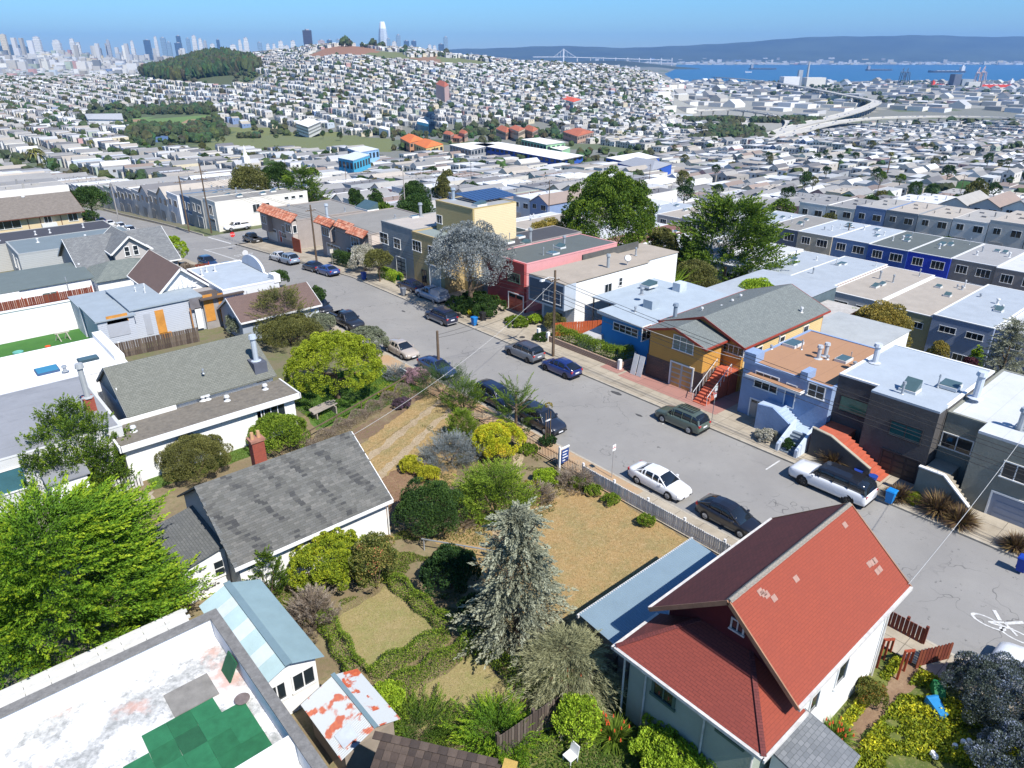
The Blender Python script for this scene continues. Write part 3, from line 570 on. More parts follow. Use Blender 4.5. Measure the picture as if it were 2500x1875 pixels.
lm('bright cyan flat-roofed house, larger of the blue ones','house',[(825,385),(862,392),(903,378),(868,370)],-28,8,cyn,M((.55,.6,.65)),win=4,name='cyan_building')
lm('pale blue building beside a white one left of the cyan house','house',[(848,362),(880,372),(925,364),(890,356)],-34,8,M((.25,.45,.68)),M((.6,.62,.65)),win=4,name='blue_building')
lm('white block of flats stepping down the grassy slope','flats',[(722,300),(752,310),(782,297),(752,288)],-62,13,wht,wht,win=5,bands=3,name='apartment_block')
lm('stark white windowless box beside the grass slope','building',[(925,312),(948,318),(952,312),(930,307)],-62,22,wht,wht,name='white_block')
lm('house with a turquoise and white front on the hillside','house',[(1018,296),(1045,302),(1047,294),(1022,289)],-60,20,M((.2,.6,.75)),wht,name='turquoise_house',win=5)
lm('long arched grey roof of the hall beside the ball field','hall',[(215,291),(300,292),(296,277),(207,278)],-62,8,wht,M((.42,.43,.44)),hip=3,name='field_house')
lm('white hall with a bright red roof on the hillside','hall',[(1366,240),(1400,249),(1420,243),(1386,234)],-48,18,wht,M((.6,.10,.05)),hip=3,name='red_roofed_hall',win=8,bands=2)
lm('pink church with a red roof half way up the hill','church',[(1064,205),(1085,213),(1096,207),(1075,200)],-10,17,M((.62,.42,.38)),M((.42,.12,.07)),hip=5,name='pink_church')
lm('pink and red long building in the left valley','building',[(62,235),(112,240),(116,228),(66,225)],-60,14,M((.55,.22,.20)),gr,name='pink_building',win=8,bands=2)
lm('house with a bright yellow fascia at the left edge','shop',[(42,445),(80,441),(78,420),(42,424)],-19,7,M((.75,.72,.65)),M((.85,.65,.02)),name='yellow_trimmed_shop')
x,y=at(602,402,-32); t=thing('church_steeple','slim white church steeple with a needle spire','church',(x,y,-34)); zt=topz(x,y,354)
MB().box(x-1.8,y-1.8,-36,x+1.8,y+1.8,-27).build('tower',wht,t); MB().cyl((x,y,-27),(x,y,zt),1.5,.05,8).build('spire',wht,t)
lm('white church nave at the foot of the steeple','church',[(575,410),(600,418),(622,406),(600,399)],-30,6,wht,gr,hip=2,name='church_nave')
# industrial waterfront
def up(px,pyb,pyt,Y,wp,label,name,cat,mat,tp=1,n=10):
    x,y=gpos(px,Y,-90); z0=tz(x,y); zt=topz(x,y,pyt); t=thing(name,label,cat,(x,y,z0)); r=pxm(wp,Y)/2
    MB().cyl((x,y,z0-3),(x,y,zt),r,r*tp,n).build('shaft',mat,t); return t
t=up(1968,187,150,3600,7,'tall tapering power station chimney by the bay','power_station_chimney','chimney',M((.36,.38,.40)),.55); 
up(2395,227,197,3300,6,'shorter brown industrial chimney near the red ship','industrial_chimney','chimney',M((.3,.25,.25)),.7)
up(1950,187,171,3620,14,'squat grey boiler house tower beside the power station chimney','boiler_tower','tower',M((.36,.4,.44)),1,4)
def blk(px,Y,w,d,pyt,label,name,cat,mat,n=1):
    x,y=gpos(px,Y,-95); z0=tz(x,y)-2; zt=topz(x,y,pyt); w=pxm(w,Y)/2; t=thing(name,label,cat,(x,y,z0))
    X0,Y0=x*CA-y*SA,Y; c=[toW(X0+a,Y0+b_) for a,b_ in ((-w,-d),(w,-d),(w,d),(-w,d))]
    MB().hexa([(p[0],p[1],z0) for p in c]+[(p[0],p[1],zt) for p in c]).build('wall',mat,t); return t
blk(2328,3400,17,20,181,'dark narrow grain silo slab beside the red ship','grain_silo','silo',M((.12,.14,.19)))
blk(2352,3400,26,22,193,'grey silo block next to the dark slab','grain_silo','silo',M((.30,.34,.38)))
blk(2373,3380,34,22,200,'row of pale concrete silos','grain_silo','silo',M((.55,.55,.52)))
blk(1925,3500,38,30,187,'long white shed left of the chimney','waterfront_shed','shed',M((.7,.7,.7)))
blk(1985,3550,46,30,189,'long pale shed right of the chimney','waterfront_shed','shed',M((.66,.64,.58)))
def ship(px,Y,L,label,hull,dk,z=-107,rz=0.,hgt=9):
    x,y=gpos(px,Y,-107); t=thing('ship',label,'ship',(x,y,z),rz=-AZ+rz); ORG[t.name]=(0,0,0); h=L/2; w=L*.075; b=MB()
    b.loft([[(a*h,-w*s_,-2),(a*h,w*s_,-2),(a*h,w*s_*1.15,hgt+e),(a*h,-w*s_*1.15,hgt+e)] for a,s_,e in ((-1,.7,1),(-.9,1,0),(.8,1,0),(.93,.6,3),(1,.1,4))]); b.build('hull',hull,t)
    b=MB(); b.box(-h*.92,-w*.8,hgt,-h*.74,w*.8,hgt+L*.11); b.box(-h*.88,-w*.3,hgt+L*.11,-h*.82,w*.3,hgt+L*.15); b.build('superstructure',dk,t)
    b=MB(); [b.box(h*f,-w*.8,hgt,h*(f+.16),w*.8,hgt+2.5) for f in (-.6,-.35,-.1,.15,.4)]; b.build('hatches',dk,t); return t
orr=M((.75,.07,.03),.5,.2,.05,0)
ship(2300,3420,118,'orange-red ship moored left of the dark silo',orr,orr,rz=.1,hgt=20)
ship(2425,3420,165,'large orange-red ship with a white bridge at the right',orr,M((.75,.75,.75)),rz=math.pi-.05,hgt=20)
ship(2310,7000,330,'long dark tanker anchored on the bay at the right',M((.08,.09,.12)),M((.7,.7,.7)),rz=math.pi,hgt=14)
ship(1862,8600,300,'dark flat ship on the bay above the power station',M((.08,.10,.14)),M((.3,.32,.35)),hgt=12)
ship(2146,7900,270,'dark ship in the middle of the bay',M((.08,.10,.14)),M((.35,.35,.38)),hgt=12)
ship(1827,7000,60,'small white boat with a wake on the bay',M((.8,.8,.8)),M((.8,.8,.8)),hgt=5)
def crane(px,Y,hp,label,mat):
    x,y=gpos(px,Y,-100); z0=tz(x,y)-2 if Y<4300 else -107; zt=topz(x,y,hp); t=thing('harbour_crane',label,'crane',(x,y,z0)); b=MB(); s=12; hh=zt-z0
    for a in (-1,1):
        for c_ in (-1,1): b.bar((x+a*s,y+c_*s,z0),(x+a*s*.8,y+c_*s*.6,z0+hh*.72),3)
    b.bar((x-s,y,z0+hh*.72),(x+s,y,z0+hh*.72),3); b.build('legs',mat,t)
    b=MB(); b.bar((x-s*.6,y,z0+hh*.7),(x-s*.3,y,zt),3); b.bar((x-s*2.6,y,z0+hh*.74),(x+s*1.5,y,z0+hh*.74),3); b.bar((x-s*.3,y,zt),(x-s*2.5,y,z0+hh*.75),1.5); b.build('boom',mat,t)
crane(2200,3900,165,'dark harbour crane, left one of the dark pair',M((.10,.14,.2))); crane(2211,3950,166,'dark harbour crane, right one of the dark pair',M((.10,.14,.2)))
crane(2382,3500,164,'pale red and white crane, left one beside the big ship',M((.6,.45,.42))); crane(2394,3520,161,'pale red and white crane, right one beside the big ship',M((.6,.45,.42)))
# ================================================================ near houses
ZK={'3':(1200,700,3.456),'4':(1800,780,3.16),'5':(560,380,3.456),'6':(1150,380,3.456),'7':(1750,380,2.949),'L':(0,380,3.456),'M':(0,800,3.456),'B':(0,1260,2.698),'C':(700,1200,2.4575),'D':(1400,1220,2.533),'E':(1950,1300,2.885),'S':(0,0,1),'F':(0,440,5.183),'G':(400,440,5.183),'K':(1600,820,5.183),'N':(900,480,2.976),'O':(1960,960,2.322),'Q':(2080,640,2.976)}
def zp(K,x,y): a=ZK[K]; return a[0]+x/a[2],a[1]+y/a[2]
def ray(px,py):
    a=(px-1250)/FPX; t=(py-937.5)/FPX; f=CP-t*SP; return a*CA+f*SA,-a*SA+f*CA,SP+t*CP
def onx(px,py,x): r=ray(px,py); s=x/r[0]; return s*r[1],H-s*r[2]
def ony(px,py,y): r=ray(px,py); s=y/r[1]; return s*r[0],H-s*r[2]
def on(side,c,px,py): return onx(px,py,c) if side[0]=='X' else ony(px,py,c)
def fb(b,side,c,a0,a1,z0,z1,n0,n1,m=0):
    sg=1 if side[1]=='+' else -1; p,q=c+sg*n0,c+sg*n1
    if side[0]=='X': b.box(p,a0,z0,q,a1,z1,m)
    else: b.box(a0,p,z0,a1,q,z1,m)
WH=M((.74,.74,.72),.6,.08,1,0); DKF=M((.03,.03,.035),.5,.1,1,0); GLS=M((.020,.028,.034),.06,.3,.6,0,spec=.6); GLC=M((.16,.22,.20),.12,.4,2.5,0,spec=.6); BRN=M((.12,.045,.03),.6,.2,2,0)
METAL=M((.36,.39,.42),.45,.2,3,.1,metal=.3); WMET=M((.62,.63,.63),.5,.15,3,.1)
def win(t,side,c,a,z,w,h,fr=None,nx=2,nz=1,fw=.08,gl=None,sill=True,name='window'):
    fr=fr or WH; gl=gl or GLS; b=MB(); a0,a1,z0,z1=a-w/2,a+w/2,z-h/2,z+h/2
    fb(b,side,c,a0-fw,a1+fw,z1,z1+fw,-.02,.06); fb(b,side,c,a0-fw-(.05 if sill else 0),a1+fw+(.05 if sill else 0),z0-fw,z0,-.02,.1 if sill else .06)
    fb(b,side,c,a0-fw,a0,z0,z1,-.02,.06); fb(b,side,c,a1,a1+fw,z0,z1,-.02,.06)
    for i in range(1,nx): q=a0+w*i/nx; fb(b,side,c,q-.03,q+.03,z0,z1,.0,.045)
    for i in range(1,nz): q=z0+h*i/nz; fb(b,side,c,a0,a1,q-.025,q+.025,.0,.042)
    f=b.build(name,fr,t); b=MB(); fb(b,side,c,a0,a1,z0,z1,-.02,.02); b.build('pane',gl,f); return f
def wpx(t,side,c,K,x0,y0,x1,y1,**k):
    a0,z1=on(side,c,*zp(K,x0,y0)); a1,z0=on(side,c,*zp(K,x1,y1)); return win(t,side,c,(a0+a1)/2,(z0+z1)/2,abs(a1-a0),abs(z1-z0),**k)
def garage(t,side,c,a0,a1,z0,z1,mat,fr=None,nx=4,nz=4,lights=0,pmat=None):
    b=MB(); fr=fr or WH; f=.12
    fb(b,side,c,a0-f,a0,z0,z1+f,-.02,.07); fb(b,side,c,a1,a1+f,z0,z1+f,-.02,.07); fb(b,side,c,a0,a1,z1,z1+f,-.02,.07); d=b.build('garage_door',fr,t)
    b=MB(); fb(b,side,c,a0,a1,z0,z1,-.02,.015); b.build('door_leaf',mat,d)
    W=(a1-a0)/nx; Hh=(z1-z0)/nz
    for i in range(nx):
        for j in range(nz):
            b=MB(); fb(b,side,c,a0+W*(i+.1),a0+W*(i+.9),z0+Hh*(j+.14),z0+Hh*(j+.86),.015,.04); b.build('panel',GLS if (lights and j==nz-1) else (pmat or mat),d)
    return d
def gpx(t,side,c,K,x0,y0,x1,y1,mat,zb=0.02,**k):
    a0,z1=on(side,c,*zp(K,x0,y0)); a1,_=on(side,c,*zp(K,x1,y1)); return garage(t,side,c,min(a0,a1),max(a0,a1),zb,z1,mat,**k)
def flathouse(label,x0,x1,y0,y1,zr,wall,roof,z0=0,par=.28,pw=.2,parm=None,name='house',cat='house',group=None,rise=0):
    t=thing(name,label,cat,((x0+x1)/2,(y0+y1)/2,z0),group=group)
    b=MB(); b.box(x0,y0,z0-2,x1,y1,zr); b.build('wall',wall,t); b=MB(); e=.03
    b.box(x0-e,y0-e,zr,x0+pw,y1+e,zr+par); b.box(x1-pw,y0-e,zr,x1+e,y1+e,zr+par); b.box(x0+pw,y0-e,zr,x1-pw,y0+pw,zr+par); b.box(x0+pw,y1-pw,zr,x1-pw,y1+e,zr+par)
    if par>0: b.build('parapet',parm or wall,t)
    else: pw=-.15
    b=MB(); nx=8; 
    b.box(x0+pw,y0+pw,zr+.01,x1-pw,y1-pw,zr+.08); b.build('roof',roof,t); return t
def slab(p,th=.14):
    "sloped roof slab from 4 upper corners"
    q=[(a[0],a[1],a[2]-th) for a in p]; return MB().hexa(q+[tuple(a) for a in p])
def gable(t,x0,x1,y0,y1,ze,zr,axis,wall,roofm,z0=0,ov=.35,ovg=.3,trim=None,rid=.5,roof_front=None):
    b=MB(); 
    if axis=='x':   # ridge runs along x
        ym=y0+(y1-y0)*rid; b.box(x0,y0,z0-2,x1,y1,ze)
        for x in (x0,x1): b.q(*( [(x,y1,ze),(x,ym,zr-.1),(x,y0,ze)] if x==x0 else [(x,y0,ze),(x,ym,zr-.1),(x,y1,ze)]))
        b.build('wall',wall,t); s0=(zr-ze)/(ym-y0); s1=(zr-ze)/(y1-ym); a,c=x0-ovg,x1+ovg
        r1=slab([(a,y0-ov,ze-s0*ov+.12),(c,y0-ov,ze-s0*ov+.12),(c,ym,zr+.12),(a,ym,zr+.12)]).build('roof',roofm,t)
        r2=slab([(a,ym,zr+.12),(c,ym,zr+.12),(c,y1+ov,ze-s1*ov+.12),(a,y1+ov,ze-s1*ov+.12)]).build('roof',roofm,t)
        if trim:
            g=MB(); 
            g.box(a,y0-ov-.12,ze-s0*ov-.06,c,y0-ov,ze-s0*ov+.1); g.build('gutter',trim,t); g=MB(); g.box(a,y1+ov,ze-s1*ov-.06,c,y1+ov+.12,ze-s1*ov+.1); g.build('gutter',trim,t)
            for x in (a-.03,c+.03):
                g=MB(); g.bar((x,y0-ov,ze-s0*ov+.02),(x,ym,zr+.02),.05,.22); g.bar((x,y1+ov,ze-s1*ov+.02),(x,ym,zr+.02),.05,.22); g.build('bargeboard',trim,t)
    else:
        xm=x0+(x1-x0)*rid; b.box(x0,y0,z0-2,x1,y1,ze)
        b.q((x0,y0,ze),(x1,y0,ze),(xm,y0,zr-.1)); b.q((x1,y1,ze),(x0,y1,ze),(xm,y1,zr-.1)); b.build('wall',wall,t)
        s0=(zr-ze)/(xm-x0); s1=(zr-ze)/(x1-xm); a,c=y0-ovg,y1+ovg
        slab([(x0-ov,a,ze-s0*ov+.12),(xm,a,zr+.12),(xm,c,zr+.12),(x0-ov,c,ze-s0*ov+.12)]).build('roof',roofm,t)
        slab([(xm,a,zr+.12),(x1+ov,a,ze-s1*ov+.12),(x1+ov,c,ze-s1*ov+.12),(xm,c,zr+.12)]).build('roof',roofm,t)
        if trim:
            for x,z in ((x0-ov-.12,ze-s0*ov),(x1+ov,ze-s1*ov)): g=MB(); g.box(x,a,z-.06,x+.12,c,z+.1); g.build('gutter',trim,t)
            for y in (a-.03,c+.03):
                g=MB(); g.bar((x0-ov,y,ze-s0*ov+.02),(xm,y,zr+.02),.05,.22); g.bar((x1+ov,y,ze-s1*ov+.02),(xm,y,zr+.02),.05,.22); g.build('bargeboard',trim,t)
    return t
def pipe(t,x,y,z,h=.7,r=.09,mat=None,cap=True,name='vent_pipe'):
    b=MB().cyl((x,y,z-.05),(x,y,z+h),r,r,9)
    if cap: b.cyl((x,y,z+h*.9),(x,y,z+h+.1),r*1.6,r*1.3,9)
    b.cyl((x,y,z-.02),(x,y,z+.06),r*2.2,r*1.2,9); return b.build(name,mat or METAL,t,smooth=False)
def skylight(t,x,y,z,wx_=1.2,wy=.8,tilt=0.,dome=False,fr=None,glm=None):
    a,c,d,e=x-wx_/2,x+wx_/2,y-wy/2,y+wy/2; f=MB().box(a,d,z-.02,c,e,z+.22); s=f.build('skylight',fr or WMET,t); g=MB(); m=.07
    g.hexa([(a+m,d+m,z+.22),(c-m,d+m,z+.22),(c-m,e-m,z+.22),(a+m,e-m,z+.22),(a+m,d+m,z+.26),(c-m,d+m,z+.26+tilt),(c-m,e-m,z+.26+tilt),(a+m,e-m,z+.26)]); g.build('pane',glm or M((.07,.12,.13),.12,.2,2,0,spec=.6),s); return s
def sat(t,x,y,z):
    b=MB().cyl((x,y,z),(x,y,z+.9),.03,n=6).cyl((x,y,z+.9),(x-.12,y-.15,z+1.0),.42,.36,12); b.build('satellite_dish',WMET,t)
def ppx(t,K,x,y,z,**k): q=at(*zp(K,x,y),z); return pipe(t,q[0],q[1],z,**k)
def skx(t,K,x,y,z,**k): q=at(*zp(K,x,y),z); return skylight(t,q[0],q[1],z,**k)
def steps(t,x0,x1,y0,y1,z0,z1,n,mat,axis='+y'):
    for i in range(n):
        zt=z0+(z1-z0)*(i+1)/n; f0,f1=i/n,1
        if axis=='+y': q=(x0,y0+(y1-y0)*f0,x1,y0+(y1-y0)*(i+1)/n)
        elif axis=='+x': q=(x0+(x1-x0)*f0,y0,x0+(x1-x0)*(i+1)/n,y1)
        MB().box(q[0],q[1],z0-.3,q[2],q[3],zt).build('step',mat,t)
def prism_y(b,x0,x1,pts):
    "wall with outline pts (y,z) extruded x0..x1"
    n=len(pts); i=len(b.v); b.v+=[(x0,y,z) for y,z in pts]+[(x1,y,z) for y,z in pts]
    b.f.append(tuple(i+k for k in range(n))); b.f.append(tuple(i+n+k for k in reversed(range(n)))); b.m+=[0,0]
    for k in range(n): j=(k+1)%n; b.f.append((i+k,i+n+k,i+n+j,i+j)); b.m.append(0)
    return b
def membrane(col,var=.12,stain=.25,seam=1.0,sp=1.0):
    key=('memb',tuple(col),seam,stain)
    if key in MC: return MC[key]
    m,n,b=nodes('roof_membrane'); tc=N(n,'ShaderNodeTexCoord').outputs['Object']; sx=N(n,'ShaderNodeSeparateXYZ'); n.links.new(tc,sx.inputs[0])
    c=mixc(n,ramp(n,noise(n,tc,.5,9,.7),.3,.7),mul(col,1-var),mul(col,1+var*.5)); c=mixc(n,ramp(n,noise(n,tc,.22,12,.75),.5,.7,0,stain),c,mul(col,.5))
    c=mixc(n,ramp(n,noise(n,tc,7,4,.8),.62,.7,0,.35),c,mul(col,.6))
    if seam:
        mt=N(n,'ShaderNodeMath',operation='MULTIPLY',i1=1/seam); n.links.new(sx.outputs[1],mt.inputs[0]); fr=N(n,'ShaderNodeMath',operation='FRACT'); n.links.new(mt.outputs[0],fr.inputs[0])
        c=mixc(n,ramp(n,fr.outputs[0],0,.035,.45,0),c,mul(col,.45))
    n.links.new(c,b.inputs[0]); b.inputs['Roughness'].default_value=.8; bumpn(n,b,noise(n,tc,5,6,.7),.3); MC[key]=m; return m
conc2=M((.36,.32,.25),.9,.25,1.2,.2,stain=.4); 
# ---- row of houses on the far side of the street, from right to left
ol=M((.23,.235,.20),.9,.15,1.4,.9,bsc=5); wr=membrane((.52,.54,.56),seam=1.6)
t=flathouse('olive grey stucco house with silvery seamed roof at the right edge',52.3,63.5,5.5,13.25,5.55,ol,wr,par=.12); house_R1=t
b=MB(); b.box(50.6,5.5,-.5,52.4,10.8,5.55); b.build('front_bay',ol,t); MB().box(50.6,5.5,5.56,52.5,10.8,5.75).build('bay_roof',wr,t)
wpx(t,'X-',52.3,'4',1595,870,1790,1045,nx=2,fr=WH); wpx(t,'X-',50.6,'4',2070,1095,2330,1310,nx=3); gpx(t,'X-',50.6,'4',1975,1330,2300,1600,M((.26,.29,.36),.6,.1,1,0),nx=1,nz=4,fr=WH)
b=MB(); prism_y(b,49.1,49.3,[(13.2,-.3),(13.2,2.5),(11.6,2.5),(9.7,.9),(9.7,-.3)]); b.build('stair_wall',ol,t); MB().box(49.3,11.6,-.2,52.3,13.2,1.9).build('landing',conc2,t); steps(t,49.3,50.55,9.8,11.6,0,1.9,8,conc2)
MB().bar((49.05,13.2,2.55),(49.05,11.6,2.55),.3,.08).bar((49.05,11.6,2.55),(49.05,9.7,.95),.3,.08).build('wall_cap',WH,t)
ppx(t,'4',2170,860,5.6,h=1.6,r=.2); ppx(t,'4',2205,850,5.6,h=1.2,r=.16); skx(t,'4',2230,840,5.6,wx_=1.5,wy=1)
sg=M((.085,.08,.078),.9,.15,1.4,.8,bsc=5); sv=membrane((.36,.41,.46),seam=0,stain=.15)
t=flathouse('charcoal stucco house with silver painted roof, dark garage and red steps',52.0,61.5,13.3,21.0,5.95,sg,sv,par=.14,parm=WH)
b=MB(); b.box(50.7,13.3,-.5,52.1,18.0,5.95); b.build('front_bay',sg,t); MB().box(50.7,13.3,5.96,52.3,18.0,6.12).build('bay_roof',sv,t)
wpx(t,'X-',52.0,'4',805,585,985,760,nx=1,fr=DKF,gl=M((.05,.17,.12),.1,.25,2,0,spec=.6)); wpx(t,'X-',50.7,'4',1195,780,1400,960,nx=2,fr=DKF,gl=M((.02,.09,.09),.1,.3,2,0,spec=.6))
gpx(t,'X-',50.7,'4',1125,1000,1375,1200,M((.035,.032,.03),.6,.1,1,0),nx=3,nz=4,fr=DKF,pmat=M((.05,.042,.035),.5,.1,1,0))
red=M((.45,.11,.06),.85,.2,2,.2); b=MB(); prism_y(b,48.9,49.1,[(20.9,-.3),(20.9,2.45),(19.4,2.3),(16.2,.9),(16.2,-.3)]); b.build('stair_wall',sg,t)
MB().bar((48.95,20.9,2.5),(48.95,19.4,2.35),.28,.08).bar((48.95,19.4,2.35),(48.95,16.2,.95),.28,.08).build('wall_cap',conc2,t)
MB().box(49.1,18.9,-.2,52,20.9,2.0).build('landing',red,t); steps(t,49.1,50.6,15.4,18.9,0,2.0,11,red)
ppx(t,'4',1060,330,6.1,h=1.5,r=.22,mat=M((.5,.53,.58),.5,.1,2,0)); skx(t,'4',1330,550,6.1,wx_=1.2,wy=1.2,tilt=.6); skx(t,'4',1640,520,6.1,wx_=1.3,wy=1.3,tilt=.1); ppx(t,'4',1545,520,6.1,h=.9,r=.05); ppx(t,'4',1840,600,6.0,h=1.9,r=.25,mat=M((.5,.55,.62),.5,.1,2,0)); ppx(t,'4',1270,575,6.1,h=.9,r=.09)
bl=M((.24,.33,.50),.9,.12,1.3,1.,bsc=4.5); tan_r=membrane((.36,.20,.11),seam=1.9,stain=.1,var=.06)
t=flathouse('pale blue stucco house with terracotta coloured flat roof and curved stairs',51.3,62.3,21.0,28.7,4.85,bl,tan_r,par=.16,parm=bl)
MB().box(51.25,27.7,4.8,52.6,28.8,5.75).build('parapet_block',bl,t); MB().box(51.25,23.1,4.8,52.6,23.7,5.6).build('parapet_block',bl,t); MB().box(50.6,23.2,3.95,51.3,28.0,4.08).build('canopy',tan_r,t); MB().box(50.55,23.1,3.88,50.6,28.05,4.1).box(50.6,23.1,3.88,51.3,23.2,4.1).build('canopy_edge',WH,t)
wpx(t,'X-',51.3,'4',150,400,300,570,nx=3,nz=2); wpx(t,'X-',51.3,'4',560,490,660,620,nx=2,nz=2); gpx(t,'X-',51.3,'4',110,610,290,830,M((.42,.37,.32),.6,.1,1,0),nx=4,nz=6,lights=1)
win(t,'X-',51.3,24.25,3.2,.8,1.9,nx=1,gl=M((.03,.12,.3),.4,.1,1,0),name='front_door',sill=False)
lb=M((.38,.47,.60),.9,.1,1.5,.4); sgry=M((.16,.20,.24),.85,.2,2,.2)
b=MB(); prism_y(b,49.6,49.8,[(26.0,-.3),(26.0,2.35),(24.7,2.5),(22.8,1.45),(22.8,-.3)]); b.build('stair_wall',bl,t); steps(t,49.8,51.25,22.8,24.6,1.1,2.3,7,lb); MB().box(49.8,24.6,-.2,51.25,26.1,2.3).build('landing',lb,t)
steps(t,47.8,49.8,21.45,22.7,0,1.2,7,sgry,'+x'); MB().box(49.8,21.4,-.2,51.25,22.8,1.15).build('landing',lb,t)
for y in (21.15,22.7): b=MB(); i=0; b.hexa([(47.6,y,-.3),(50,y,-.3),(50,y+.22,-.3),(47.6,y+.22,-.3),(47.6,y,.75),(50,y,2.05),(50,y+.22,2.05),(47.6,y+.22,.75)]); b.build('stair_wall',M((.55,.62,.70),.8,.1,1,.3),t)
for q,r,h in (((625,215),.17,1.1),((680,195),.17,1.1)):
    ppx(t,'4',q[0],q[1]+85,4.95,h=h,r=r,mat=M((.42,.45,.48),.5,.1,2,0))
skx(t,'4',430,195,4.95,wx_=1.7,wy=1.2); skx(t,'4',820,315,4.95,wx_=1.4,wy=1.0); ppx(t,'4',495,230,4.95,h=.8,r=.06); ppx(t,'4',695,305,4.95,h=.25); ppx(t,'4',905,355,4.95,h=.25,r=.12); ppx(t,'4',262,225,4.95,h=.25); ppx(t,'4',320,180,4.95,h=.6,r=.04); ppx(t,'4',875,300,4.95,h=.5,r=.03)
# orange house
ora=siding((.50,.26,.055),.2,.1); grs=shingle((.13,.145,.14),(.18,.20,.19),.3,.16,.012,c3=(.10,.115,.11),big=.3); redt=M((.30,.05,.03),.7,.15,2,0); stone=shingle((.16,.09,.065),(.075,.055,.05),.42,.14,.02,c3=(.10,.07,.06),bump=1)
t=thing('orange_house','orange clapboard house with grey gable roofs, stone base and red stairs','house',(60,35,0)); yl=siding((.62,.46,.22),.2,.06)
b=MB(); b.box(51.4,32.6,-.5,54.5,39.0,2.3); b.build('stone_base',stone,t)
gable(t,51.42,56.5,32.8,38.8,4.95,5.85,'x',ora,grs,z0=4.3,ov=.45,ovg=.5,trim=redt)
gable(t,54.6,69.5,30.9,39.6,4.75,6.35,'x',ora,grs,z0=2,ov=.4,ovg=.4,trim=redt,rid=.48)
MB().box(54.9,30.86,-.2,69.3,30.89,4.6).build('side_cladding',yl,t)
wpx(t,'X-',51.42,'3',1545,405,1695,570,nx=3,gl=GLC,fr=WH); wpx(t,'X-',54.6,'3',1965,475,2120,590,nx=4,fr=WH); gpx(t,'X-',51.4,'3',1520,630,1685,830,M((.40,.40,.38),.6,.1,1,0),nx=2,nz=5,pmat=M((.48,.27,.10),.6,.1,1,0))
steps(t,49.9,53.3,31.1,32.4,0,2.4,12,red,'+x'); MB().box(53.3,31,-.2,54.6,32.6,2.4).build('landing',red,t)
for y in (31.0,32.5):
    b=MB(); b.bar((50,y,1.0),(53.3,y,3.3),.05); [b.bar((50+i*.47,y,.15+i*.33),(50+i*.47,y,1.0+i*.33),.03) for i in range(8)]; b.build('handrail',WMET,t)
for i,(x,y) in enumerate(((62,37),(64.5,37.6),(60,36.9),(66,31.6),(58,37.8))): pipe(t,x,y,5.3+.15*(i==0)-.2*(i==3),h=.45,r=.1,mat=WMET)
pipe(t,55.6,39.2,4.8,h=1.5,r=.2,mat=M((.22,.27,.33),.5,.1,1,0))
for xx,zz in ((1255,1090),(1285,1190)):
    pass
win(t,'Y-',30.86,57.5,3.6,.8,.5,nx=1); win(t,'Y-',30.86,61.5,3.6,.8,.5,nx=1); win(t,'Y-',30.86,66,3.5,.9,.7,nx=1)
# louvred shutters leaning
for i,(x,y) in enumerate(((51.2,39.15),(51.15,39.85))): t2=thing('leaning_shutter',('weathered white louvred shutter leaning beside the orange house, nearer the garage','weathered white louvred shutter leaning beside the orange house, nearer the gate')[i],'shutter',(x,y,0),group='shutters leaning by the orange house'); MB().hexa([(x-.7,y-.3,.05),(x-.65,y-.3,.05),(x-.65,y+.3,.05),(x-.7,y+.3,.05),(x-.2,y-.3,2.1),(x-.15,y-.3,2.1),(x-.15,y+.3,2.1),(x-.2,y+.3,2.1)]).build('shutter_frame',M((.55,.56,.56),.7,.2,2,.2),t2)
# sky blue house
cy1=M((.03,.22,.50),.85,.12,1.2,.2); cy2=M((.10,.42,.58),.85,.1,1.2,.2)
t=thing('sky_blue_house','bright sky-blue house with pale blue roof and pale turquoise side','house',(60,44,0)); sb=membrane((.34,.40,.45),seam=0,stain=.12)
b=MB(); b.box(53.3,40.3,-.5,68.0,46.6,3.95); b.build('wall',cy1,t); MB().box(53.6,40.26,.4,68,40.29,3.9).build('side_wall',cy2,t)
MB().hexa([(52.9,39.9,3.95),(68.4,39.9,3.95),(68.4,47.0,3.95),(52.9,47.0,3.95),(52.9,39.9,4.05),(68.4,39.9,4.05),(68.4,47,4.3),(52.9,47,4.3)]).build('roof',sb,t)
MB().box(57,47,3.7,68,51.5,3.85).build('carport_roof',sb,t)
for x,y in ((57.1,51.3),(57.1,48.9)): MB().bar((x,y,0),(x,y,3.7),.12).build('carport_post',DKF,t)
MB().box(68,47,0,68.2,51.5,3.7).build('carport_back',cy1,t)
wpx(t,'X-',53.3,'3',1035,300,1230,425,nx=4,nz=2); wpx(t,'Y-',40.26,'3',1275,345,1335,430,nx=2); wpx(t,'Y-',40.26,'3',1405,330,1450,400,nx=1)
b=MB(); b.box(57.5,43.5,4.1,58.7,44.7,5.1); b.build('chimney_block',sb,t); ppx(t,'6',1440,1170,5.0,h=.7,r=.18); ppx(t,'6',1385,1320,4.2,h=.5,r=.1); b=MB().box(64.5,45.2,4,65.8,46.2,5.2); b.build('chimney_block',M((.5,.55,.6)),t); skx(t,'6',1500,1100,4.2,wx_=1.6,wy=1.4,tilt=.3)
t2=thing('covered_trailer','grey tarpaulin-covered trailer beside the sky-blue house','trailer',(52.5,47.2,0)); MB().hexa([(51.4,46.2,.3),(55,46.2,.3),(55,48.2,.3),(51.4,48.2,.3),(51.5,46.3,1.6),(55,46.3,1.9),(55,48.1,1.9),(51.5,48.1,1.6)]).build('tarpaulin',M((.42,.42,.42),.7,.1,1,.2),t2)
for y in (46.2,48.2): MB().cyl((53.2,y-.1,.32),(53.2,y+.1,.32),.32,n=14).build('wheel',M((.02,.02,.02)),t2)
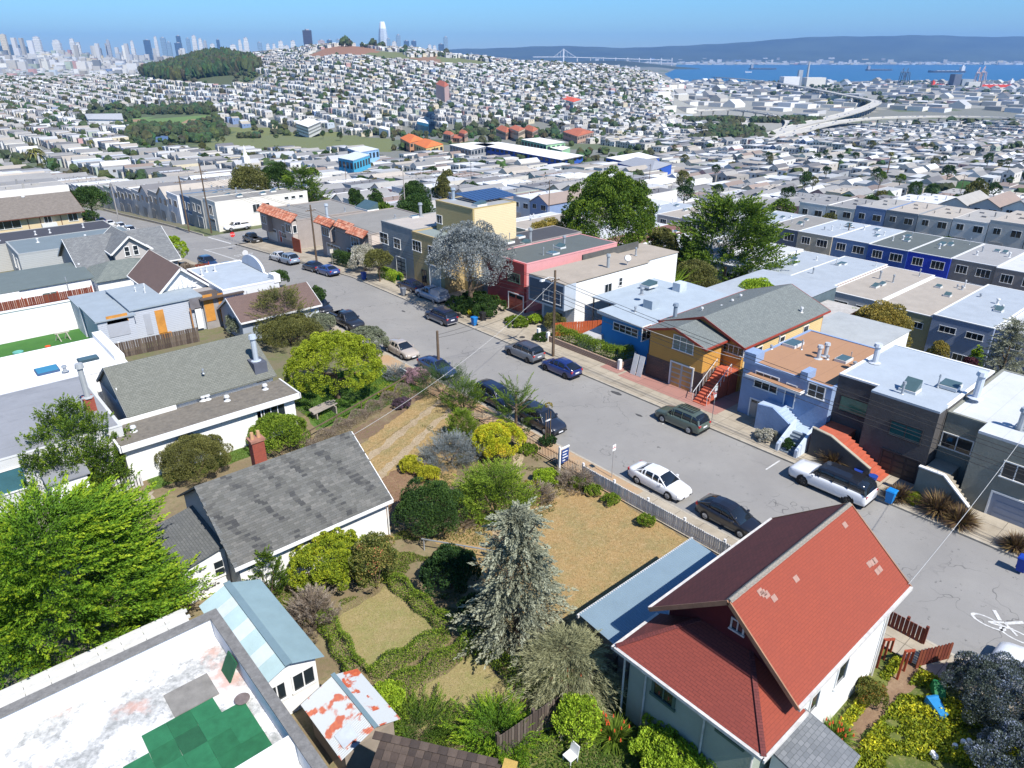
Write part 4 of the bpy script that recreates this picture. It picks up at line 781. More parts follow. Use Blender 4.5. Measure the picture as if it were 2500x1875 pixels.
# white / navy house
wsd=siding((.70,.70,.68),.25,.05); nv=M((.055,.085,.13),.8,.15,1,.3); tn=membrane((.36,.31,.25),seam=0,stain=.35)
t=thing('white_and_navy_house','white house with overhanging navy front box and sandy flat roof','house',(62,55,0))
MB().box(55.4,52.6,-.5,68.2,57.9,5.4).build('wall',wsd,t); MB().box(53.6,52.5,2.6,55.4,58.3,5.55).build('front_box',M((.42,.47,.52),.7,.1,1,0),t); MB().box(53.56,52.7,2.85,53.62,58.1,5.35).build('front_panel',nv,t); MB().box(55.38,54,0,55.42,57.5,2.5).build('lower_front',M((.25,.32,.38),.8,.1,1,.2),t)
MB().box(53.6,52.5,5.56,68.2,58.3,5.68).build('roof',tn,t); MB().box(68.2,53.8,-2,75.5,59.8,5.3).build('rear_wing',wsd,t); MB().box(68.1,53.7,5.31,75.6,59.9,5.42).build('rear_roof',tn,t)
wpx(t,'X-',53.6,'3',440,20,580,155,nx=3,nz=2,gl=M((.3,.33,.33),.15,.6,3,0,spec=.6)); wpx(t,'Y-',52.6,'6',1130,1090,1180,1155,nx=2,fr=WH); wpx(t,'Y-',52.6,'6',1250,1035,1270,1090,nx=1,nz=2)
ppx(t,'6',1155,950,5.6,h=1.6,r=.18,mat=M((.3,.33,.35),.5,.1,1,0)); q=at(*zp('6',1340,935),5.6); sat(t,q[0],q[1]+.4,5.6); ppx(t,'6',1390,840,5.5,h=.9,r=.1); skx(t,'6',1310,790,5.4,wx_=1.6,wy=.7)
b=MB(); b.box(62.5,58.25,5.3,73,58.45,6.3); b.build('parapet_wall',M((.10,.10,.095),.9,.3,1,.2),t)
# pink house
pk=M((.33,.065,.065),.85,.1,1.2,.3); pk2=M((.62,.30,.30),.85,.08,1.2,.2); dgr=membrane((.10,.115,.11),seam=0,stain=.2)
t=flathouse('pink and dark red stucco house with grey-green flat roof',55.0,71,60.2,67.0,6.05,pk2,dgr,par=.12); MB().box(54.6,60.2,-.4,55.0,67,6.15).build('front_wall',pk,t)
wpx(t,'X-',54.6,'6',315,980,410,1080,nx=3,fr=M((.08,.14,.11))); gpx(t,'X-',54.6,'6',320,1150,440,1290,M((.45,.10,.06),.7,.1,1,0),nx=2,nz=4,lights=1,pmat=M((.50,.13,.08),.7,.1,1,0))
for K,x,y,h,r in (('6',500,740,1.9,.2),('6',785,760,1.2,.16),('6',610,840,.9,.06),('6',692,810,.8,.05)): ppx(t,K,x,y,6.1,h=h,r=r)
skx(t,'6',690,830,6.1,wx_=1.2,wy=1.2); skx(t,'6',750,780,6.1,wx_=1,wy=1.2,tilt=.3); skx(t,'6',460,745,6.1,wx_=1,wy=1.2,tilt=.3)
t=flathouse('charcoal-roofed house half hidden behind the grey-leaved tree',56.5,71.5,67.1,72.6,6.2,M((.30,.27,.25)),membrane((.06,.06,.065),seam=0,stain=.1),par=.12); skx(t,'6',410,690,6.3,wx_=1.2,wy=1.0,fr=WH); skx(t,'6',320,735,6.3,wx_=1.2,wy=1.0,fr=WH); ppx(t,'6',245,745,6.3,h=1,r=.05); ppx(t,'6',325,720,6.3,h=1,r=.05)
# ochre house and its tall rear block
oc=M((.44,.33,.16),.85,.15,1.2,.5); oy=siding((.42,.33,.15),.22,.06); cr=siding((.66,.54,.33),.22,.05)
t=flathouse('ochre stucco house with arched doorway and a green-grey front roof',52.0,57.0,72.6,79.6,7.0,oc,membrane((.22,.26,.25),seam=0),par=.2); wpx(t,'X-',52.0,'5',1545,710,1620,815,nx=3,nz=2); wpx(t,'X-',52.0,'5',1680,760,1740,860,nx=2,nz=2); win(t,'X-',52.0,77.2,1.2,1.0,2.3,nx=2,fr=DKF,name='front_door',sill=False); gpx(t,'X-',52.0,'5',1690,920,1780,1010,M((.5,.48,.42)),nx=3,nz=4)
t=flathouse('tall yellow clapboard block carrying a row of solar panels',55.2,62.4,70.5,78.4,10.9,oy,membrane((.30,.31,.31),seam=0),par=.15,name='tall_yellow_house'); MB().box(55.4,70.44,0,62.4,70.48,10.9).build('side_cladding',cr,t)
wpx(t,'X-',55.2,'5',1752,500,1795,575,nx=2); 
for i in range(9):
    x=57.6+i*.78; f=MB().hexa([(x,72.6,11.3),(x+.7,72.6,11.3),(x+.7,77.4,11.7),(x,77.4,11.7),(x,72.6,11.36),(x+.7,72.6,11.36),(x+.7,77.4,11.76),(x,77.4,11.76)]); f.build('solar_panel',M((.03,.06,.15),.2,.2,4,0,spec=.7),t)
ppx(t,'5',1890,370,11,h=1.4,r=.22,mat=M((.3,.36,.42),.5,.1,1,0)); ppx(t,'5',1860,360,11,h=.7,r=.12); skx(t,'5',2110,420,11,wx_=1.6,wy=1.2,tilt=.3)
# grey house
gy=M((.27,.28,.28),.85,.15,1.2,.4)
t=flathouse('plain grey stucco house with pale beige roof left of the ochre house',52.2,66,79.7,87.6,7.1,gy,membrane((.42,.38,.34),seam=0,stain=.15),par=.2,z0=0); MB().box(52.15,79.66,.2,57,79.69,6.9).build('side_strip',M((.62,.60,.55),.8,.1,1,0),t)
wpx(t,'X-',52.2,'5',1270,645,1340,750,nx=2,nz=2); wpx(t,'X-',52.2,'5',1388,695,1445,790,nx=2,nz=2); gpx(t,'X-',52.2,'5',1410,850,1490,940,M((.05,.05,.055)),nx=2,nz=5,pmat=M((.3,.3,.3))); skx(t,'5',1560,520,7.2,wx_=1.2,wy=.8); ppx(t,'5',1615,510,7.2,h=1.8,r=.22)
# red tile houses
tile_m=[M(c,.8,.15,6,.2) for c in ((.40,.14,.08),(.46,.19,.12),(.34,.11,.065),(.50,.25,.17))]
def tile_mesh(i):
    b=MB(); n=6
    ring=lambda x,s: [(x,math.cos(math.pi*k/5)*.15*s,math.sin(math.pi*k/5)*.09*s+(.0)) for k in range(6)]
    b.loft([ring(0,1.05),ring(.45,.9)],closed=False,cap=False); me=b.mesh('tile',tile_m[i],smooth=True); return me
TM=[tile_mesh(i) for i in range(4)]
def tileroof(t,y0,y1,x0,z0,rows=4,wob=None):
    "mansard of barrel tiles: eave at x0,z0 climbing +x"
    rf=MB(); rise=.30; run=.36; rf.hexa([(x0,y0,z0-.12),(x0+rows*run,y0,z0+rows*rise-.12),(x0+rows*run,y1,z0+rows*rise-.12),(x0,y1,z0-.12),(x0,y0,z0-.03),(x0+rows*run,y0,z0+rows*rise-.03),(x0+rows*run,y1,z0+rows*rise-.03),(x0,y1,z0-.03)]); r=rf.build('tile_roof',tile_m[2],t)
    L=ORG[r.name]; k=int((y1-y0)/.33)
    for j in range(rows):
        for i in range(k):
            o=D.objects.new('tile',R.choice(TM)); C.objects.link(o); o.parent=r; o.location=(x0+j*run-.04-L[0],y0+(i+.5)*(y1-y0)/k-L[1],z0+j*rise-.0-L[2]+R.uniform(0,.02)); o.rotation_euler=(0,-math.atan2(rise,run),R.uniform(-.03,.03))
mauve=M((.33,.29,.265),.85,.12,1.2,.3); gvl=membrane((.24,.23,.21),seam=0,stain=.3); gdoor=M((.5,.49,.46),.6,.05,1,0); 
t=flathouse('mauve-grey house with wavy red tile mansard and bay windows, nearer one',52.0,66,91.2,106.0,4.55,mauve,gvl,z0=-.6,par=.2,name='red_tile_house',group='red tile mansard houses')
MB().box(52.5,91.14,-.5,66,91.18,4.5).build('side_wall',M((.60,.52,.46),.8,.08,1,.1),t)
for a,c_ in ((92.3,95.2),(101.5,104.2)): MB().box(51.2,a,1.9,52,c_,4.4).box(51.35,a+.2,1.6,52,c_-.2,1.9).build('bay',M((.30,.26,.24),.8,.1,1,.2),t); win(t,'X-',51.2,(a+c_)/2,3.3,2.2,1.3,nx=3); 
tileroof(t,91.0,96.0,50.9,4.35,3); tileroof(t,96.0,100.8,51.5,4.5,3); tileroof(t,100.8,106.2,50.9,4.35,3)
wpx(t,'X-',52.0,'5',855,560,895,630,nx=2); garage(t,'X-',52.0,100.2,104.4,-.9,1.1,gdoor,nx=4,nz=4,lights=1); garage(t,'X-',52.0,96.2,97.8,-.5,1.4,M((.1,.06,.05)),nx=1,nz=3)
skx(t,'5',1160,450,4.7,wx_=2.2,wy=4.2,tilt=1.0,fr=WH)
pipe(t,52.8,105,5,h=2,r=.22,mat=M((.4,.45,.5),.5,.1,1,0)); ppx(t,'5',975,470,4.7,h=.6,r=.08); ppx(t,'5',1400,525,4.7,h=.4,r=.1)
t=flathouse('mauve-grey house with straight red tile mansard beside the stop sign',52.2,66,115.2,128.6,2.85,mauve,gvl,z0=-2.3,par=.2,name='red_tile_house',group='red tile mansard houses')
MB().box(51.3,115.3,-.6,52.2,118.2,2.8).build('bay',M((.44,.39,.35),.8,.1,1,.2),t); MB().box(51.3,125.4,-.6,52.2,128.3,2.8).build('bay',M((.30,.26,.24),.8,.1,1,.2),t)
tileroof(t,115.0,128.9,51.0,2.75,4); wpx(t,'X-',52.2,'5',440,585,500,665,nx=2); win(t,'Y-',115.3,51.75,1.5,.6,1.2,nx=1); win(t,'X-',51.3,116.8,1.5,2.0,1.3,nx=2); win(t,'X-',51.3,126.8,1.4,1.8,1.3,nx=2); win(t,'X-',52.2,121,-.6,2.6,.8,nx=2); garage(t,'X-',52.2,124.2,127.6,-2.3,-.2,gdoor,nx=4,nz=4,lights=1); garage(t,'X-',52.2,121.9,122.9,-2,-.1,redt,nx=1,nz=3); ppx(t,'5',465,475,2.9,h=.5,r=.1); ppx(t,'5',510,480,2.9,h=.5,r=.12); ppx(t,'5',500,430,2.9,h=.3,r=.2)
# red gate boards beside it
t=thing('red_board_gate','tall rust-red wooden gate between the two red tile houses','gate',(51.5,112.8,-1.5))
for i in range(9): MB().box(50.5,111.2+i*.33,-1.9,50.58,111.5+i*.33,.6).build('plank',M((.33,.07,.03),.7,.25,3,.2),t)
# cream corner building across the side street and the blue/grey houses after it
cw=siding((.68,.65,.58),.3,.05)
t=flathouse('large cream clapboard corner building across the side street',51.5,72,151.5,158.5,.9,cw,gvl,z0=-5.2,par=.2,name='corner_building',cat='building'); 
for x in (60,62.2): win(t,'Y-',151.5,x,-1.2,1.5,1.6,nx=2)
for x in (67,68.6,70.4): win(t,'Y-',151.5,x,.1,.9,.5,nx=1)
win(t,'X-',51.5,154.5,-1,1.8,2,nx=2); garage(t,'X-',51.5,153,157,-5,-2.8,M((.4,.4,.38)),nx=4,nz=4,lights=1)
for x,y in ((58,155),(63,154.5),(66,156)): skylight(t,x,y,1.0,1.2,1.2,.3,fr=WH)
cols_=[((.30,.31,.31),'grey stucco'),((.12,.19,.30),'slate blue'),((.24,.33,.52),'light blue'),((.30,.27,.26),'brown-grey shingled'),((.14,.15,.17),'dark slate'),((.16,.14,.18),'dark plum'),((.20,.22,.25),'blue-grey gabled'),((.35,.32,.28),'taupe')]
for i,(c_,nm) in enumerate(cols_):
    y0=158.7+i*7.7; zg=tz(47,y0+4); t=flathouse(nm+' row house on the descending street, '+['first','second','third','fourth','fifth','sixth','seventh','eighth'][i]+' past the cream corner building',51.2+(i%2)*.4,65,y0,y0+7.5,zg+5.9,M(c_,.85,.15,1.2,.3),gvl,z0=zg,par=.25,name='row_house',group='row houses on the descending street')
    win(t,'X-',51.2+(i%2)*.4,y0+2.2,zg+4,1.6,1.6,nx=2); win(t,'X-',51.2+(i%2)*.4,y0+5.3,zg+4,1.4,1.6,nx=2); garage(t,'X-',51.2+(i%2)*.4,y0+.8,y0+3.8,zg,zg+2.3,M((.35,.34,.33)),nx=4,nz=4)
    skylight(t,58,y0+3,zg+6,1.2,1.1,.25,fr=WH); pipe(t,61,y0+5.5,zg+6,h=1,r=.15)
# ================================================================ houses on the near side and behind
def boards(name,label,cat,p0,p1,z0,h,w,mat,th=.04,gap=.012,top=None,group=None,posts=0,rails=0,pm=None,jig=.03,pname='plank',zf=None):
    p0=Vector((*p0,0)); p1=Vector((*p1,0)); L=(p1-p0).length; d=(p1-p0)/L; n=Vector((-d.y,d.x,0)); t=thing(name,label,cat,(p0.x,p0.y,z0),group=group); k=max(1,int(L/w))
    ms=mat if isinstance(mat,list) else [mat]; b=MB(); b.box(-w/2+gap,-th/2,0,w/2-gap,th/2,h)
    if top: b=MB(); ww=w/2-gap; b.hexa([(-ww,-th/2,0),(ww,-th/2,0),(ww,th/2,0),(-ww,th/2,0),(-ww,-th/2,h-.08),(ww,-th/2,h-.08),(ww,th/2,h-.08),(-ww,th/2,h-.08)]); b.hexa([(-ww,-th/2,h-.08),(ww,-th/2,h-.08),(ww,th/2,h-.08),(-ww,th/2,h-.08),(-ww*.5,-th/2,h),(ww*.5,-th/2,h),(ww*.5,th/2,h),(-ww*.5,th/2,h)])
    mm=[b.mesh(pname,m_) for m_ in ms]; an=math.atan2(d.y,d.x)
    for i in range(k):
        q=p0+d*L*(i+.5)/k; zz=(zf(q.x,q.y) if zf else z0)
        o=link(pname,R.choice(mm),t,loc=(q.x-p0.x,q.y-p0.y,zz-z0+R.uniform(-jig,0)),rot=(0,R.uniform(-.01,.01),an))
    if posts:
        for i in range(posts+1): q=p0+d*L*i/posts+n*.09; zz=(zf(q.x,q.y) if zf else z0); MB().box(q.x-.07,q.y-.07,zz-.1,q.x+.07,q.y+.07,zz+h+.12).build('post',pm or ms[0],t)
    for r_ in range(rails): zz=z0+h*(.25+.6*r_/max(1,rails-1)); a=p0+n*.06;c=p1+n*.06; MB().bar((a.x,a.y,zz+(zf(a.x,a.y)-z0 if zf else 0)),(c.x,c.y,zz+(zf(c.x,c.y)-z0 if zf else 0)),.05,.09).build('rail',pm or ms[0],t)
    return t
weath=[M(c,.9,.3,3,.3) for c in ((.10,.075,.06),(.14,.11,.09),(.075,.055,.045))]; redw=[M(c,.8,.25,3,.2) for c in ((.15,.035,.02),(.19,.05,.025))]; whp=[M((.66,.66,.65),.8,.2,3,.2),M((.56,.56,.56),.8,.3,3,.2)]
# red house
rs=shingle((.26,.052,.027),(.24,.047,.025),.33,.13,.006,c3=(.20,.042,.025),big=.6,bump=.15); rd=shingle((.18,.042,.035),(.12,.028,.026),.3,.12,.012,c3=(.07,.02,.018),big=.5,bump=.5)  # rd: same red shingle, coloured darker for the slopes turned from the sun
t=thing('red_roofed_house','white and sage-green house with steep bright red shingle roof','house',(26,11,0)); sage=M((.34,.38,.32),.85,.12,1,.5,bsc=6); wst=M((.74,.74,.72),.85,.04,1,.3,bsc=6)
b=MB(); b.box(22.3,7.95,-.3,31.2,14.4,5.6); b.q((22.3,14.4,5.6),(22.3,11.1,8.1),(22.3,7.95,5.6)); b.q((31.2,7.95,5.6),(31.2,11.1,8.1),(31.2,14.4,5.6)); b.build('wall',wst,t)
MB().q((22.27,14.35,4.3),(22.27,14.35,5.6),(22.27,11.1,8.12),(22.27,8.0,5.6),(22.27,8.0,4.3)).build('gable_panel',M((.10,.012,.015),.8,.2,2,.3),t)
s0=slab([(21.35,7.55,5.42),(31.75,7.55,5.42),(31.75,11.05,8.35),(21.35,11.05,8.35)],.16).build('roof',rs,t); s1=slab([(21.35,11.05,8.35),(31.75,11.05,8.35),(31.75,14.75,5.42),(21.35,14.75,5.42)],.16).build('roof',rd,t)
wg=M((.60,.58,.55),.6,.3,3,0); MB().box(21.3,7.42,5.24,31.8,7.55,5.42).build('gutter',wg,t); MB().box(21.3,14.75,5.24,31.8,14.88,5.42).build('gutter',wg,t)
for a,c_ in (((21.3,7.5,5.3),(21.3,11.05,8.25)),((21.3,14.8,5.3),(21.3,11.05,8.25)),((31.8,7.5,5.3),(31.8,11.05,8.25)),((31.8,14.8,5.3),(31.8,11.05,8.25))): MB().bar(a,c_,.06,.2).build('bargeboard',M((.32,.17,.1),.7,.3,2,.1),t)
# ridge caps
rc=M((.30,.28,.24),.95,.5,8,.6,stain=.6,stc=(.12,.04,.03)); cap=MB().hexa([(-.16,-.14,-.09),(.16,-.14,-.09),(.16,.14,-.09),(-.16,.14,-.09),(-.16,-.02,.03),(.16,-.02,.015),(.16,.02,.015),(-.16,.02,.03)]).mesh('ridge_cap',rc)
for i in range(36): link('ridge_cap',cap,t,loc=(21.5+i*.288-26,11.05-11,8.38+R.uniform(0,.015)))
# pale replaced shingles
pt=M((.34,.21,.17),.9,.2,5,.1)
for x,y in ((1157,572),(1175,580),(1195,588),(1242,610),(1378,490),(1680,157),(1830,400),(1850,388),(1865,378),(1880,445),(1895,430)):
    px_,py_=zp('D',x,y); r=ray(px_,py_); 
    # intersect roof plane z=5.42+ (y-7.55)*k
    k=(8.35-5.42)/(11.05-7.55); s=(H-5.42+7.55*k)/(r[2]+k*r[1]); q=(s*r[0],s*r[1],H-s*r[2])
    MB().hexa([(q[0]-.16,q[1]-.1,q[2]-.1*k),(q[0]+.16,q[1]-.1,q[2]-.1*k),(q[0]+.16,q[1]+.1,q[2]+.1*k),(q[0]-.16,q[1]+.1,q[2]+.1*k)]+[(q[0]-.16,q[1]-.1,q[2]-.1*k+.02),(q[0]+.16,q[1]-.1,q[2]-.1*k+.02),(q[0]+.16,q[1]+.1,q[2]+.1*k+.02),(q[0]-.16,q[1]+.1,q[2]+.1*k+.02)]).build('shingle',pt,t)
MB().box(19.7,8.15,-.3,22.3,14.4,4.4).build('rear_wing_wall',sage,t)
E_=4.45; A_=(19.15,14.85,E_);B_=(19.15,7.55,E_);C1=(22.28,12.7,5.6);C2=(22.28,10.2,5.6);Dr=(22.28,7.55,E_-.0);Dl=(22.28,14.85,E_)
rw=shingle((.225,.045,.03),(.19,.038,.026),.33,.14,.012,c3=(.16,.032,.024),big=.6,bump=.5)
b=MB(); b.q(B_,A_,C1,C2); 
b.build('rear_roof',rw,t); MB().q(A_,Dl,C1).build('rear_roof',rd,t); MB().q(Dr,B_,C2).build('rear_roof',rs,t)
for a,c_ in ((A_,C1),(B_,C2)): MB().bar((a[0],a[1],a[2]+.03),(c_[0],c_[1],c_[2]+.03),.2,.06).build('hip_cap',rd,t)
b=MB(); b.box(19.0,7.5,E_-.16,19.14,14.9,E_+.0); b.build('gutter',wg,t); MB().box(19.0,7.42,E_-.16,22.3,7.54,E_).build('gutter',wg,t); MB().box(19.0,14.86,E_-.16,22.2,15.0,E_).build('gutter',wg,t)
gtr=M((.09,.14,.11),.7,.1,2,0)
for (x0,y0,x1,y1) in ((510,1100,610,1280),(720,1235,795,1300),(915,1375,1035,1520)): wpx(t,'X-',19.7,'D',x0,y0,x1,y1,nx=2,fr=gtr,fw=.14)
wpx(t,'X-',22.27,'D',990,735,1045,830,nx=2,fr=wg)
for (x0,y0,x1,y1) in ((1645,1030,1668,1100),(1760,1125,1782,1165),(1472,1225,1495,1280)): wpx(t,'Y-',7.95,'D',x0,y0,x1,y1,nx=1)
for y in (14.55,8.1): MB().cyl((19.5,y,0),(19.5,y,E_-.2),.05,n=8).build('downpipe',wg,t)
for x,y in ((440,1020),(805,1300)):
    px_,py_=zp('D',x,y); yy=onx(px_,py_,19.4)[0]; MB().cyl((19.05,yy,E_-.15),(19.6,yy,E_-.9),.05,n=8).cyl((19.6,yy,E_-.9),(19.6,yy,0),.05,n=8).build('downpipe',wg,t)
for x in (30.9,): MB().cyl((x,7.85,0),(x,7.85,5.2),.05,n=8).build('downpipe',wg,t)
gps=shingle((.19,.20,.21),(.12,.13,.14),.28,.2,.012,c3=(.17,.18,.19),big=.3,bump=.7)
slab([(20.4,5.3,2.9),(23.3,5.5,2.95),(23.3,8.0,3.5),(20.4,8.0,3.5)],.1).build('porch_roof',gps,t); MB().box(20.8,5.8,-.2,23.0,7.9,2.9).build('porch_wall',wst,t)
for y in (6.9,7.9): b=MB(); b.bar((31.6,y,1.9),(33.2,y,.9),.1); [b.bar((31.6+i*.8,y,0),(31.6+i*.8,y,1.95-i*.5),.1) for i in range(3)]; b.build('stair_rail',M((.36,.07,.03),.7,.1,2,0),t)
# metal shed
mr=M((.25,.34,.40),.45,.08,1,.1,metal=.2); t=thing('metal_roof_shed','long low shed with pale blue corrugated metal roof beside the red-roofed house','shed',(25,17,0))
b=MB(); n=60; x0,x1=20.6,30.0
for i in range(n): a=x0+(x1-x0)*i/n; c_=a+(x1-x0)/n*.5; b.q((a,15.2,2.55),(c_,15.2,2.61),(c_,18.45,2.96),(a,18.45,2.9)); b.q((c_,15.2,2.61),(a+(x1-x0)/n,15.2,2.55),(a+(x1-x0)/n,18.45,2.9),(c_,18.45,2.96))
b.build('corrugated_roof',mr,t); MB().box(20.9,15.4,-.2,29.7,18.2,2.5).build('wall',M((.25,.22,.2)),t); MB().box(20.5,18.4,2.72,30.1,18.5,2.92).build('gutter',wg,t)
# grey shingle house with individually laid shingles
t=thing('grey_shingled_house','white house under a mottled grey shingle gable roof','house',(14,38,0)); wpl=M((.76,.76,.74),.85,.04,1,.2); gsd=siding((.34,.38,.42),.16,.1)
Y0,YM,Y1,X0,X1,ZE,ZR=33.75,38.0,42.3,9.35,18.85,3.0,5.75
b=MB(); b.box(X0,Y0,-.3,X1,Y1,ZE); b.q((X1,Y0,ZE),(X1,YM,ZR-.1),(X1,Y1,ZE)); b.build('wall',wpl,t); MB().q((X0-.02,Y1,-.2),(X0-.02,Y1,ZE),(X0-.02,YM,ZR-.1),(X0-.02,Y0,ZE),(X0-.02,Y0,-.2)).build('gable_cladding',gsd,t)
gb_=shingle((.10,.105,.105),(.15,.155,.15),.3,.16); ov=.4; k=(ZR-ZE)/(YM-Y0); a,c_=X0-.35,X1+.3
r1=slab([(a,Y0-ov,ZE-k*ov+.12),(c_,Y0-ov,ZE-k*ov+.12),(c_,YM,ZR+.12),(a,YM,ZR+.12)],.12).build('roof',gb_,t); slab([(a,YM,ZR+.12),(c_,YM,ZR+.12),(c_,Y1+ov,ZE-k*ov+.12),(a,Y1+ov,ZE-k*ov+.12)],.12).build('roof',gb_,t)
MB().box(a,Y0-ov-.1,ZE-k*ov-.1,c_,Y0-ov,ZE-k*ov+.1).build('gutter',WH,t); MB().bar((c_+.02,Y0-ov,ZE-k*ov),(c_+.02,YM,ZR),.05,.2).build('bargeboard',WH,t); MB().cyl((X1+.05,Y0-.1,0),(X1+.05,Y0-.1,ZE-.1),.05,n=8).build('downpipe',WH,t)
gcol=[(.055,.056,.056),(.085,.085,.08),(.11,.11,.10),(.125,.125,.116),(.145,.142,.13)]
L=math.hypot(YM-Y0+ov,(YM-Y0+ov)*k); rows_=35; ex=L/rows_; ang=math.atan(k); cosk=math.cos(ang); W_=.34; stufV=[];stufF=[];stufC=[]
shm=[MB().hexa([(-W_/2+.006,0,-.006),(W_/2-.006,0,-.006),(W_/2-.006,ex*1.02,-.012),(-W_/2+.006,ex*1.02,-.012),(-W_/2+.006,0,.016),(W_/2-.006,0,.016),(W_/2-.006,ex*1.02,.002),(-W_/2+.006,ex*1.02,.002)]).mesh('shingle',M(c,.92,.25,9,.3)) for c in gcol]
hx=np.array([(-1,0,0),(1,0,0),(1,1,0),(-1,1,0),(-1,0,1),(1,0,1),(1,1,1),(-1,1,1)],float); cand=[]
for j in range(rows_):
    nx=int((c_-a)/W_); off=R.uniform(0,W_)
    for i in range(-1,nx+1):
        x=a+off+i*W_+W_/2
        if x<a+.1 or x>c_-.1: continue
        s=j*ex; y=Y0-ov+s*cosk; z=ZE-k*ov+.125+s*math.sin(ang); f=.68+.30*min(0,math.sin(x*3.3+s*1.3+.8*math.sin(x*.9))+.2)*1.6+R.uniform(-.28,.28); ci=min(4,max(0,int(f*5)))
        cand.append((x,y,z,ci))
cand.sort(key=lambda q:q[0]**2+q[1]**2)
for i,(x,y,z,ci) in enumerate(cand):
    if i<300: o=link('shingle',shm[ci],t,loc=(x-14,y-38,z)); o.rotation_euler=(ang,0,0)
    else:
        w=W_/2-.006; P=[]; 
        for q in hx: ly=q[1]*ex*1.02; lz=(.016 if q[1]==0 else .002)*q[2]-(1-q[2])*.01; P.append((x-14+q[0]*w,y-38+ly*math.cos(ang)-lz*math.sin(ang),z+ly*math.sin(ang)+lz*math.cos(ang)))
        bb=len(stufV); stufV+=P; stufF+=[tuple(bb+m for m in f) for f in ((4,5,6,7),(0,1,5,4),(1,2,6,5),(3,0,4,7))]; qf=R.uniform(.88,1.1); stufC+=[tuple(v*qf for v in gcol[ci])]*4
link('shingles',npmesh('shingles',np.array(stufV),np.array(stufF),vcol('shingle_field',.92,.15),col=np.array(stufC)),t,kind='stuff')
wpx(t,'Y-',Y0,'C',20,60,60,80,nx=1) if 0 else None
t=thing('lean_to','small white lean-to with grey roof against the shingled house','shed',(8,37,0)); MB().hexa([(6.9,35.6,-.2),(9.3,35.6,-.2),(9.3,40.5,-.2),(6.9,40.5,-.2),(6.9,35.6,2.4),(9.3,35.6,2.9),(9.3,40.5,2.9),(6.9,40.5,2.4)]).build('wall',wpl,t); slab([(6.6,35.4,2.5),(9.32,35.4,3.05),(9.32,40.7,3.05),(6.6,40.7,2.5)],.08).build('roof',gb_,t); win(t,'Y-',35.6,8.8,1.6,.5,1.0,nx=1,nz=2)
# brick chimney of the shingled house
brk=shingle((.36,.085,.05),(.26,.06,.04),.2,.075,.012,c3=(.30,.09,.06),bump=.8,big=.4); t=thing('brick_chimney','red brick chimney with two clay pots behind the grey shingled roof','chimney',(14.6,42.95,0)); 
q=at(638,1130,2.5); cx,cy_=14.6,42.95
MB().box(cx-.42,cy_-.35,0,cx+.42,cy_+.35,4.75).build('stack',brk,t); MB().box(cx-.5,cy_-.43,4.75,cx+.5,cy_+.43,4.92).build('cap',M((.35,.17,.12),.9,.3,4,.3),t)
for dx in (-.22,.22): MB().cyl((cx+dx,cy_,4.92),(cx+dx,cy_,5.4),.15,.12,8).build('chimney_pot',M((.50,.30,.16),.8,.2,4,.2),t)
# white flat-roofed house with green-grey gable
grv=M((.19,.17,.14),.95,.3,3,.5,bsc=25,stain=.5,stc=(.09,.085,.08)); gsh=shingle((.125,.13,.11),(.165,.17,.145),.32,.16,.012,c3=(.13,.135,.12),big=.2,bump=.5)
t=thing('white_flat_roof_house','long white house with gravel flat roof and a sage-grey shingled gable behind','house',(15,55,0))
MB().box(8.1,51.1,-.3,21.0,55,3.0).box(9.6,55,-.3,21,63.4,3.6).build('wall',M((.78,.78,.76),.85,.04,1,.2),t); MB().box(7.9,50.75,3.02,21.3,54.5,3.3).build('flat_roof',grv,t); MB().box(7.85,50.6,2.95,21.35,50.78,3.38).box(21.3,50.6,2.95,21.42,54.5,3.38).box(7.75,50.6,2.95,7.9,54.5,3.38).build('fascia',WH,t)
slab([(9.45,54.5,3.75),(21.2,54.5,3.75),(21.2,58.9,6.35),(9.45,58.9,6.35)],.15).build('roof',gsh,t); slab([(9.45,58.9,6.35),(21.2,58.9,6.35),(21.2,63.3,3.75),(9.45,63.3,3.75)],.15).build('roof',gsh,t)
MB().q((9.62,63.1,3.6),(9.62,58.9,6.2),(9.62,54.7,3.6)).build('gable_wall',siding((.27,.29,.27),.2,.08),t); MB().q((21.0,54.7,3.6),(21,58.9,6.2),(21,63.1,3.6)).build('gable_wall',siding((.27,.29,.27),.2,.08),t)
MB().bar((9.4,54.5,3.68),(9.4,58.9,6.28),.06,.2).bar((9.4,63.3,3.68),(9.4,58.9,6.28),.06,.2).build('bargeboard',M((.2,.21,.2)),t); win(t,'X-',9.6,57.2,4.6,.6,1.1,nx=1); MB().box(8.3,54.4,3.3,12.9,54.6,3.65).build('upstand',WH,t)
wpx(t,'Y-',51.1,'M',2155,715,2205,765,nx=1); wpx(t,'Y-',51.1,'S',625,1000,697,1016,nx=4)
for q in ((1130,860),(1715,600),(1755,590),(1918,600)): ppx(t,'M',q[0],q[1]+15,3.3,h=.35,r=.14,mat=WMET)
ppx(t,'M',1790,550,3.3,h=.9,r=.06,mat=redt,cap=False); ppx(t,'M',1715,385,5.0,h=.3,r=.06)
q=at(668,915,3.3); MB().box(19.6,55.0,3.3,20.7,56.4,5.0).build('chimney_block',M((.10,.11,.14)),t); pipe(t,20.1,55.7,5,h=2.2,r=.22,mat=M((.42,.47,.52),.5,.1,1,0)); 
q=zp('2','0',0) if 0 else None; q=at(648,950,3.3); pipe(t,q[0],q[1],3.3,h=.35,r=.14,mat=WMET)
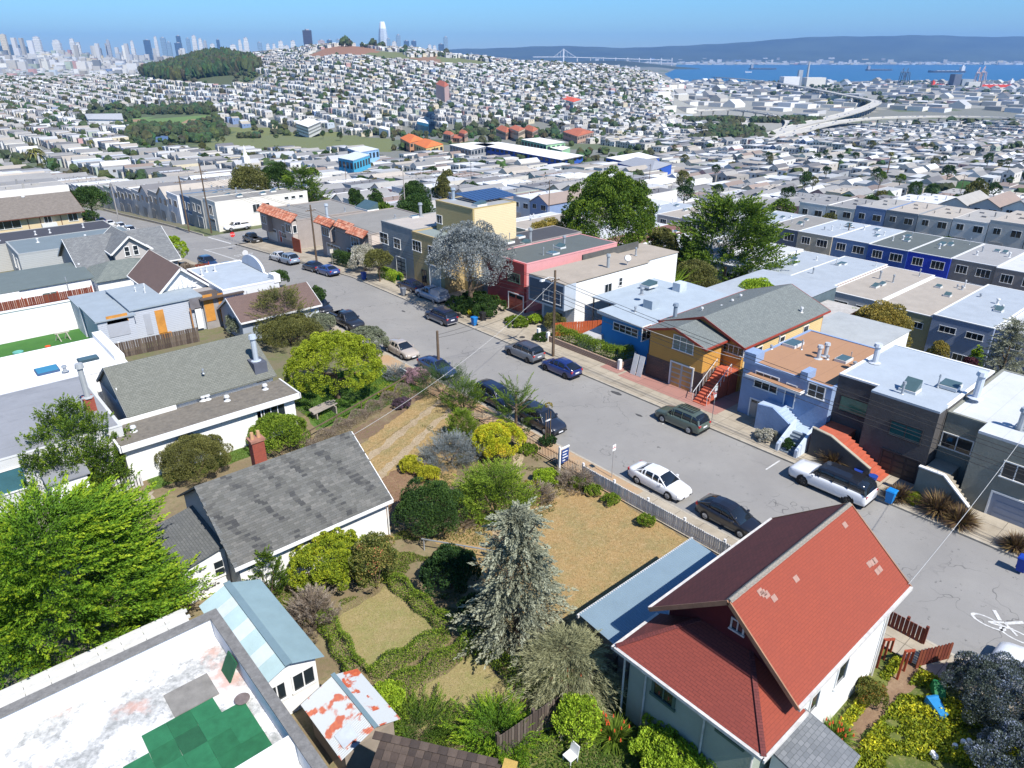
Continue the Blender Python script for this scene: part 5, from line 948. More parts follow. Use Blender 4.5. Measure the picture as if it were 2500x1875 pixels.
# grey membrane house, left
t=flathouse('house with worn grey membrane roof and tall flue at the left edge',-2,8.6,52.5,64.3,4.1,M((.55,.56,.56),.85,.1,1,.2),membrane((.26,.27,.29),seam=2.2,stain=.5),par=.06)
MB().box(7.2,56.2,4.1,7.9,56.9,5.3).build('brick_base',brk,t); pipe(t,7.55,56.5,5.3,h=2.6,r=.2,mat=M((.35,.37,.38),.5,.1,1,0)); ppx(t,'M',550,365,4.15,h=.4,r=.14)
win(t,'Y-',52.5,1.3,2.5,1.8,1.6,nx=1,gl=M((.05,.14,.17),.1,.2,1,0)); MB().box(3.2,50.0,-.2,5.4,52.5,2.6).build('porch',wpl,t); MB().box(3.0,49.8,2.6,5.6,52.5,2.72).build('porch_roof',membrane((.26,.27,.29),seam=2.2,stain=.5),t)
t=flathouse('low brilliant white roof extension with two blue-green skylights',-2,12.4,64.6,73.8,3.9,M((.78,.78,.77)),M((.80,.80,.80),.8,.03,.5,.05),par=.05,pw=.15); MB().box(11.6,66,3.9,12.4,73.8,4.5).build('parapet_wall',wpl,t)
skx(t,'M',400,370,3.95,wx_=1.7,wy=1.5,fr=M((.05,.1,.2)),glm=M((.05,.22,.35),.1,.1,1,0)); skx(t,'M',745,275,3.95,wx_=1.6,wy=1.0,fr=M((.03,.06,.08))); 
# boarded house
bsd=siding((.42,.45,.50),.2,.05); brf=membrane((.29,.34,.38),seam=0,stain=.3); ply=M((.55,.25,.05),.7,.3,1.2,.1,stain=.3,stc=(.35,.12,.03)); pgr=M((.36,.38,.42),.8,.1,1,0)
t=thing('boarded_up_house','pale grey clapboard house with plywood-boarded openings and stepped roof','house',(20,84,0))
MB().box(16.7,80.4,-.3,24.0,89.5,3.8).build('wall',bsd,t); MB().box(16.5,80.2,3.8,24.2,89.7,3.95).build('roof',brf,t); MB().box(13.2,79.6,-.3,16.7,86,3.5).build('side_wing',bsd,t); MB().box(13.0,79.4,3.5,16.9,86.3,3.65).build('side_roof',brf,t); MB().box(13.0,86.3,-.3,16.7,91,3.4).build('side_wing',bsd,t); MB().box(12.9,86.3,3.4,16.9,91.2,3.55).build('side_roof',brf,t)
def panel(t,side,c,K,x0,y0,x1,y1,mat,name='board'):
    a0,z1=on(side,c,*zp(K,x0,y0)); a1,z0=on(side,c,*zp(K,x1,y1)); b=MB(); fb(b,side,c,a0,a1,z0,z1,-.01,.05); b.build(name,mat,t)
panel(t,'Y-',80.4,'L',1300,1310,1415,1490,ply); panel(t,'Y-',80.4,'L',1350,1500,1460,1550,ply); panel(t,'Y-',80.4,'L',1205,1340,1300,1500,pgr); panel(t,'Y-',79.6,'L',890,1385,1105,1500,pgr); panel(t,'Y-',79.6,'L',890,1360,1085,1390,ply)
MB().box(24.0,80.0,-.3,28.2,84.5,3.6).build('porch_wall',M((.30,.28,.27),.8,.2,1,.1),t); MB().box(23.6,79.4,3.6,28.6,82.5,3.75).build('porch_roof',M((.10,.08,.07),.9,.3,2,.3),t)
panel(t,'Y-',80.0,'L',1705,1180,1825,1385,ply); panel(t,'Y-',80.0,'L',1830,1165,1920,1390,ply); panel(t,'Y-',80.0,'L',1590,1210,1700,1285,M((.17,.16,.17),.8,.3,1,.1)); panel(t,'Y-',80.0,'L',1595,1290,1640,1450,M((.36,.18,.07),.8,.3,1,.1)); panel(t,'Y-',80.0,'L',1640,1290,1725,1450,WH,'door')
for x,y in ((1145,1150),(1220,1120),(1340,1090),(1225,1160)): ppx(t,'L',x,y,3.9,h=.5,r=.07,mat=WMET)
t=thing('brown_gable_roof_house','house with brown shingle gable and white fretwork in its peak','house',(24,90,0)); bsh=shingle((.15,.10,.085),(.12,.08,.07),.3,.15,.01,big=.4)
gable(t,20.8,26.2,84.6,95,3.9,6.3,'y',wpl,bsh,ov=.4,ovg=.5,trim=WH); b=MB(); [b.bar((23.5+dx,84.0,4.4),(23.5+dx,84.0,5.6-abs(dx)*.8),.07) for dx in (-1,-.5,0,.5,1)]; b.bar((22,84,4.5),(25,84,4.5),.07); b.build('fretwork',WH,t)
t=flathouse('pale blue-grey roofed building with an arched street parapet',26.3,33,79.8,91.5,4.1,M((.60,.62,.65),.85,.08,1,.3),membrane((.36,.41,.46),seam=0,stain=.45),par=.15,parm=wpl)
b=MB(); prism_y(b,32.8,33.1,[(83.5,3.9)]+[(87.0-3.2*math.cos(math.pi*k/12),4.2+1.5*math.sin(math.pi*k/12)) for k in range(13)]+[(90.5,3.9)]); b.build('arched_parapet',M((.55,.58,.63),.8,.1,1,.2),t); MB().box(32.4,79.7,3.9,33.2,81.2,4.8).build('parapet_block',WH,t)
for q in ((1745,980),(1705,1010),(1815,975)): ppx(t,'L',q[0],q[1],4.2,h=.7,r=.1,mat=WMET)
for x in (27.6,29,30.4): MB().cyl((x,79.7,.5),(x,79.7,3.7),.05,n=8).build('downpipe',WMET,t)
t=thing('brown_roof_cottage','small blue-grey cottage with brown gable roof beside the street','cottage',(30,76,0)); gable(t,25.6,34.6,73.4,79.3,2.5,4.2,'x',M((.30,.34,.40),.85,.1,1,.2),bsh,ov=.4,ovg=.25,trim=WH); win(t,'Y-',73.4,32.8,1.4,.9,1,nx=1); MB().box(31.5,73.36,0,34.6,73.39,2.4).build('pale_side',M((.55,.60,.66)),t)
# group by the corner
t=thing('dormer_house','grey-taupe house with dark shingle roofs and a gabled twin-window dormer','house',(23,112,0)); dsh=shingle((.12,.125,.13),(.20,.21,.21),.34,.2,.012,c3=(.085,.09,.1),big=.5,bump=.7); tp=M((.40,.38,.36),.85,.08,1,.2)
gable(t,17.3,29.2,105,117.5,2.5,5.8,'x',tp,dsh,ov=.4,ovg=.4,trim=WH,z0=-1); gable(t,21.6,25.8,105.6,113,4.6,6.3,'y',tp,dsh,ov=.5,ovg=.5,trim=WH,z0=3)
for x in (23.2,24.3): win(t,'Y-',105.6,x,4.3,.55,1.2,nx=1,nz=2)
win(t,'Y-',105,27.6,1.1,1.8,1.3,nx=3)
t=thing('long_white_house','long white wall building with grey-green seamed roof behind the brown fence','house',(14,104,0)); wf=M((.78,.78,.77),.85,.03,1,.15)
MB().box(2,101,-1,17.6,108.5,2.7).box(17.6,99.2,-1,25.6,107,2.5).box(7,100.2,-1,9.5,101,2.6).build('wall',wf,t); slab([(1.8,100.8,2.8),(17.8,100.8,2.8),(17.8,108.7,3.3),(1.8,108.7,3.3)],.12).build('roof',membrane((.12,.15,.15),seam=1.4,stain=.1),t)
gsh2=shingle((.12,.14,.13),(.19,.21,.19),.34,.2,.012,c3=(.10,.12,.11),big=.5,bump=.7); b=MB(); e=[(17.3,98.8,2.55),(26.0,98.8,2.55),(26.0,107.3,2.55),(17.3,107.3,2.55)]; r0,r1=(20.3,103,4.0),(22.8,103,4.0); b.q(e[0],e[1],r1,r0); b.q(e[1],e[2],r1); b.q(e[2],e[3],r0,r1); b.q(e[3],e[0],r0); b.build('hip_roof',gsh2,t)
win(t,'Y-',101,12.6,1.1,1.6,1.4,nx=2,gl=M((.10,.16,.15),.15,.2,1,0)); ppx(t,'L',670,940,3.0,h=.4,r=.1,mat=WMET); MB().cyl((14.6,100.9,-.3),(14.6,100.9,3.4),.07,n=8).build('downpipe',METAL,t)
for x in (8,18,22): pass
t=flathouse('grey-sided flat building with blue-grey roof behind the dormer house',12.4,28.5,119.5,129.5,2.9,siding((.36,.38,.38),.25,.06),membrane((.16,.20,.22),seam=0,stain=.1),z0=-1.5,par=.15); win(t,'X-',12.4,122,1.0,.9,1.8,nx=1); win(t,'X-',12.4,125,1.0,.9,1.8,nx=1)
for x,y in ((22,124),(20,121.5),(26,122),(16,126)): pipe(t,x,y,3,h=.5,r=.12,mat=WMET)
skylight(t,21.3,121,2.95,2,1.2,.2,fr=WH)
t=flathouse('low house with a nearly black flat roof behind the blue-grey roofed one',-2,28,130,139,2.5,siding((.38,.38,.36),.25,.06),membrane((.055,.055,.065),seam=0,stain=.1),z0=-2,par=.12)
for x,y in ((12,133),(17,134),(19,134),(24,135)): pipe(t,x,y,2.6,h=.5,r=.1,mat=WMET)
# beige building across the side street
bg_=M((.58,.47,.30),.85,.06,1,.1); t=thing('beige_apartment_house','long beige house with brown timber strips and shallow brown roof','house',(20,175,-3)); gable(t,-6,30,167.5,186,-.1,2.3,'x',bg_,M((.20,.175,.15),.95,.3,2,.4),z0=-4,ov=1.0,ovg=.6,trim=BRN)
for x,w in ((17.2,4.2),(24,1.2),(28.4,1.6),(8,3)): win(t,'Y-',167.5,x,-1.3,w,1.5,nx=3 if w>2 else 2)
for x in (-2,4,11,14.5,20.5,22.6,26.2): MB().box(x,167.42,-4,x+.12,167.5,-.2).build('timber_strip',BRN,t)
MB().box(22.6,166.2,-2.6,25.2,167.5,-1.8).build('window_box',WMET,t)
for x,y in ((6,178),(10,172),(14,180),(22,176)): pipe(t,x,y,1.2,h=1.2,r=.22,mat=WMET)
t=flathouse('white-roofed block behind the beige house at the left edge',-10,26,190,206,-1.5,M((.6,.6,.58)),M((.72,.73,.74),.8,.1,.5,.1),z0=-6,par=.2)
for i in range(6): pipe(t,-4+i*5,196,-1.4,h=2,r=.3,mat=WMET)
# corrugated garden house
t=thing('garden_house','white garden house with blue-grey corrugated gable roof and side windows','garden house',(8,28,0)); cg=M((.20,.29,.32),.45,.12,1,.05,metal=.2); cgw=M((.36,.42,.44),.5,.12,2,.05,metal=.1)
MB().box(6.9,24.9,-.2,9.45,31.3,2.6).build('wall',wpl,t); b=MB(); b.q((6.9,24.88,2.6),(9.45,24.88,2.6),(8.05,24.88,3.3)); b.build('gable_wall',wpl,t)
def corr(t,xa,za,xb,zb,y0,y1,n,mat,name='corrugated_roof',rows=1):
    b=MB(); h=.055
    for i in range(n):
        p=y0+(y1-y0)*i/n; q=p+(y1-y0)/n*.5; r=p+(y1-y0)/n
        b.q((xa,p,za),(xb,p,zb),(xb,q,zb+h),(xa,q,za+h)); b.q((xa,q,za+h),(xb,q,zb+h),(xb,r,zb),(xa,r,za))
    return b.build(name,mat,t)
ys_=[24.5,26.8,29.1,31.7]
for i in range(3): corr(t,8.05,3.42,9.75,2.72,ys_[i],ys_[i+1],26,cg)
ys_=[24.5,25.6,26.5,27.7,28.6,29.8,30.6,31.7]
for i in range(7): corr(t,6.5,2.8,8.05,3.42,ys_[i],ys_[i+1],11,cgw if i in(1,3,5) else cg)
MB().bar((8.05,24.45,3.46),(8.05,31.75,3.46),.34,.05).build('ridge_flashing',cg,t)
for x,w in ((7.45,.75),(8.75,1.0)): win(t,'Y-',24.88,x,1.75,w,.95,nx=2)
# rusty roof
m,n_,b_=nodes('rusty_sheet'); tc=N(n_,'ShaderNodeTexCoord').outputs['Object']; c=mixc(n_,ramp(n_,noise(n_,tc,1.5,3,.5),.53,.58),(.36,.39,.41),mixc(n_,ramp(n_,noise(n_,tc,6,4,.7),.35,.6),(.42,.10,.03),(.30,.05,.02))); n_.links.new(c,b_.inputs[0]); b_.inputs['Roughness'].default_value=.55
t=thing('rusty_roof_shed','low shed with rust-blotched corrugated sheet roof','shed',(9.5,21.5,0)); MB().box(8.2,20,-.2,10.6,23.1,1.8).build('wall',M((.3,.25,.2)),t); ys_=[19.7,20.7,21.6,22.5,23.4]
for i in range(4): corr(t,7.9,1.95,9.6,2.55,ys_[i],ys_[i+1],10,m); corr(t,9.6,2.55,10.8,2.1,ys_[i],ys_[i+1],10,m)
MB().bar((9.6,19.65,2.6),(9.6,23.45,2.6),.2,.04).build('ridge_flashing',cg,t); q=MB().hexa([(8.2,20.0,2.1),(8.9,20.0,2.34),(8.9,20.8,2.34),(8.2,20.8,2.1),(8.2,20,2.14),(8.9,20,2.38),(8.9,20.8,2.38),(8.2,20.8,2.14)]).build('loose_sheet',M((.50,.55,.6)),t)
# long ribbed white roof under the big tree
t=thing('ribbed_roof_lean_to','long white ribbed sheet roof running under the big tree','lean-to',(3,28.5,0)); MB().box(-3,28.1,-.2,5.6,31.6,2.4).build('wall',M((.5,.5,.48)),t)
for i in range(9): a=-3.2+i; MB().hexa([(a,27.9,2.4),(a+.98,27.9,2.4),(a+.98,31.9,2.9),(a,31.9,2.9),(a,27.9,2.46),(a+.98,27.9,2.46),(a+.98,31.9,2.96),(a,31.9,2.96)]).build('sheet',M((.52,.52,.50),.7,.15,2,0,stain=.3),t)
for i in range(9): MB().box(-3.2,27.95+i*.45,2.46+i*.056,5.9,28.1+i*.45,2.58+i*.056).build('rib',M((.58,.58,.56),.7,.15,2,0),t)
# parapet roof, bottom left
m,n_,b_=nodes('worn_white_roof'); tc=N(n_,'ShaderNodeTexCoord').outputs['Object']; n1=noise(n_,tc,.55,9,.72); n2=noise(n_,tc,3,8,.75)
mp=N(n_,'ShaderNodeMapping'); mp.inputs['Location'].default_value=(3.3,1.2,0); n_.links.new(tc,mp.inputs[0]); n3=noise(n_,mp.outputs[0],.4,6,.6)
c=mixc(n_,ramp(n_,n2,.3,.7,0,.15),(.66,.66,.65),(.50,.50,.48)); c=mixc(n_,ramp(n_,n1,.475,.53,0,.85),c,mixc(n_,ramp(n_,n2,.4,.6),(.20,.21,.20),(.50,.50,.48))); c=mixc(n_,ramp(n_,n3,.56,.63,0,.75),c,(.50,.30,.24)); n_.links.new(c,b_.inputs[0]); b_.inputs['Roughness'].default_value=.85; worn=m
t=thing('white_parapet_roof_house','worn white flat roof ringed by a grey-capped parapet at the lower left','house',(0,20,0)); capm=M((.21,.205,.195),.95,.35,5,.6,stain=.4); ps=M((.70,.71,.72),.9,.06,1,.4)
MB().box(-9,8,-.2,6.0,26.4,5.3).build('wall',ps,t); MB().box(-9,18.6,5.31,5.75,26.15,5.36).build('roof',worn,t); MB().box(-9,8,5.31,5.75,18.1,5.36).build('roof',worn,t)
MB().box(5.72,8,5.3,6.0,26.4,6.42).build('parapet',ps,t); MB().box(-9,26.15,5.3,5.72,26.4,6.42).build('parapet',ps,t); MB().box(5.66,8,6.42,6.08,26.5,6.5).build('parapet_cap',capm,t); MB().box(-9,26.05,6.42,5.66,26.5,6.5).build('parapet_cap',capm,t)
MB().box(-9,18.1,5.3,5.72,18.6,6.3).build('cross_wall',M((.74,.74,.72),.9,.06,1,.4),t); skylight(t,4.2,16.9,5.36,2.2,1.6,fr=WMET,glm=M((.10,.12,.12),.3,.2,1,0))
grn=[M(c,.75,.25,2.5,.2,stain=.25) for c in ((.02,.13,.055),(.025,.16,.07),(.018,.10,.045))]
t=thing('green_roof_mats','patchwork of square dark green mats laid on the white roof','mats',(3,21,5.36))
def mat_(cx,cy,w,h,a=0,zz=5.38):
    b=MB(); c_,s_=math.cos(a),math.sin(a); P=[(cx+x*c_-y*s_,cy+x*s_+y*c_) for x,y in ((-w/2,-h/2),(w/2,-h/2),(w/2,h/2),(-w/2,h/2))]; b.hexa([(p[0],p[1],zz) for p in P]+[(p[0],p[1],zz+.04) for p in P]); b.build('mat_tile',R.choice(grn),t)
for i in range(5):
    for j in range(4):
        x=1.35+i*.88; y=22.45-j*.92
        if (i==4 and j==0) or (i==0 and j==0): continue
        if i==4: x-=.02
        mat_(x,y,.875,.915,R.uniform(-.015,.015),5.38+.003*R.random())
mat_(.5,20.0,.86,.9); mat_(.5,20.9,.86,.9)
q=MB().box(3.0,22.95,5.37,4.7,24.3,5.42).build('plywood_board',M((.24,.23,.21),.9,.3,2,.3,stain=.4),t)
t2=thing('leaning_green_panel','single dark green panel standing against the inner parapet','panel',(5.5,23.6,5.36)); MB().hexa([(5.2,23.2,5.37),(5.26,23.2,5.37),(5.26,24.1,5.37),(5.2,24.1,5.37),(5.6,23.2,6.15),(5.66,23.2,6.15),(5.66,24.1,6.15),(5.6,24.1,6.15)]).build('panel_sheet',grn[2],t2)
t2=thing('round_roof_drain','round metal bowl beside the green mats on the white roof','bowl',(5.25,22.0,5.36)); MB().cyl((5.25,22.0,5.37),(5.25,22,5.52),.2,.3,16).build('bowl_body',M((.30,.24,.22),.4,.3,5,.1,metal=.4),t2)
# dark tiled roof, bottom centre, turned against the grid
A0=Vector((8.6,17.3,5.0)); A1=Vector((11.3,13.4,5.0)); ax=(A1-A0).normalized(); dn=Vector((ax.y,-ax.x,0)); dn=-dn if dn.dot(Vector((1,1,0)))>0 else dn
t=thing('dark_tiled_house','dark brown weathered flat-tiled roof at the bottom centre','house',(9,13,0)); tl=[M(c,.9,.3,6,.5) for c in ((.075,.055,.045),(.055,.042,.036),(.10,.075,.06))]; pit=.32
DD=Vector((dn.x,dn.y,-pit)).normalized(); Lw=(A1-A0).length; 
b=MB(); q=[A0-ax*.0,A1+ax*.2,A1+ax*.2+DD*8,A0+DD*8]; b.hexa([tuple(p-Vector((0,0,.15))) for p in q]+[tuple(p-Vector((0,0,.03))) for p in q]); b.build('roof_deck',tl[1],t)
b=MB(); q=[A0+ax*.2,A1,A1+DD*7.6,A0+ax*.2+DD*7.6]; b.hexa([(p.x,p.y,-.2) for p in q]+[(p.x,p.y,p.z-.2) for p in q]); b.build('wall',M((.4,.36,.3)),t)
tw,tl_=.30,.36; tme=[MB().hexa([(-.145,0,0),(.145,0,0),(.145,.4,-.01),(-.145,.4,-.01),(-.145,0,.03),(.145,0,.03),(.145,.4,.055),(-.145,.4,.05)]).mesh('tile',m_) for m_ in tl]
nn=ax.cross(DD); nn=nn if nn.z>0 else -nn; Mx=Matrix((ax,DD,nn)).transposed(); k=0
for j in range(18):
    for i in range(int(Lw/tw)+1):
        if k>=290: break
        p=A0+ax*(i*tw+.15)+DD*(j*tl_); k+=1; o=link('tile',R.choice(tme),t); o.matrix_local=Matrix.Translation(p-Vector((9,13,0)))@Mx.to_4x4()@Matrix.Rotation(R.uniform(-.02,.02),4,'Z')
for i in range(13): p=A0+ax*(i*.37+.1); o=link('ridge_tile',tme[i%3],t); o.matrix_local=Matrix.Translation(p-Vector((9,13,0))+Vector((0,0,.05)))@Mx.to_4x4()@Matrix.Rotation(math.pi/2,4,'Z')
lich=M((.45,.30,.08),.95,.3,6,.5); MB().bar(A1+Vector((0,0,.08)),A1+ax*.5+Vector((0,0,.02)),.45,.1).build('lichened_end_tile',lich,t)
# row behind, visible over the first row
def backhouse(label,x0,x1,y0,y1,zr,wc,rc_,z0,bw=(),sky_=2,name='row_house',group='row houses of the second row',sid=True):
    w=siding(wc,.22,.1) if sid else M(wc,.85,.12,1.2,.3); t=flathouse(label,x0,x1,y0,y1,zr,w,rc_,z0=z0,par=.12,parm=WH,name=name,group=group)
    for a,z,ww,h in bw: win(t,'X-',x0,y0+a,zr-z,ww,h,nx=3 if ww>1.6 else 2)
    for i in range(sky_): skylight(t,x0+(x1-x0)*R.uniform(.3,.8),y0+(y1-y0)*R.uniform(.25,.75),zr+.09,R.uniform(.8,1.6),R.uniform(.8,1.2),R.uniform(0,.4))
    for i in range(3): pipe(t,x0+(x1-x0)*R.uniform(.2,.9),y0+(y1-y0)*R.uniform(.1,.9),zr+.08,h=R.uniform(.4,1.3),r=R.uniform(.06,.18),mat=R.choice([METAL,WMET]))
    return t
bw=[(2.0,1.6,2.0,.8),(5.4,1.6,2.0,.8),(3,5.2,1.8,1.2)]; lg=membrane((.34,.38,.42),seam=0,stain=.2); wt_=membrane((.50,.51,.52),seam=0,stain=.15); sd=membrane((.36,.32,.27),seam=0,stain=.3)
L2=[(8.9,(.30,.28,.24),sd,'taupe house at the right edge of the second row'),(16.6,(.20,.24,.36),wt_,'slate-blue shingled house behind the cypress, white roof with long skylight'),(24.3,(.22,.27,.38),lg,'steel-blue house with pale roof in the second row'),(32.0,(.30,.29,.17),sd,'olive clapboard house with sandy roof in the second row'),(39.7,(.55,.55,.54),sd,'peeling white clapboard house with sandy roof in the second row'),(47.4,(.26,.15,.11),lg,'brown-sided house with pale blue roof in the second row'),(55.1,(.07,.22,.08),lg,'house with a bright green back wall and pale blue roof'),(62.8,(.5,.5,.48),wt_,'white house with white roof left of the green-backed one'),(70.5,(.3,.3,.33),gvl,'grey house showing left of the right-hand cypress'),(78.2,(.62,.6,.56),wt_,'white-walled house between the two big conifers'),(85.9,(.16,.08,.06),membrane((.20,.09,.07),seam=0),'house with wide brick-red roof beyond the yellow block'),(93.6,(.5,.5,.5),wt_,'white house with square windows right of the yellow block'),(101.3,(.4,.38,.3),gvl,'tan house with grey roof near the blue solar roof'),(109,(.12,.16,.30),gvl,'navy-sided house with solar panels on dark roof'),(116.7,(.55,.5,.42),sd,'cream house right of the dark conifer'),(124.4-1.5,(.5,.5,.5),wt_,'white end house of the second row near the side street')]
for i,(y0,wc,rc_,lab) in enumerate(L2):
    zg=tz(117,y0+4); backhouse(lab,106.5+R.uniform(-.8,.8),127.5,y0,y0+7.6,zg+8.0+(i%3)*.25-.4,wc,rc_,zg,bw)
bw3=[(2.0,1.6,2.2,1.4),(5.6,1.6,1.8,1.4),(2.2,4.6,3.2,1.6)]
L3=[(-2,(.30,.29,.28),sd,'grey house at the right end of the third row'),(5.6,(.33,.31,.29),gvl,'stone-grey house with two garage windows in the third row'),(13.2,(.26,.27,.28),sd,'grey stucco house with wide balcony window in the third row'),(20.8,(.28,.26,.24),wt_,'taupe house with white skylit roof in the third row'),(28.4,(.25,.22,.20),wt_,'brown-grey house with long white roof in the third row'),(36,(.24,.22,.20),membrane((.3,.3,.3),seam=0),'dark taupe house right of the cobalt one'),(43.6,(.02,.05,.42),dgr,'cobalt-blue house with dark roof in the third row'),(51.2,(.03,.08,.30),dgr,'deep blue house with recessed porch in the third row'),(58.8,(.14,.22,.38),lg,'denim-blue house with mottled white roof in the third row'),(66.4,(.45,.40,.30),lg,'cream house with brown mansard in the third row'),(74,(.12,.14,.18),gvl,'slate gabled house at the left of the third row'),(81.6,(.4,.4,.38),lg,'grey house behind the right-hand cypress'),(89.2,(.5,.48,.45),wt_,'pale house between the conifers in the third row'),(96.8,(.3,.3,.3),gvl,'dark grey house behind the left-hand conifer'),(104.4,(.5,.45,.4),sd,'sand coloured house in the third row'),(112,(.3,.36,.45),lg,'light blue house in the third row'),(119.6,(.55,.52,.48),wt_,'white-roofed house at the left end of the third row')]
for i,(y0,wc,rc_,lab) in enumerate(L3):
    zg=tz(150,y0+4); t=backhouse(lab,146.5+R.uniform(-.5,.5),164,y0,y0+7.6,zg+6.6,wc,rc_,zg,bw3,group='row houses of the third row',sid=False)
    if i in (1,2,5,8): pass
# small structures behind the first row
def shed(label,cs,zr,h,wall,roof,name='outbuilding',cat='outbuilding'):
    P=[at(*c,zr) for c in cs]; x0=min(p[0] for p in P);x1=max(p[0] for p in P);y0=min(p[1] for p in P);y1=max(p[1] for p in P); return flathouse(label,x0,x1,y0,y1,zr,wall,roof,z0=zr-h,par=.0,name=name,cat=cat)
t=flathouse('long low house with broad pale blue roof behind the sky-blue house',78,98,42.5,54,-1.2,M((.10,.14,.16)),lg,z0=-6,par=0); win(t,'X-',78,52,-2.3,1.4,1.3,nx=1); win(t,'X-',78,49.5,-2.3,1.6,1.3,nx=1); win(t,'Y-',42.5,84,-2.5,2.5,1.4,nx=3)
t=flathouse('small white outbuilding with pale grey roof behind the orange house',70.5,78.5,25.5,33.2,1.8,wpl,membrane((.36,.38,.38),seam=0,stain=.5),z0=-2,par=0); win(t,'X-',70.5,28,.6,1.6,.8,nx=3)
t=flathouse('weathered corrugated shed roof with red edge beside the pale blue roof',86,95,37.5,42,-2.5,BRN,M((.45,.43,.40),.8,.3,1,.2,stain=.5),z0=-6,par=0)
# ================================================================ ground sheets, roads, markings
def sheet(name,x0,x1,y0,y1,mat,dz=.01,step=1.5,kind='structure',**k):
    nx=max(1,int((x1-x0)/step)); ny=max(1,int((y1-y0)/step)); X,Y=np.meshgrid(np.linspace(x0,x1,nx+1),np.linspace(y0,y1,ny+1)); Z=T(X,Y)+dz
    idx=np.arange((nx+1)*(ny+1)).reshape(ny+1,nx+1); F=np.stack([idx[:-1,:-1],idx[:-1,1:],idx[1:,1:],idx[1:,:-1]],-1).reshape(-1,4)
    return link(name,npmesh(name,np.stack([X,Y,Z],-1).reshape(-1,3),F,mat,smooth=True),kind=kind,**k)
m,n_,b_=nodes('asphalt'); tc=N(n_,'ShaderNodeTexCoord').outputs['Object']; c=mixc(n_,ramp(n_,noise(n_,tc,.25,10,.7),.3,.7),(.24,.23,.215),(.295,.285,.265))
c=mixc(n_,ramp(n_,noise(n_,tc,30,3,.8),.4,.75,0,.35),c,(.10,.10,.10)); 
mp=N(n_,'ShaderNodeMapping'); mp.inputs['Scale'].default_value=(1,.22,1); n_.links.new(tc,mp.inputs[0]); c=mixc(n_,ramp(n_,noise(n_,mp.outputs[0],1.1,8,.7),.6,.72,0,.35),c,(.11,.11,.11))
vo=N(n_,'ShaderNodeTexVoronoi',feature='DISTANCE_TO_EDGE'); vo.inputs['Scale'].default_value=.17; wv=N(n_,'ShaderNodeMix',data_type='VECTOR',i0=.35)
nz=N(n_,'ShaderNodeTexNoise'); nz.inputs['Scale'].default_value=.6; n_.links.new(tc,nz.inputs[0]); va=N(n_,'ShaderNodeVectorMath',operation='MULTIPLY_ADD'); va.inputs[1].default_value=(3,3,3); n_.links.new(nz.outputs[1],va.inputs[0]); n_.links.new(tc,va.inputs[2]); n_.links.new(va.outputs[0],vo.inputs[0])
sx_=N(n_,'ShaderNodeSeparateXYZ'); n_.links.new(tc,sx_.inputs[0]); wav=N(n_,'ShaderNodeMath',operation='PINGPONG',i1=1.9); sh_=N(n_,'ShaderNodeMath',operation='SUBTRACT',i1=37.3); n_.links.new(sx_.outputs[0],sh_.inputs[0]); n_.links.new(sh_.outputs[0],wav.inputs[0]); band=ramp(n_,wav.outputs[0],.0,1.2,1,0); spot=ramp(n_,noise(n_,tc,2.2,4,.75),.60,.68); mm_=N(n_,'ShaderNodeMath',operation='MULTIPLY'); n_.links.new(band,mm_.inputs[0]); n_.links.new(spot,mm_.inputs[1]); c=mixc(n_,mm_.outputs[0],c,(.06,.058,.055)); c=mixc(n_,ramp(n_,noise(n_,tc,.09,3,.5),.45,.55,0,.16),c,(.15,.15,.15))
ck=ramp(n_,vo.outputs[0],.0,.006,.75,0); gate=ramp(n_,noise(n_,tc,.13,3,.5),.48,.56); mk_=N(n_,'ShaderNodeMath',operation='MULTIPLY'); n_.links.new(ck,mk_.inputs[0]); n_.links.new(gate,mk_.inputs[1]); c=mixc(n_,mk_.outputs[0],c,(.05,.05,.05))
n_.links.new(c,b_.inputs[0]); b_.inputs['Roughness'].default_value=.85; bumpn(n_,b_,noise(n_,tc,40,4,.7),.25); ASPH=m
def paving(name,c1,c2,pw=1.5,ph=1.5,j=.03,stain=.45,stc=(.12,.10,.07)):
    m,n,b=nodes(name); tc=N(n,'ShaderNodeTexCoord').outputs['Object']; br=N(n,'ShaderNodeTexBrick',offset=0); n.links.new(tc,br.inputs[0]); br.inputs['Scale'].default_value=1; br.inputs['Brick Width'].default_value=pw; br.inputs['Row Height'].default_value=ph; br.inputs['Mortar Size'].default_value=j
    br.inputs['Color1'].default_value=(*c1,1); br.inputs['Color2'].default_value=(*c2,1); br.inputs['Mortar'].default_value=(*mul(c1,.45),1); c=mixc(n,ramp(n,noise(n,tc,.6,9,.75),.45,.7,0,stain),br.outputs[0],stc); c=mixc(n,ramp(n,noise(n,tc,14,4,.7),.4,.8,0,.25),c,mul(c1,.5)); n.links.new(c,b.inputs[0]); b.inputs['Roughness'].default_value=.9; bumpn(n,b,noise(n,tc,25,4,.7),.2); return m
PAV=paving('concrete_paving',(.36,.31,.235),(.41,.36,.28),1.9,1.9,.02); PNK=paving('pink_paving',(.36,.19,.155),(.33,.16,.13),3.1,2.4,.02,.35,(.2,.13,.1)); KRB=M((.42,.38,.31),.9,.3,2,.3,stain=.5)
sheet('street',35.4,46.9,-30,131,ASPH,.0); sheet('street',35.4,46.9,147,260,ASPH,.0); sheet('intersection',35.4,46.9,131,147,ASPH,.0); sheet('side_street',46.9,110,131.5,146.5,ASPH,-.0); sheet('side_street',10,35.4,131.5,146.5,ASPH,-.0); sheet('back_street',128.5,143.5,-60,250,ASPH,.0)
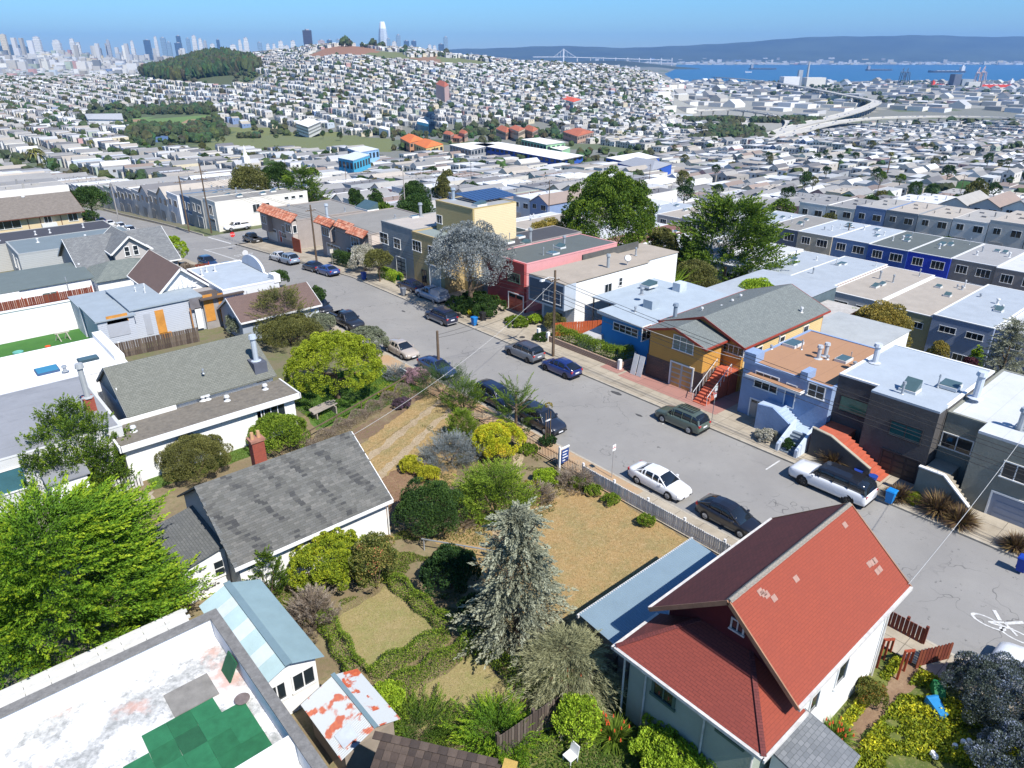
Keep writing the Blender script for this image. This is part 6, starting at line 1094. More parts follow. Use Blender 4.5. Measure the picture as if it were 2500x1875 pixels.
for nm,x0,x1 in (('far_sidewalk',47.05,56),('near_sidewalk',33.2,35.25)):
    if nm[0]=='f': sheet(nm,x0,x1,-30,130,PAV,.125)
    else: sheet(nm,x0,x1,-30,26,PAV,.125); sheet(nm,x0,x1,60,130,PAV,.125); sheet(nm,x0,x1,148,260,PAV,.125)
sheet('back_sidewalk',125.8,128.5,-60,250,PAV,.12); sheet('back_sidewalk',143.5,147,-60,250,PAV,.12)
for x0,x1 in ((46.88,47.06),(35.24,35.42)):
    for a,c_ in ((-30,130),(148,230)):
        b=MB(); k=int((c_-a)/3)
        for i in range(k):
            y0=a+(c_-a)*i/k; y1=a+(c_-a)*(i+1)/k; z0,z1=tz(40,y0),tz(40,y1); b.hexa([(x0,y0,z0-.3),(x1,y0,z0-.3),(x1,y1,z1-.3),(x0,y1,z1-.3),(x0,y0,z0+.135),(x1,y0,z0+.135),(x1,y1,z1+.135),(x0,y1,z1+.135)])
        b.build('kerb',KRB,kind='structure')
sheet('pink_driveway',49.2,55,29.5,40.6,PNK,.135); sheet('pink_driveway',49.5,53,40.9,43.2,PNK,.136)
def gcol(name,c1,c2,c3,sc=.5,sc2=3,gate_=(.45,.6),bump=.5):
    m,n,b=nodes(name); tc=N(n,'ShaderNodeTexCoord').outputs['Object']; c=mixc(n,ramp(n,noise(n,tc,sc,9,.7),*gate_),c1,c2); c=mixc(n,ramp(n,noise(n,tc,sc2,8,.8),.5,.68),c,c3); c=mixc(n,ramp(n,noise(n,tc,16,5,.8),.4,.75,0,.5),c,mul(c1,.45)); n.links.new(c,b.inputs[0]); b.inputs['Roughness'].default_value=.95; bumpn(n,b,noise(n,tc,12,7,.8),bump); return m
DRY=gcol('dry_grass',(.36,.24,.10),(.27,.22,.09),(.47,.34,.18)); DRY2=gcol('faded_grass',(.31,.25,.11),(.24,.235,.08),(.38,.30,.16)); DIRT=gcol('soil',(.23,.145,.085),(.29,.20,.12),(.17,.10,.06)); TRK=gcol('worn_track',(.42,.33,.22),(.36,.27,.17),(.30,.22,.12)); GRN=gcol('green_grass',(.075,.15,.02),(.10,.17,.03),(.16,.20,.04)); TURF=gcol('turf',(.035,.135,.018),(.045,.16,.02),(.05,.15,.02)); VERGE=gcol('sandy_verge',(.42,.27,.15),(.38,.30,.20),(.46,.33,.2)); WILD=gcol('wild_grass',(.07,.10,.015),(.15,.17,.03),(.26,.22,.10))
sheet('garden_soil',6.2,33.25,17.5,53,gcol('garden_soil',(.20,.15,.085),(.25,.20,.11),(.12,.13,.045)),.02,3)
sheet('garden_soil',-10,33.25,53,101,gcol('garden_soil',(.16,.14,.08),(.12,.14,.05),(.2,.16,.1)),.02,3)
sheet('wild_garden',10,33.25,-8,17.5,WILD,.02,3)
sheet('verge',33.2,35.25,26,60,VERGE,.125,3)
def poly(name,pts,mat,z,kind='structure',jag=.16,**k):
    Q=[]
    for i in range(len(pts)):
        a=Vector(pts[i]);c=Vector(pts[(i+1)%len(pts)]); n=max(1,int((c-a).length/.45)); w=Vector((-(c-a).y,(c-a).x)).normalized(); Q+=[a.lerp(c,j/n)+w*R.uniform(-jag,jag)*(1 if jag else 0) for j in range(n)]
    pts=Q; return MB().q(*[(p[0],p[1],z) for p in pts]).build(name,mat,kind=kind,**k)
poly('large_lawn',[(20.6,21.0),(29.5,18.6),(33.1,18.6),(33.1,28.7),(31.8,32.4),(20.8,31.8)],DRY,.034)
poly('small_lawn',[(12.1,24.4),(16.5,24.2),(16.4,29.6),(12.2,29.2)],DRY2,.034); poly('small_lawn',[(11.8,18.6),(16.7,18.0),(16.8,22.0),(12.6,22.2)],DRY2,.034)
poly('driveway_grass',[(18.9,34),(26,36),(33.1,44.5),(33.1,49.5),(20,45.5)],DRY,.03); 
for dx in (0,1.9): poly('wheel_track',[(19,38.3+dx*1.3),(33.1,45.4+dx),(33.1,46.0+dx),(19,39.2+dx*1.3)],TRK,.036)
poly('bare_patch',[(18.9,34.5),(22.5,35),(25.2,38.6),(24,40.4),(19.2,39.0)],gcol('red_soil',(.20,.11,.065),(.26,.16,.09),(.30,.22,.12)),.033); poly('bare_patch',[(20,46),(33,51.2),(33,49.6),(21,44.2)],gcol('red_soil2',(.19,.12,.08),(.24,.18,.11),(.16,.15,.05)),.034)
poly('flower_lawn',[(22,49.8),(33.1,49.8),(33.1,59.5),(24,59)],GRN,.03); poly('side_lawn',[(9,49.3),(21,49.3),(21,51.1),(9,51.1)],GRN,.03); poly('artificial_turf',[(-2,75.2),(12.4,75.2),(13.5,84),(13.8,90),(-2,90)],TURF,.05,jag=0)
poly('concrete_path',[(4,43),(8.2,47),(9,49.2),(3,49.2)],PAV,.035); poly('back_yard_soil',[(80,14),(104,14),(104,41),(80,41)],DIRT,-3.0) if 0 else None
poly('garden_path',[(24,28.2),(33.2,36.2),(33.2,37.1),(23.6,29)],TRK,.037); poly('garden_path',[(23.6,6.3),(28,6.5),(33.2,5.9),(33.2,7.0),(29,7.2),(24,7.1)],DIRT,.035)
# markings
PNT=M((.62,.62,.60),.7,.35,6,.1,stain=.5,stc=(.25,.25,.25))
def mark(name,pts,dz=.008):
    b=MB(); b.q(*[(p[0],p[1],tz(p[0],p[1])+dz) for p in pts]); return b.build(name,PNT,kind='structure')
def line(p,q,w,name='road_marking',dz=.01):
    p=Vector(p);q=Vector(q);d=(q-p).normalized();n=Vector((-d.y,d.x))*w/2; k=max(1,int((q-p).length/2)); b=MB()
    for i in range(k):
        a=p.lerp(q,i/k);c=p.lerp(q,(i+1)/k); b.q(*[(v.x,v.y,tz(v.x,v.y)+dz) for v in (a-n,c-n,c+n,a+n)])
    return b.build(name,PNT,kind='structure')
line((41.2,131),(41.2,112),.15); line((41.4,131),(41.4,112),.1,dz=.012); line((41.3,130),(46.7,130),.35); line((35.6,148.5),(41.2,148.5),.35); line((46.9,133),(46.9,145),.35); line((41.2,149),(41.2,175),.12)
for i in range(3): line((36.5+i*1.6,133.2),(37.2+i*1.6,133.2),.2)
line((44.6,31.6),(45.8,31.6),.12); line((44.6,21.9),(46.6,21.9),.12)
tx=D.curves.new('stop_text','FONT'); tx.body='STOP'; tx.size=2.2; tx.align_x='CENTER'; to=D.objects.new('stop_text',tx); C.objects.link(to); dg=bpy.context.evaluated_depsgraph_get(); tm=D.meshes.new_from_object(to.evaluated_get(dg)); D.objects.remove(to); tm.materials.clear(); tm.materials.append(PNT)
co_=np.zeros(len(tm.vertices)*3); tm.vertices.foreach_get('co',co_); co_=co_.reshape(-1,3); co_=np.stack([44.0+co_[:,0]*.62,118.5+co_[:,1]*1.15,np.zeros(len(co_))],1); co_[:,2]=T(co_[:,0],co_[:,1])+.016; tm.vertices.foreach_set('co',co_.ravel()); link('stop_marking',tm,kind='structure')
# bicycle lane marking lower right
for k in (0,1): y=2.9-k*.9; mark('road_marking',[(38.9,y-.8),(39.75,y-.1),(39.75,y+.15),(38.9,y-.55)],.012); mark('road_marking',[(39.76,y-.1),(40.6,y-.8),(40.6,y-.55),(39.76,y+.15)],.012)
for cx_,cy2 in ((39.5,5.3),(39.5,3.9)):
    b=MB(); r0,r1=.42,.33
    for i in range(16): a,c_=2*math.pi*i/16,2*math.pi*(i+1)/16; b.q((cx_+r0*math.cos(a),cy2+r0*2.1*math.sin(a),.012),(cx_+r0*math.cos(c_),cy2+r0*2.1*math.sin(c_),.012),(cx_+r1*math.cos(c_),cy2+r1*2.1*math.sin(c_),.012),(cx_+r1*math.cos(a),cy2+r1*2.1*math.sin(a),.012))
    b.build('road_marking',PNT,kind='structure')
line((39.5,5.3),(40.1,4.7),.12,dz=.013); line((40.1,4.68),(39.5,3.9),.12,dz=.014); line((39.5,5.2),(39.9,4.2),.12,dz=.016); line((40.1,4.9),(40.75,5.4),.2,dz=.018); line((40.1,4.6),(40.9,4.0),.2,dz=.02)
# dark patches and manholes
TAR=M((.07,.07,.07),.9,.3,8,.1); IRN=M((.09,.085,.08),.6,.3,10,.2,metal=.4)
for (px,py,r) in ((1505,960,.5),(1560,1014,.28),(985,760,.3),(1230,775,.22),(1400,880,.18),(1905,1030,.2)):
    x,y=at(px,py); b=MB(); P=[(x+r*R.uniform(.7,1.1)*math.cos(2*math.pi*i/12)*.6,y+r*R.uniform(.8,1.2)*math.sin(2*math.pi*i/12)*1.3,.009) for i in range(12)]; b.q(*P).build('tar_patch',TAR,kind='structure')
for (px,py) in ((1340,1080),(1478,1165)): pass
for (px,py) in ((1530,905),(1275,826),(600,668)):
    x,y=at(px,py); 
    z=.15 if x>46.9 or x<35 else .012; t=thing('manhole_cover','round iron manhole cover set in the '+('pink driveway' if px==1530 else 'far sidewalk' if px==1275 else 'street near the corner'),'manhole cover',(x,y,z)); MB().cyl((x,y,z-.05),(x,y,z),.32,n=18).build('cover_plate',IRN,t)
# ================================================================ mid-distance row houses as separate things
WOB=M((1,1,1),.85,.22,.6,.2,objcol=True); ROB=M((1,1,.99),.85,.3,.35,.1,objcol=True)
CN=['cream','off-white','sand','taupe','ivory','grey','slate grey','ochre','powder blue','navy blue','dusty red','brown-grey','white','bright white','charcoal','sage green']; RN=['silver','mid grey','brown-grey','dark grey','black','tan','white','brown']
ORD=['first','second','third','fourth','fifth','sixth','seventh','eighth','ninth','tenth','eleventh','twelfth','thirteenth','fourteenth','fifteenth','sixteenth','seventeenth','eighteenth','nineteenth','twentieth']
def hv(h,gab):
    hw,hd=3.78,9; w=MB(); w.box(-hd,-hw,-4,hd,hw,h); 
    if gab: w.q((-hd,hw,h),(-hd,0,h+2.2),(-hd,-hw,h)); w.q((hd,-hw,h),(hd,0,h+2.2),(hd,hw,h))
    r=MB()
    if gab:
        for s in (-1,1): r.hexa([(-hd-.3,0,h+2.2),(hd+.3,0,h+2.2),(hd+.3,s*hw*1.08,h-.1),(-hd-.3,s*hw*1.08,h-.1),(-hd-.3,0,h+2.35),(hd+.3,0,h+2.35),(hd+.3,s*hw*1.08,h+.05),(-hd-.3,s*hw*1.08,h+.05)])
    else:
        r.box(-hd+.2,-hw+.2,h+.02,hd-.2,hw-.2,h+.12); r.box(-2,-1,h,-1,0,h+.5); r.box(3,1,h,4.4,2,h+.45); r.cyl((1,-2,h),(1,-2,h+1.2),.2,n=6); r.cyl((-4,2,h),(-4,2,h+.8),.15,n=6)
        w.box(-hd-.02,-hw,h,-hd+.2,hw,h+.3); w.box(-hd,-hw-.02,h,hd,-hw+.2,h+.25)
    return w.mesh('row_house',WOB),r.mesh('roof',ROB)
HV=[hv(6.2,0),hv(6.8,0),hv(5.8,1),hv(6.5,0)]
def wmesh(w,h,ax='x'):
    b=MB(); b.box(-.05,-w/2-.1,-h/2-.1,0,w/2+.1,h/2+.1,0); b.box(-.09,-w/2,-h/2,-.03,-.05,h/2,1); b.box(-.09,.05,-h/2,-.03,w/2,h/2,1); return b.mesh('window',[WH,GLS])
WM=[wmesh(1.9,1.4),wmesh(1.4,1.3)]; b=MB(); b.box(-.05,-1.45,-1.1,0,1.45,1.1); GM=b.mesh('garage_door',M((.42,.40,.37),.6,.2,1,0))
wj=MB()
for y,w,z,h in ((-1.8,1.9,4.6,1.4),(1.9,1.5,4.6,1.3),(1.2,2.6,1.2,2.0),(-2.4,1,1.2,2)): wj.box(-9.06,y-w/2,z-h/2,-9,y+w/2,z+h/2)
for x in (-5,-1,4): wj.box(x-.6,-3.84,4,x+.6,-3.78,5.1)
WJ=wj.mesh('windows',GLS)
rowsum={}
for r_ in sorted(range(len(AT)),key=lambda i:-AT[i,1]):
    x,y,hd,face=AT[r_]; rowsum.setdefault(round(x),[]).append(r_)
rk=sorted(rowsum)
def rname(x):
    if x<45: 
        L=sorted([v for v in rk if v<45],reverse=True); return ORD[L.index(x)]+' row left'
    L=[v for v in rk if v>45]; return ORD[L.index(x)]+' row right'
for x0 in rk:
    for j,i in enumerate(rowsum[x0]):
        x,y,hd,face=AT[i]; z=tz(x,y); wi=NR.choice(16,p=WP); ri=NR.choice(8,p=RP); v=R.choice((0,1,3,0,1,3,2)); nn_=len(rowsum[x0]); jn=(ORD[j]+' from left') if j<20 else (ORD[min(19,nn_-1-j)]+' from right')
        o=link('row_house',HV[v][0],None,loc=(x,y,z),rot=(0,0,0 if True else math.pi)); reg(o,'%s house, %s roof, %s in %s of the street'%(CN[wi],RN[ri],jn,rname(x0)),'house','row houses in the valley'); k=R.uniform(.85,1.05)
        o.color=(*[float(c*k) for c in WALLS[wi]],1); r=link('roof',HV[v][1],o); r.color=(*[float(c) for c in ROOFS[ri]],1)
        if i<100:
            for yy,zz,m_ in ((-1.9,4.7,WM[0]),(1.9,4.7,WM[1]),(1.6,1.2,GM)): link('window' if m_ is not GM else 'garage_door',m_,o,loc=(-9,yy,zz))
        else: link('windows',WJ,o,kind='stuff')
# ================================================================ cars
BLK=M((.012,.012,.013),.5,.2,3,0); TYR=M((.016,.016,.017),.85,.2,3,.1); RIM=M((.45,.46,.48),.3,.1,3,0,metal=.7); RIMD=M((.04,.04,.045),.3,.1,3,0,metal=.5); CGL=M((.012,.016,.022),.04,.1,1,0,spec=.8); HLT=M((.75,.76,.78),.12,.1,3,0,spec=.8); TLT=M((.45,.012,.012),.2,.1,3,0,spec=.6); PLT=M((.65,.66,.68),.5,.1,3,0); GRL=M((.02,.02,.022),.4,.1,9,0)
CT={
'suv':dict(L=4.65,W=.93,wb=2.68,wr=.35,st=[(-1,.42,.88,.78),(-.97,.28,1.04,.88),(-.9,.24,1.08,.92),(-.5,.22,1.08,1),(.1,.22,1.05,1),(.42,.22,1.02,.99),(.55,.22,1.0,.97),(.85,.24,.88,.92),(.96,.30,.76,.82),(1,.42,.66,.70)],gh=[(-.96,1.08,.82,.80),(-.86,1.60,.84,.66),(-.55,1.70,.86,.70),(0,1.71,.86,.71),(.22,1.64,.86,.68),(.47,1.04,.88,.84)],roof=(-.88,.22),pil=[-.62,-.22,.14]),
'hatch':dict(L=4.45,W=.88,wb=2.68,wr=.32,st=[(-1,.42,.88,.76),(-.95,.26,1.02,.86),(-.8,.2,1.0,.93),(-.4,.19,.98,1),(.2,.19,.95,1),(.5,.19,.90,.97),(.8,.22,.80,.9),(.95,.28,.68,.78),(1,.38,.58,.66)],gh=[(-.96,1.04,.78,.72),(-.70,1.34,.82,.62),(-.3,1.49,.84,.64),(.02,1.49,.84,.64),(.2,1.38,.84,.66),(.55,.92,.86,.82)],roof=(-.55,.15),pil=[-.5,-.12]),
'sedan':dict(L=4.75,W=.90,wb=2.72,wr=.32,st=[(-1,.42,.82,.76),(-.96,.28,.96,.86),(-.85,.22,.99,.92),(-.6,.2,.98,.98),(0,.19,.94,1),(.42,.19,.92,.99),(.6,.2,.88,.95),(.85,.22,.78,.9),(.96,.28,.68,.8),(1,.38,.58,.68)],gh=[(-.74,.98,.80,.76),(-.48,1.34,.84,.62),(-.2,1.43,.86,.64),(.08,1.43,.86,.64),(.2,1.36,.86,.66),(.48,.92,.88,.84)],roof=(-.46,.17),pil=[-.34,-.05]),
'bigsuv':dict(L=5.7,W=1.02,wb=3.25,wr=.41,st=[(-1,.5,1.0,.84),(-.98,.34,1.16,.92),(-.9,.3,1.2,.95),(-.5,.28,1.2,1),(.2,.28,1.18,1),(.5,.28,1.16,.99),(.6,.28,1.14,.98),(.9,.3,1.06,.94),(.97,.36,.98,.88),(1,.5,.9,.8)],gh=[(-.97,1.18,.86,.84),(-.9,1.78,.86,.74),(-.5,1.88,.87,.76),(.1,1.88,.87,.76),(.27,1.80,.87,.74),(.45,1.16,.88,.84)],roof=(-.92,.27),pil=[-.52,-.14,.2]),
'pickup':dict(L=5.4,W=.96,wb=3.2,wr=.39,st=[(-1,.5,1.05,.9),(-.98,.4,1.08,.96),(-.5,.36,1.08,1),(-.3,.32,1.08,1),(.3,.32,1.08,1),(.5,.32,1.06,.99),(.85,.34,1.0,.94),(.96,.4,.9,.86),(1,.5,.8,.76)],gh=[(-.26,1.06,.84,.82),(-.2,1.72,.84,.70),(.0,1.78,.86,.72),(.2,1.76,.86,.72),(.28,1.68,.86,.70),(.48,1.08,.88,.84)],roof=(-.18,.27),pil=[.06],bed=1)}
def paint(c): return M(c,.28,.06,2,0,spec=.6,coat=.8)
CARP={}
def make_car(kind,col,roofcol=None,rim=0,rack=0,shell=0,lower=None,detail=1):
    d=CT[kind]; L=d['L']/2; W=d['W']; t=thing('parked_car','x','car',(0,0,0)); pm=paint(col); rm=paint(roofcol) if roofcol else pm
    def ring(x,zb,zs,w):
        w=w*W; h=zs-zb; y=[(w*.86,zb),(w*.985,zb+.1*h),(w*1.0,zb+.45*h),(w*.99,zb+.72*h),(w*.955,zb+.90*h),(w*.88,zs),(w*.45,zs+.025)]
        return [(x*L,-a,z) for a,z in y]+[(x*L,a,z) for a,z in reversed(y)]
    b=MB(); st=[]; 
    for i in range(len(d['st'])-1):
        a,c=d['st'][i],d['st'][i+1]; n=2 if abs(c[0]-a[0])>.2 else 1
        for k in range(n): f=k/n; st.append(tuple(a[j]*(1-f)+c[j]*f for j in range(4)))
    st.append(d['st'][-1]); b.loft([ring(*s) for s in st]); b.build('body',pm,t,smooth=True)
    sh=lambda x: np.interp(x,[s[0] for s in d['st']],[s[2] for s in d['st']])
    b=MB(); gh=d['gh']
    def gr(x,zr,wb,wt,e=0.):
        zs=min(sh(x)-.03,zr-.01); return [(x*L,-wb*W-e,zs),(x*L,-(wb*.6+wt*.4)*W-e,zs+(zr-zs)*.5),(x*L,-wt*W*1.02-e,zr-.09*min(1,(zr-zs)/.3)),(x*L,-wt*W*.84,zr+e),(x*L,0,zr+.02+e),(x*L,wt*W*.84,zr+e),(x*L,wt*W*1.02+e,zr-.09*min(1,(zr-zs)/.3)),(x*L,(wb*.6+wt*.4)*W+e,zs+(zr-zs)*.5),(x*L,wb*W+e,zs)]
    b.loft([gr(*g) for g in gh]); b.build('windows',CGL,t,smooth=True)
    gi=lambda x,j: np.interp(x,[g[0] for g in gh],[g[j] for g in gh])
    b=MB(); x0,x1=d['roof']; xs_=[x0,(x0+gh[2][0])/2,gh[2][0],gh[3][0],x1]; xs_=sorted(set(xs_)); b.loft([gr(x,gi(x,1),gi(x,2),gi(x,3),.012)[2:7] for x in xs_],closed=False,cap=False)
    for p in d['pil']+[x0+.0,x1]:
        for s in (-1,1):
            r=gr(p,gi(p,1),gi(p,2),gi(p,3),.008); q=r[:3] if s<0 else r[::-1][:3]
            off=.0
            b.bar(q[0],q[1],.09,.03); b.bar(q[1],q[2],.09,.03)
    a_=gr(gh[-1][0]-.01,gh[-1][1],gh[-1][2],gh[-1][3],.008); c_=gr(x1,gi(x1,1),gi(x1,2),gi(x1,3),.01)
    for k in (0,-1): b.bar(a_[k],c_[2 if k==0 else -3],.08,.05)
    a_=gr(gh[0][0]+.01,gh[0][1],gh[0][2],gh[0][3],.008); c_=gr(x0,gi(x0,1),gi(x0,2),gi(x0,3),.01)
    for k in (0,-1): b.bar(a_[k],c_[2 if k==0 else -3],.14,.06)
    b.build('roof',rm,t,smooth=False)
    wr=d['wr']; rmat=RIMD if rim else RIM
    for sx in (-1,1):
        for sy in (-1,1):
            x=sx*d['wb']/2; y=sy*(W-.03); MB().cyl((x,y-sy*.24,wr),(x,y+sy*.005,wr),wr*1.18,n=18).build('wheel_arch',BLK,t)
            wv=MB(); wv.cyl((x,y-sy*.22,wr),(x,y+sy*.02,wr),wr,wr*.97,18); wh=wv.build('wheel',TYR,t); rr=MB(); rr.cyl((x,y+sy*.01,wr),(x,y+sy*.028,wr),wr*.68,wr*.6,10); 
            rr.build('rim',rmat,wh)
            if detail: 
                sp=MB(); [sp.bar((x,y+sy*.035,wr),(x+wr*.62*math.cos(k*1.2566),y+sy*.035,wr+wr*.62*math.sin(k*1.2566)),.05,.02) for k in range(5)]; sp.build('spokes',RIM if not rim else M((.12,.12,.12),.3,.1,3,0,metal=.6),wh)
    zf=sh(.93); zr_=sh(-.96)
    for s in (-1,1):
        MB().hexa([(L*.88,s*W*.70,zf-.17),(L*.965,s*W*.56,zf-.2),(L*.93,s*W*.60,zf-.05),(L*.86,s*W*.74,zf-.02),(L*.90,s*W*.90,zf-.17),(L*.985,s*W*.62,zf-.2),(L*.955,s*W*.66,zf-.045),(L*.87,s*W*.88,zf-.01)]).build('headlight',HLT,t)
        MB().box(-L*.995,s*W*.60,zr_-.22,-L*.93,s*W*.87,zr_-.04).build('taillight',TLT,t)
        MB().box(L*.36,s*W*.98,sh(.36)-.02,L*.30,s*W*1.16,sh(.36)+.13).build('mirror',pm,t)
    MB().box(L*.965,-W*.5,.36,L*1.005,W*.5,zf-.26).build('grille',GRL,t); MB().box(-L*1.005,-.26,zr_-.36 if kind!='pickup' else .62,-L*.98,.26,zr_-.22 if kind!='pickup' else .76).build('license_plate',PLT,t); MB().box(L*1.0,-.24,.36,L*1.012,.24,.48).build('license_plate',PLT,t)
    MB().box(-L*.97,-W*.86,.26,L*.97,W*.86,.34).build('underbody',BLK,t); b=MB(); b.box(-L*1.0,-W*.8,.3,-L*.96,W*.8,.48); b.build('rear_bumper',lower and paint(lower) or BLK,t)
    if lower: MB().box(-L*.7,-W*1.004,.3,L*.7,W*1.004,.52).build('sill_cladding',paint(lower),t)
    if d.get('bed'):
        MB().box(-L*.95,-W*.80,1.0,-L*.30,W*.80,1.105).build('bed_floor',M((.03,.03,.032),.7,.2,4,.1),t)
        if shell: b=MB(); b.loft([[(x*L,-W*.86,1.08),(x*L,-W*.74,z),(x*L,W*.74,z),(x*L,W*.86,1.08)] for x,z in ((-.97,1.7),(-.3,1.76))]); b.build('camper_shell',pm,t)
        else:
            for s in (-1,1): MB().box(-L*.97,s*W*.8,1.08,-L*.28,s*W*.93,1.16).build('bed_rail',pm,t)
    if rack:
        b=MB(); z=gi(-.2,1)+.1
        for s in (-1,1): b.bar((-L*.6,s*W*.5,z),(L*.05,s*W*.5,z),.05)
        for k in range(7): b.bar((-L*.6+k*L*.108,-W*.5,z),(-L*.6+k*L*.108,W*.5,z),.03)
        b.build('roof_rack',BLK,t)
    return t
def put(t,label,x,y,ang,group='cars parked along the street',name=None,z=None):
    t['label']=label; t['group']=group; z=tz(x,y) if z is None else z; t.location=(x,y,z+.005); sl_=math.atan((tz(x,y+2)-tz(x,y-2))/4) if x<48 else 0
    t.rotation_euler=(0,-sl_ if ang>0 else sl_,ang)
    return t
UP,DN=math.pi/2,-math.pi/2
def wheels(F,Rr,off,z=0.):
    a=at(*F,z); b=at(*Rr,z); return (a[0]+b[0])/2+off,(a[1]+b[1])/2
def cpx(kind,col,label,F,Rr,side,**k):
    g=k.pop('group','cars parked along the street'); x,y=wheels(F,Rr,CT[kind]['W']-.1,k.pop('z',0)); t=make_car(kind,col,**k); 
    x=44.85+.9-(.0) if side=='far' and 'ox' not in k else x
    x={'far':46.75-CT[kind]['W']-.15,'near':35.5+CT[kind]['W']+.2}.get(side,x); return put(t,label,x,y,UP if side in('far','farfree') else DN,g)
cpx('suv',(.075,.10,.08),'sage green estate SUV with black roof basket near the red stairs',(1624,1027),(1688,1055),'far',rack=1)
cpx('hatch',(.012,.025,.13),'deep blue rounded hatchback behind the grey SUV at the pole',(1337,901),(1390,923),'far',rim=1)
cpx('suv',(.13,.14,.16),'grey boxy SUV parked by the wooden utility pole',(1252,864),(1300,882),'far',rim=1,rack=0,roofcol=(.06,.06,.07))
cpx('suv',(.018,.022,.05),'dark navy SUV with grey lower cladding beside the two bins',(1062,775),(1101,791),'far',lower=(.25,.25,.26))
cpx('bigsuv',(.72,.73,.75),'long white SUV with black roof, largest car on the street',(1958,1184),(2066,1231),'far',roofcol=(.012,.012,.014),rim=1)
cpx('sedan',(.03,.06,.20),'medium blue saloon parked behind the dark coupe',(762,665),(790,674),'far')
cpx('sedan',(.012,.015,.04),'near-black low coupe in front of the blue saloon',(714,653),(737,660),'far')
cpx('suv',(.22,.28,.36),'silvery blue SUV near the round stop sign',(623,633),(645,638),'far',rim=1)
cpx('hatch',(.55,.55,.55),'pale silver hatchback nearest the street corner',(585,623),(606,628),'far')
cpx('pickup',(.02,.022,.028),'black pickup truck on the near kerb by the bushes',(859.5,810),(817.5,785),'near')
cpx('sedan',(.40,.35,.30),'champagne coloured old saloon above the blue one',(990.6,878.4),(953,855),'near')
cpx('sedan',(.025,.045,.13),'dark blue saloon behind the short wooden pole',(1082,925),(1035,900),'near')
cpx('suv',(.012,.018,.045),'midnight blue SUV half hidden by the young pine',(1232,1003),(1180,970),'near')
cpx('suv',(.018,.022,.035),'black-blue SUV with long bonnet beside the staked sapling',(1339,1058),(1288,1030),'near')
cpx('sedan',(.75,.76,.77),'white saloon on the near kerb by the white picket fence',(1645,1215),(1562,1173),'near')
cpx('hatch',(.012,.012,.016),'black hatchback between the white saloon and the red roof',(1814.5,1305),(1731,1263),'near')
put(make_car('sedan',(.75,.76,.77)),'white saloon cut off by the right edge beside the blue-flowered bush',36.9,1.9,UP)
put(make_car('suv',(.02,.022,.03),rack=1),'black SUV with roof rails half hidden behind the brown cottage',36.6,77.5,DN)
put(make_car('hatch',(.02,.025,.07)),'navy hatchback at the end of the brown fence',36.6,106.5,DN)
put(make_car('suv',(.02,.04,.10)),'dark blue car nose-in beside the round green bush',35.8,113.0,DN)
g='cars standing in driveways'
put(make_car('sedan',(.012,.015,.045)),'midnight blue saloon in the driveway of the ochre house',50.0,77.6,UP,g); put(make_car('pickup',(.30,.34,.40),shell=1),'silver-blue pickup with a camper shell beside the grey-leaved tree',49.6,72.2,UP,g); put(make_car('sedan',(.10,.012,.012)),'dark red car deep in the shade of the grey-leaved tree',50.2,66.8,UP,g)
put(make_car('pickup',(.72,.73,.74)),'large white pickup on the side street against the cream wall',54.5,149.4,math.pi,g); put(make_car('pickup',(.02,.02,.02)),'black vehicle with raised rear at the red tile house',50.2,131.0,UP,g)
for lab,k,c,x,y in (('grey van-like wagon, leftmost of the cars on the descending street','suv',(.16,.17,.18),36.2,197),('dark blue car with a bright blue load on its roof','hatch',(.02,.05,.16),36.9,186),('white saloon second in the descending line','sedan',(.7,.7,.7),37.0,178.5),('white SUV in the descending line','suv',(.7,.7,.7),37.0,170),('silver wagon nearest the corner in the descending line','suv',(.42,.43,.44),37.0,162.5)):
    put(make_car(k,c,detail=0),lab,x,y,UP,'cars on the descending street')
# ================================================================ bins, poles, signs, fences
def bin_(x,y,col,label,rz=0,z=.13,group='wheeled bins'):
    t=thing('wheeled_bin',label,'bin',(x,y,z+tz(x,y)),rz,group); ORG[t.name]=(0,0,0); m=M(col,.5,.12,3,.05); b=MB(); b.loft([[(-a,-a*.95,h),(a,-a*.95,h),(a,a*.95,h),(-a,a*.95,h)] for a,h in ((.22,.06),(.29,.9),(.31,.92),(.31,.98))]); b.build('bin_body',m,t)
    MB().hexa([(-.33,-.32,.98),(.35,-.32,.98),(.35,.32,.98),(-.33,.32,.98),(-.28,-.26,1.07),(.3,-.26,1.04),(.3,.26,1.04),(-.28,.26,1.07)]).build('lid',m,t)
    for s in (-1,1): MB().cyl((.22,s*.24,.12),(.22,s*.31,.12),.12,n=10).build('wheel',BLK,t)
    return t
for px,py,c,l in ((1158,795,(.01,.17,.48),'bright blue bin at the kerb behind the navy SUV'),(1178,783,(.02,.02,.022),'black bin next to the bright blue one'),(2170,1228,(.01,.20,.55),'bright blue bin behind the long white SUV'),(889,683,(.01,.06,.30),'royal blue bin alone on the sidewalk before the box hedge'),(962,685,(.02,.02,.022),'black bin left of the green one'),(973,684,(.01,.25,.07),'green bin beside the white bags'),(985,722,(.20,.22,.25),'grey bin at the kerb in front of the silver pickup'),(2490,1395,(.01,.05,.35),'dark blue bin cut off by the right edge')): x,y=at(px,py,.1); bin_(x,y,c,l)
t=bin_(31.5,4.9,(.015,.16,.05),'green bin lying in the flowering garden',z=.1); t.rotation_euler=(0,1.2,.5); t=bin_(30.6,4.4,(.02,.20,.45),'light blue bin toppled in the yellow flowers',z=.25); t.rotation_euler=(0,1.45,1.0)
wood=M((.15,.105,.07),.95,.35,2.5,.6,stain=.4); wire_m=M((.03,.03,.03),.6,.1,1,0); cab=M((.4,.4,.39),.6,.1,1,0)
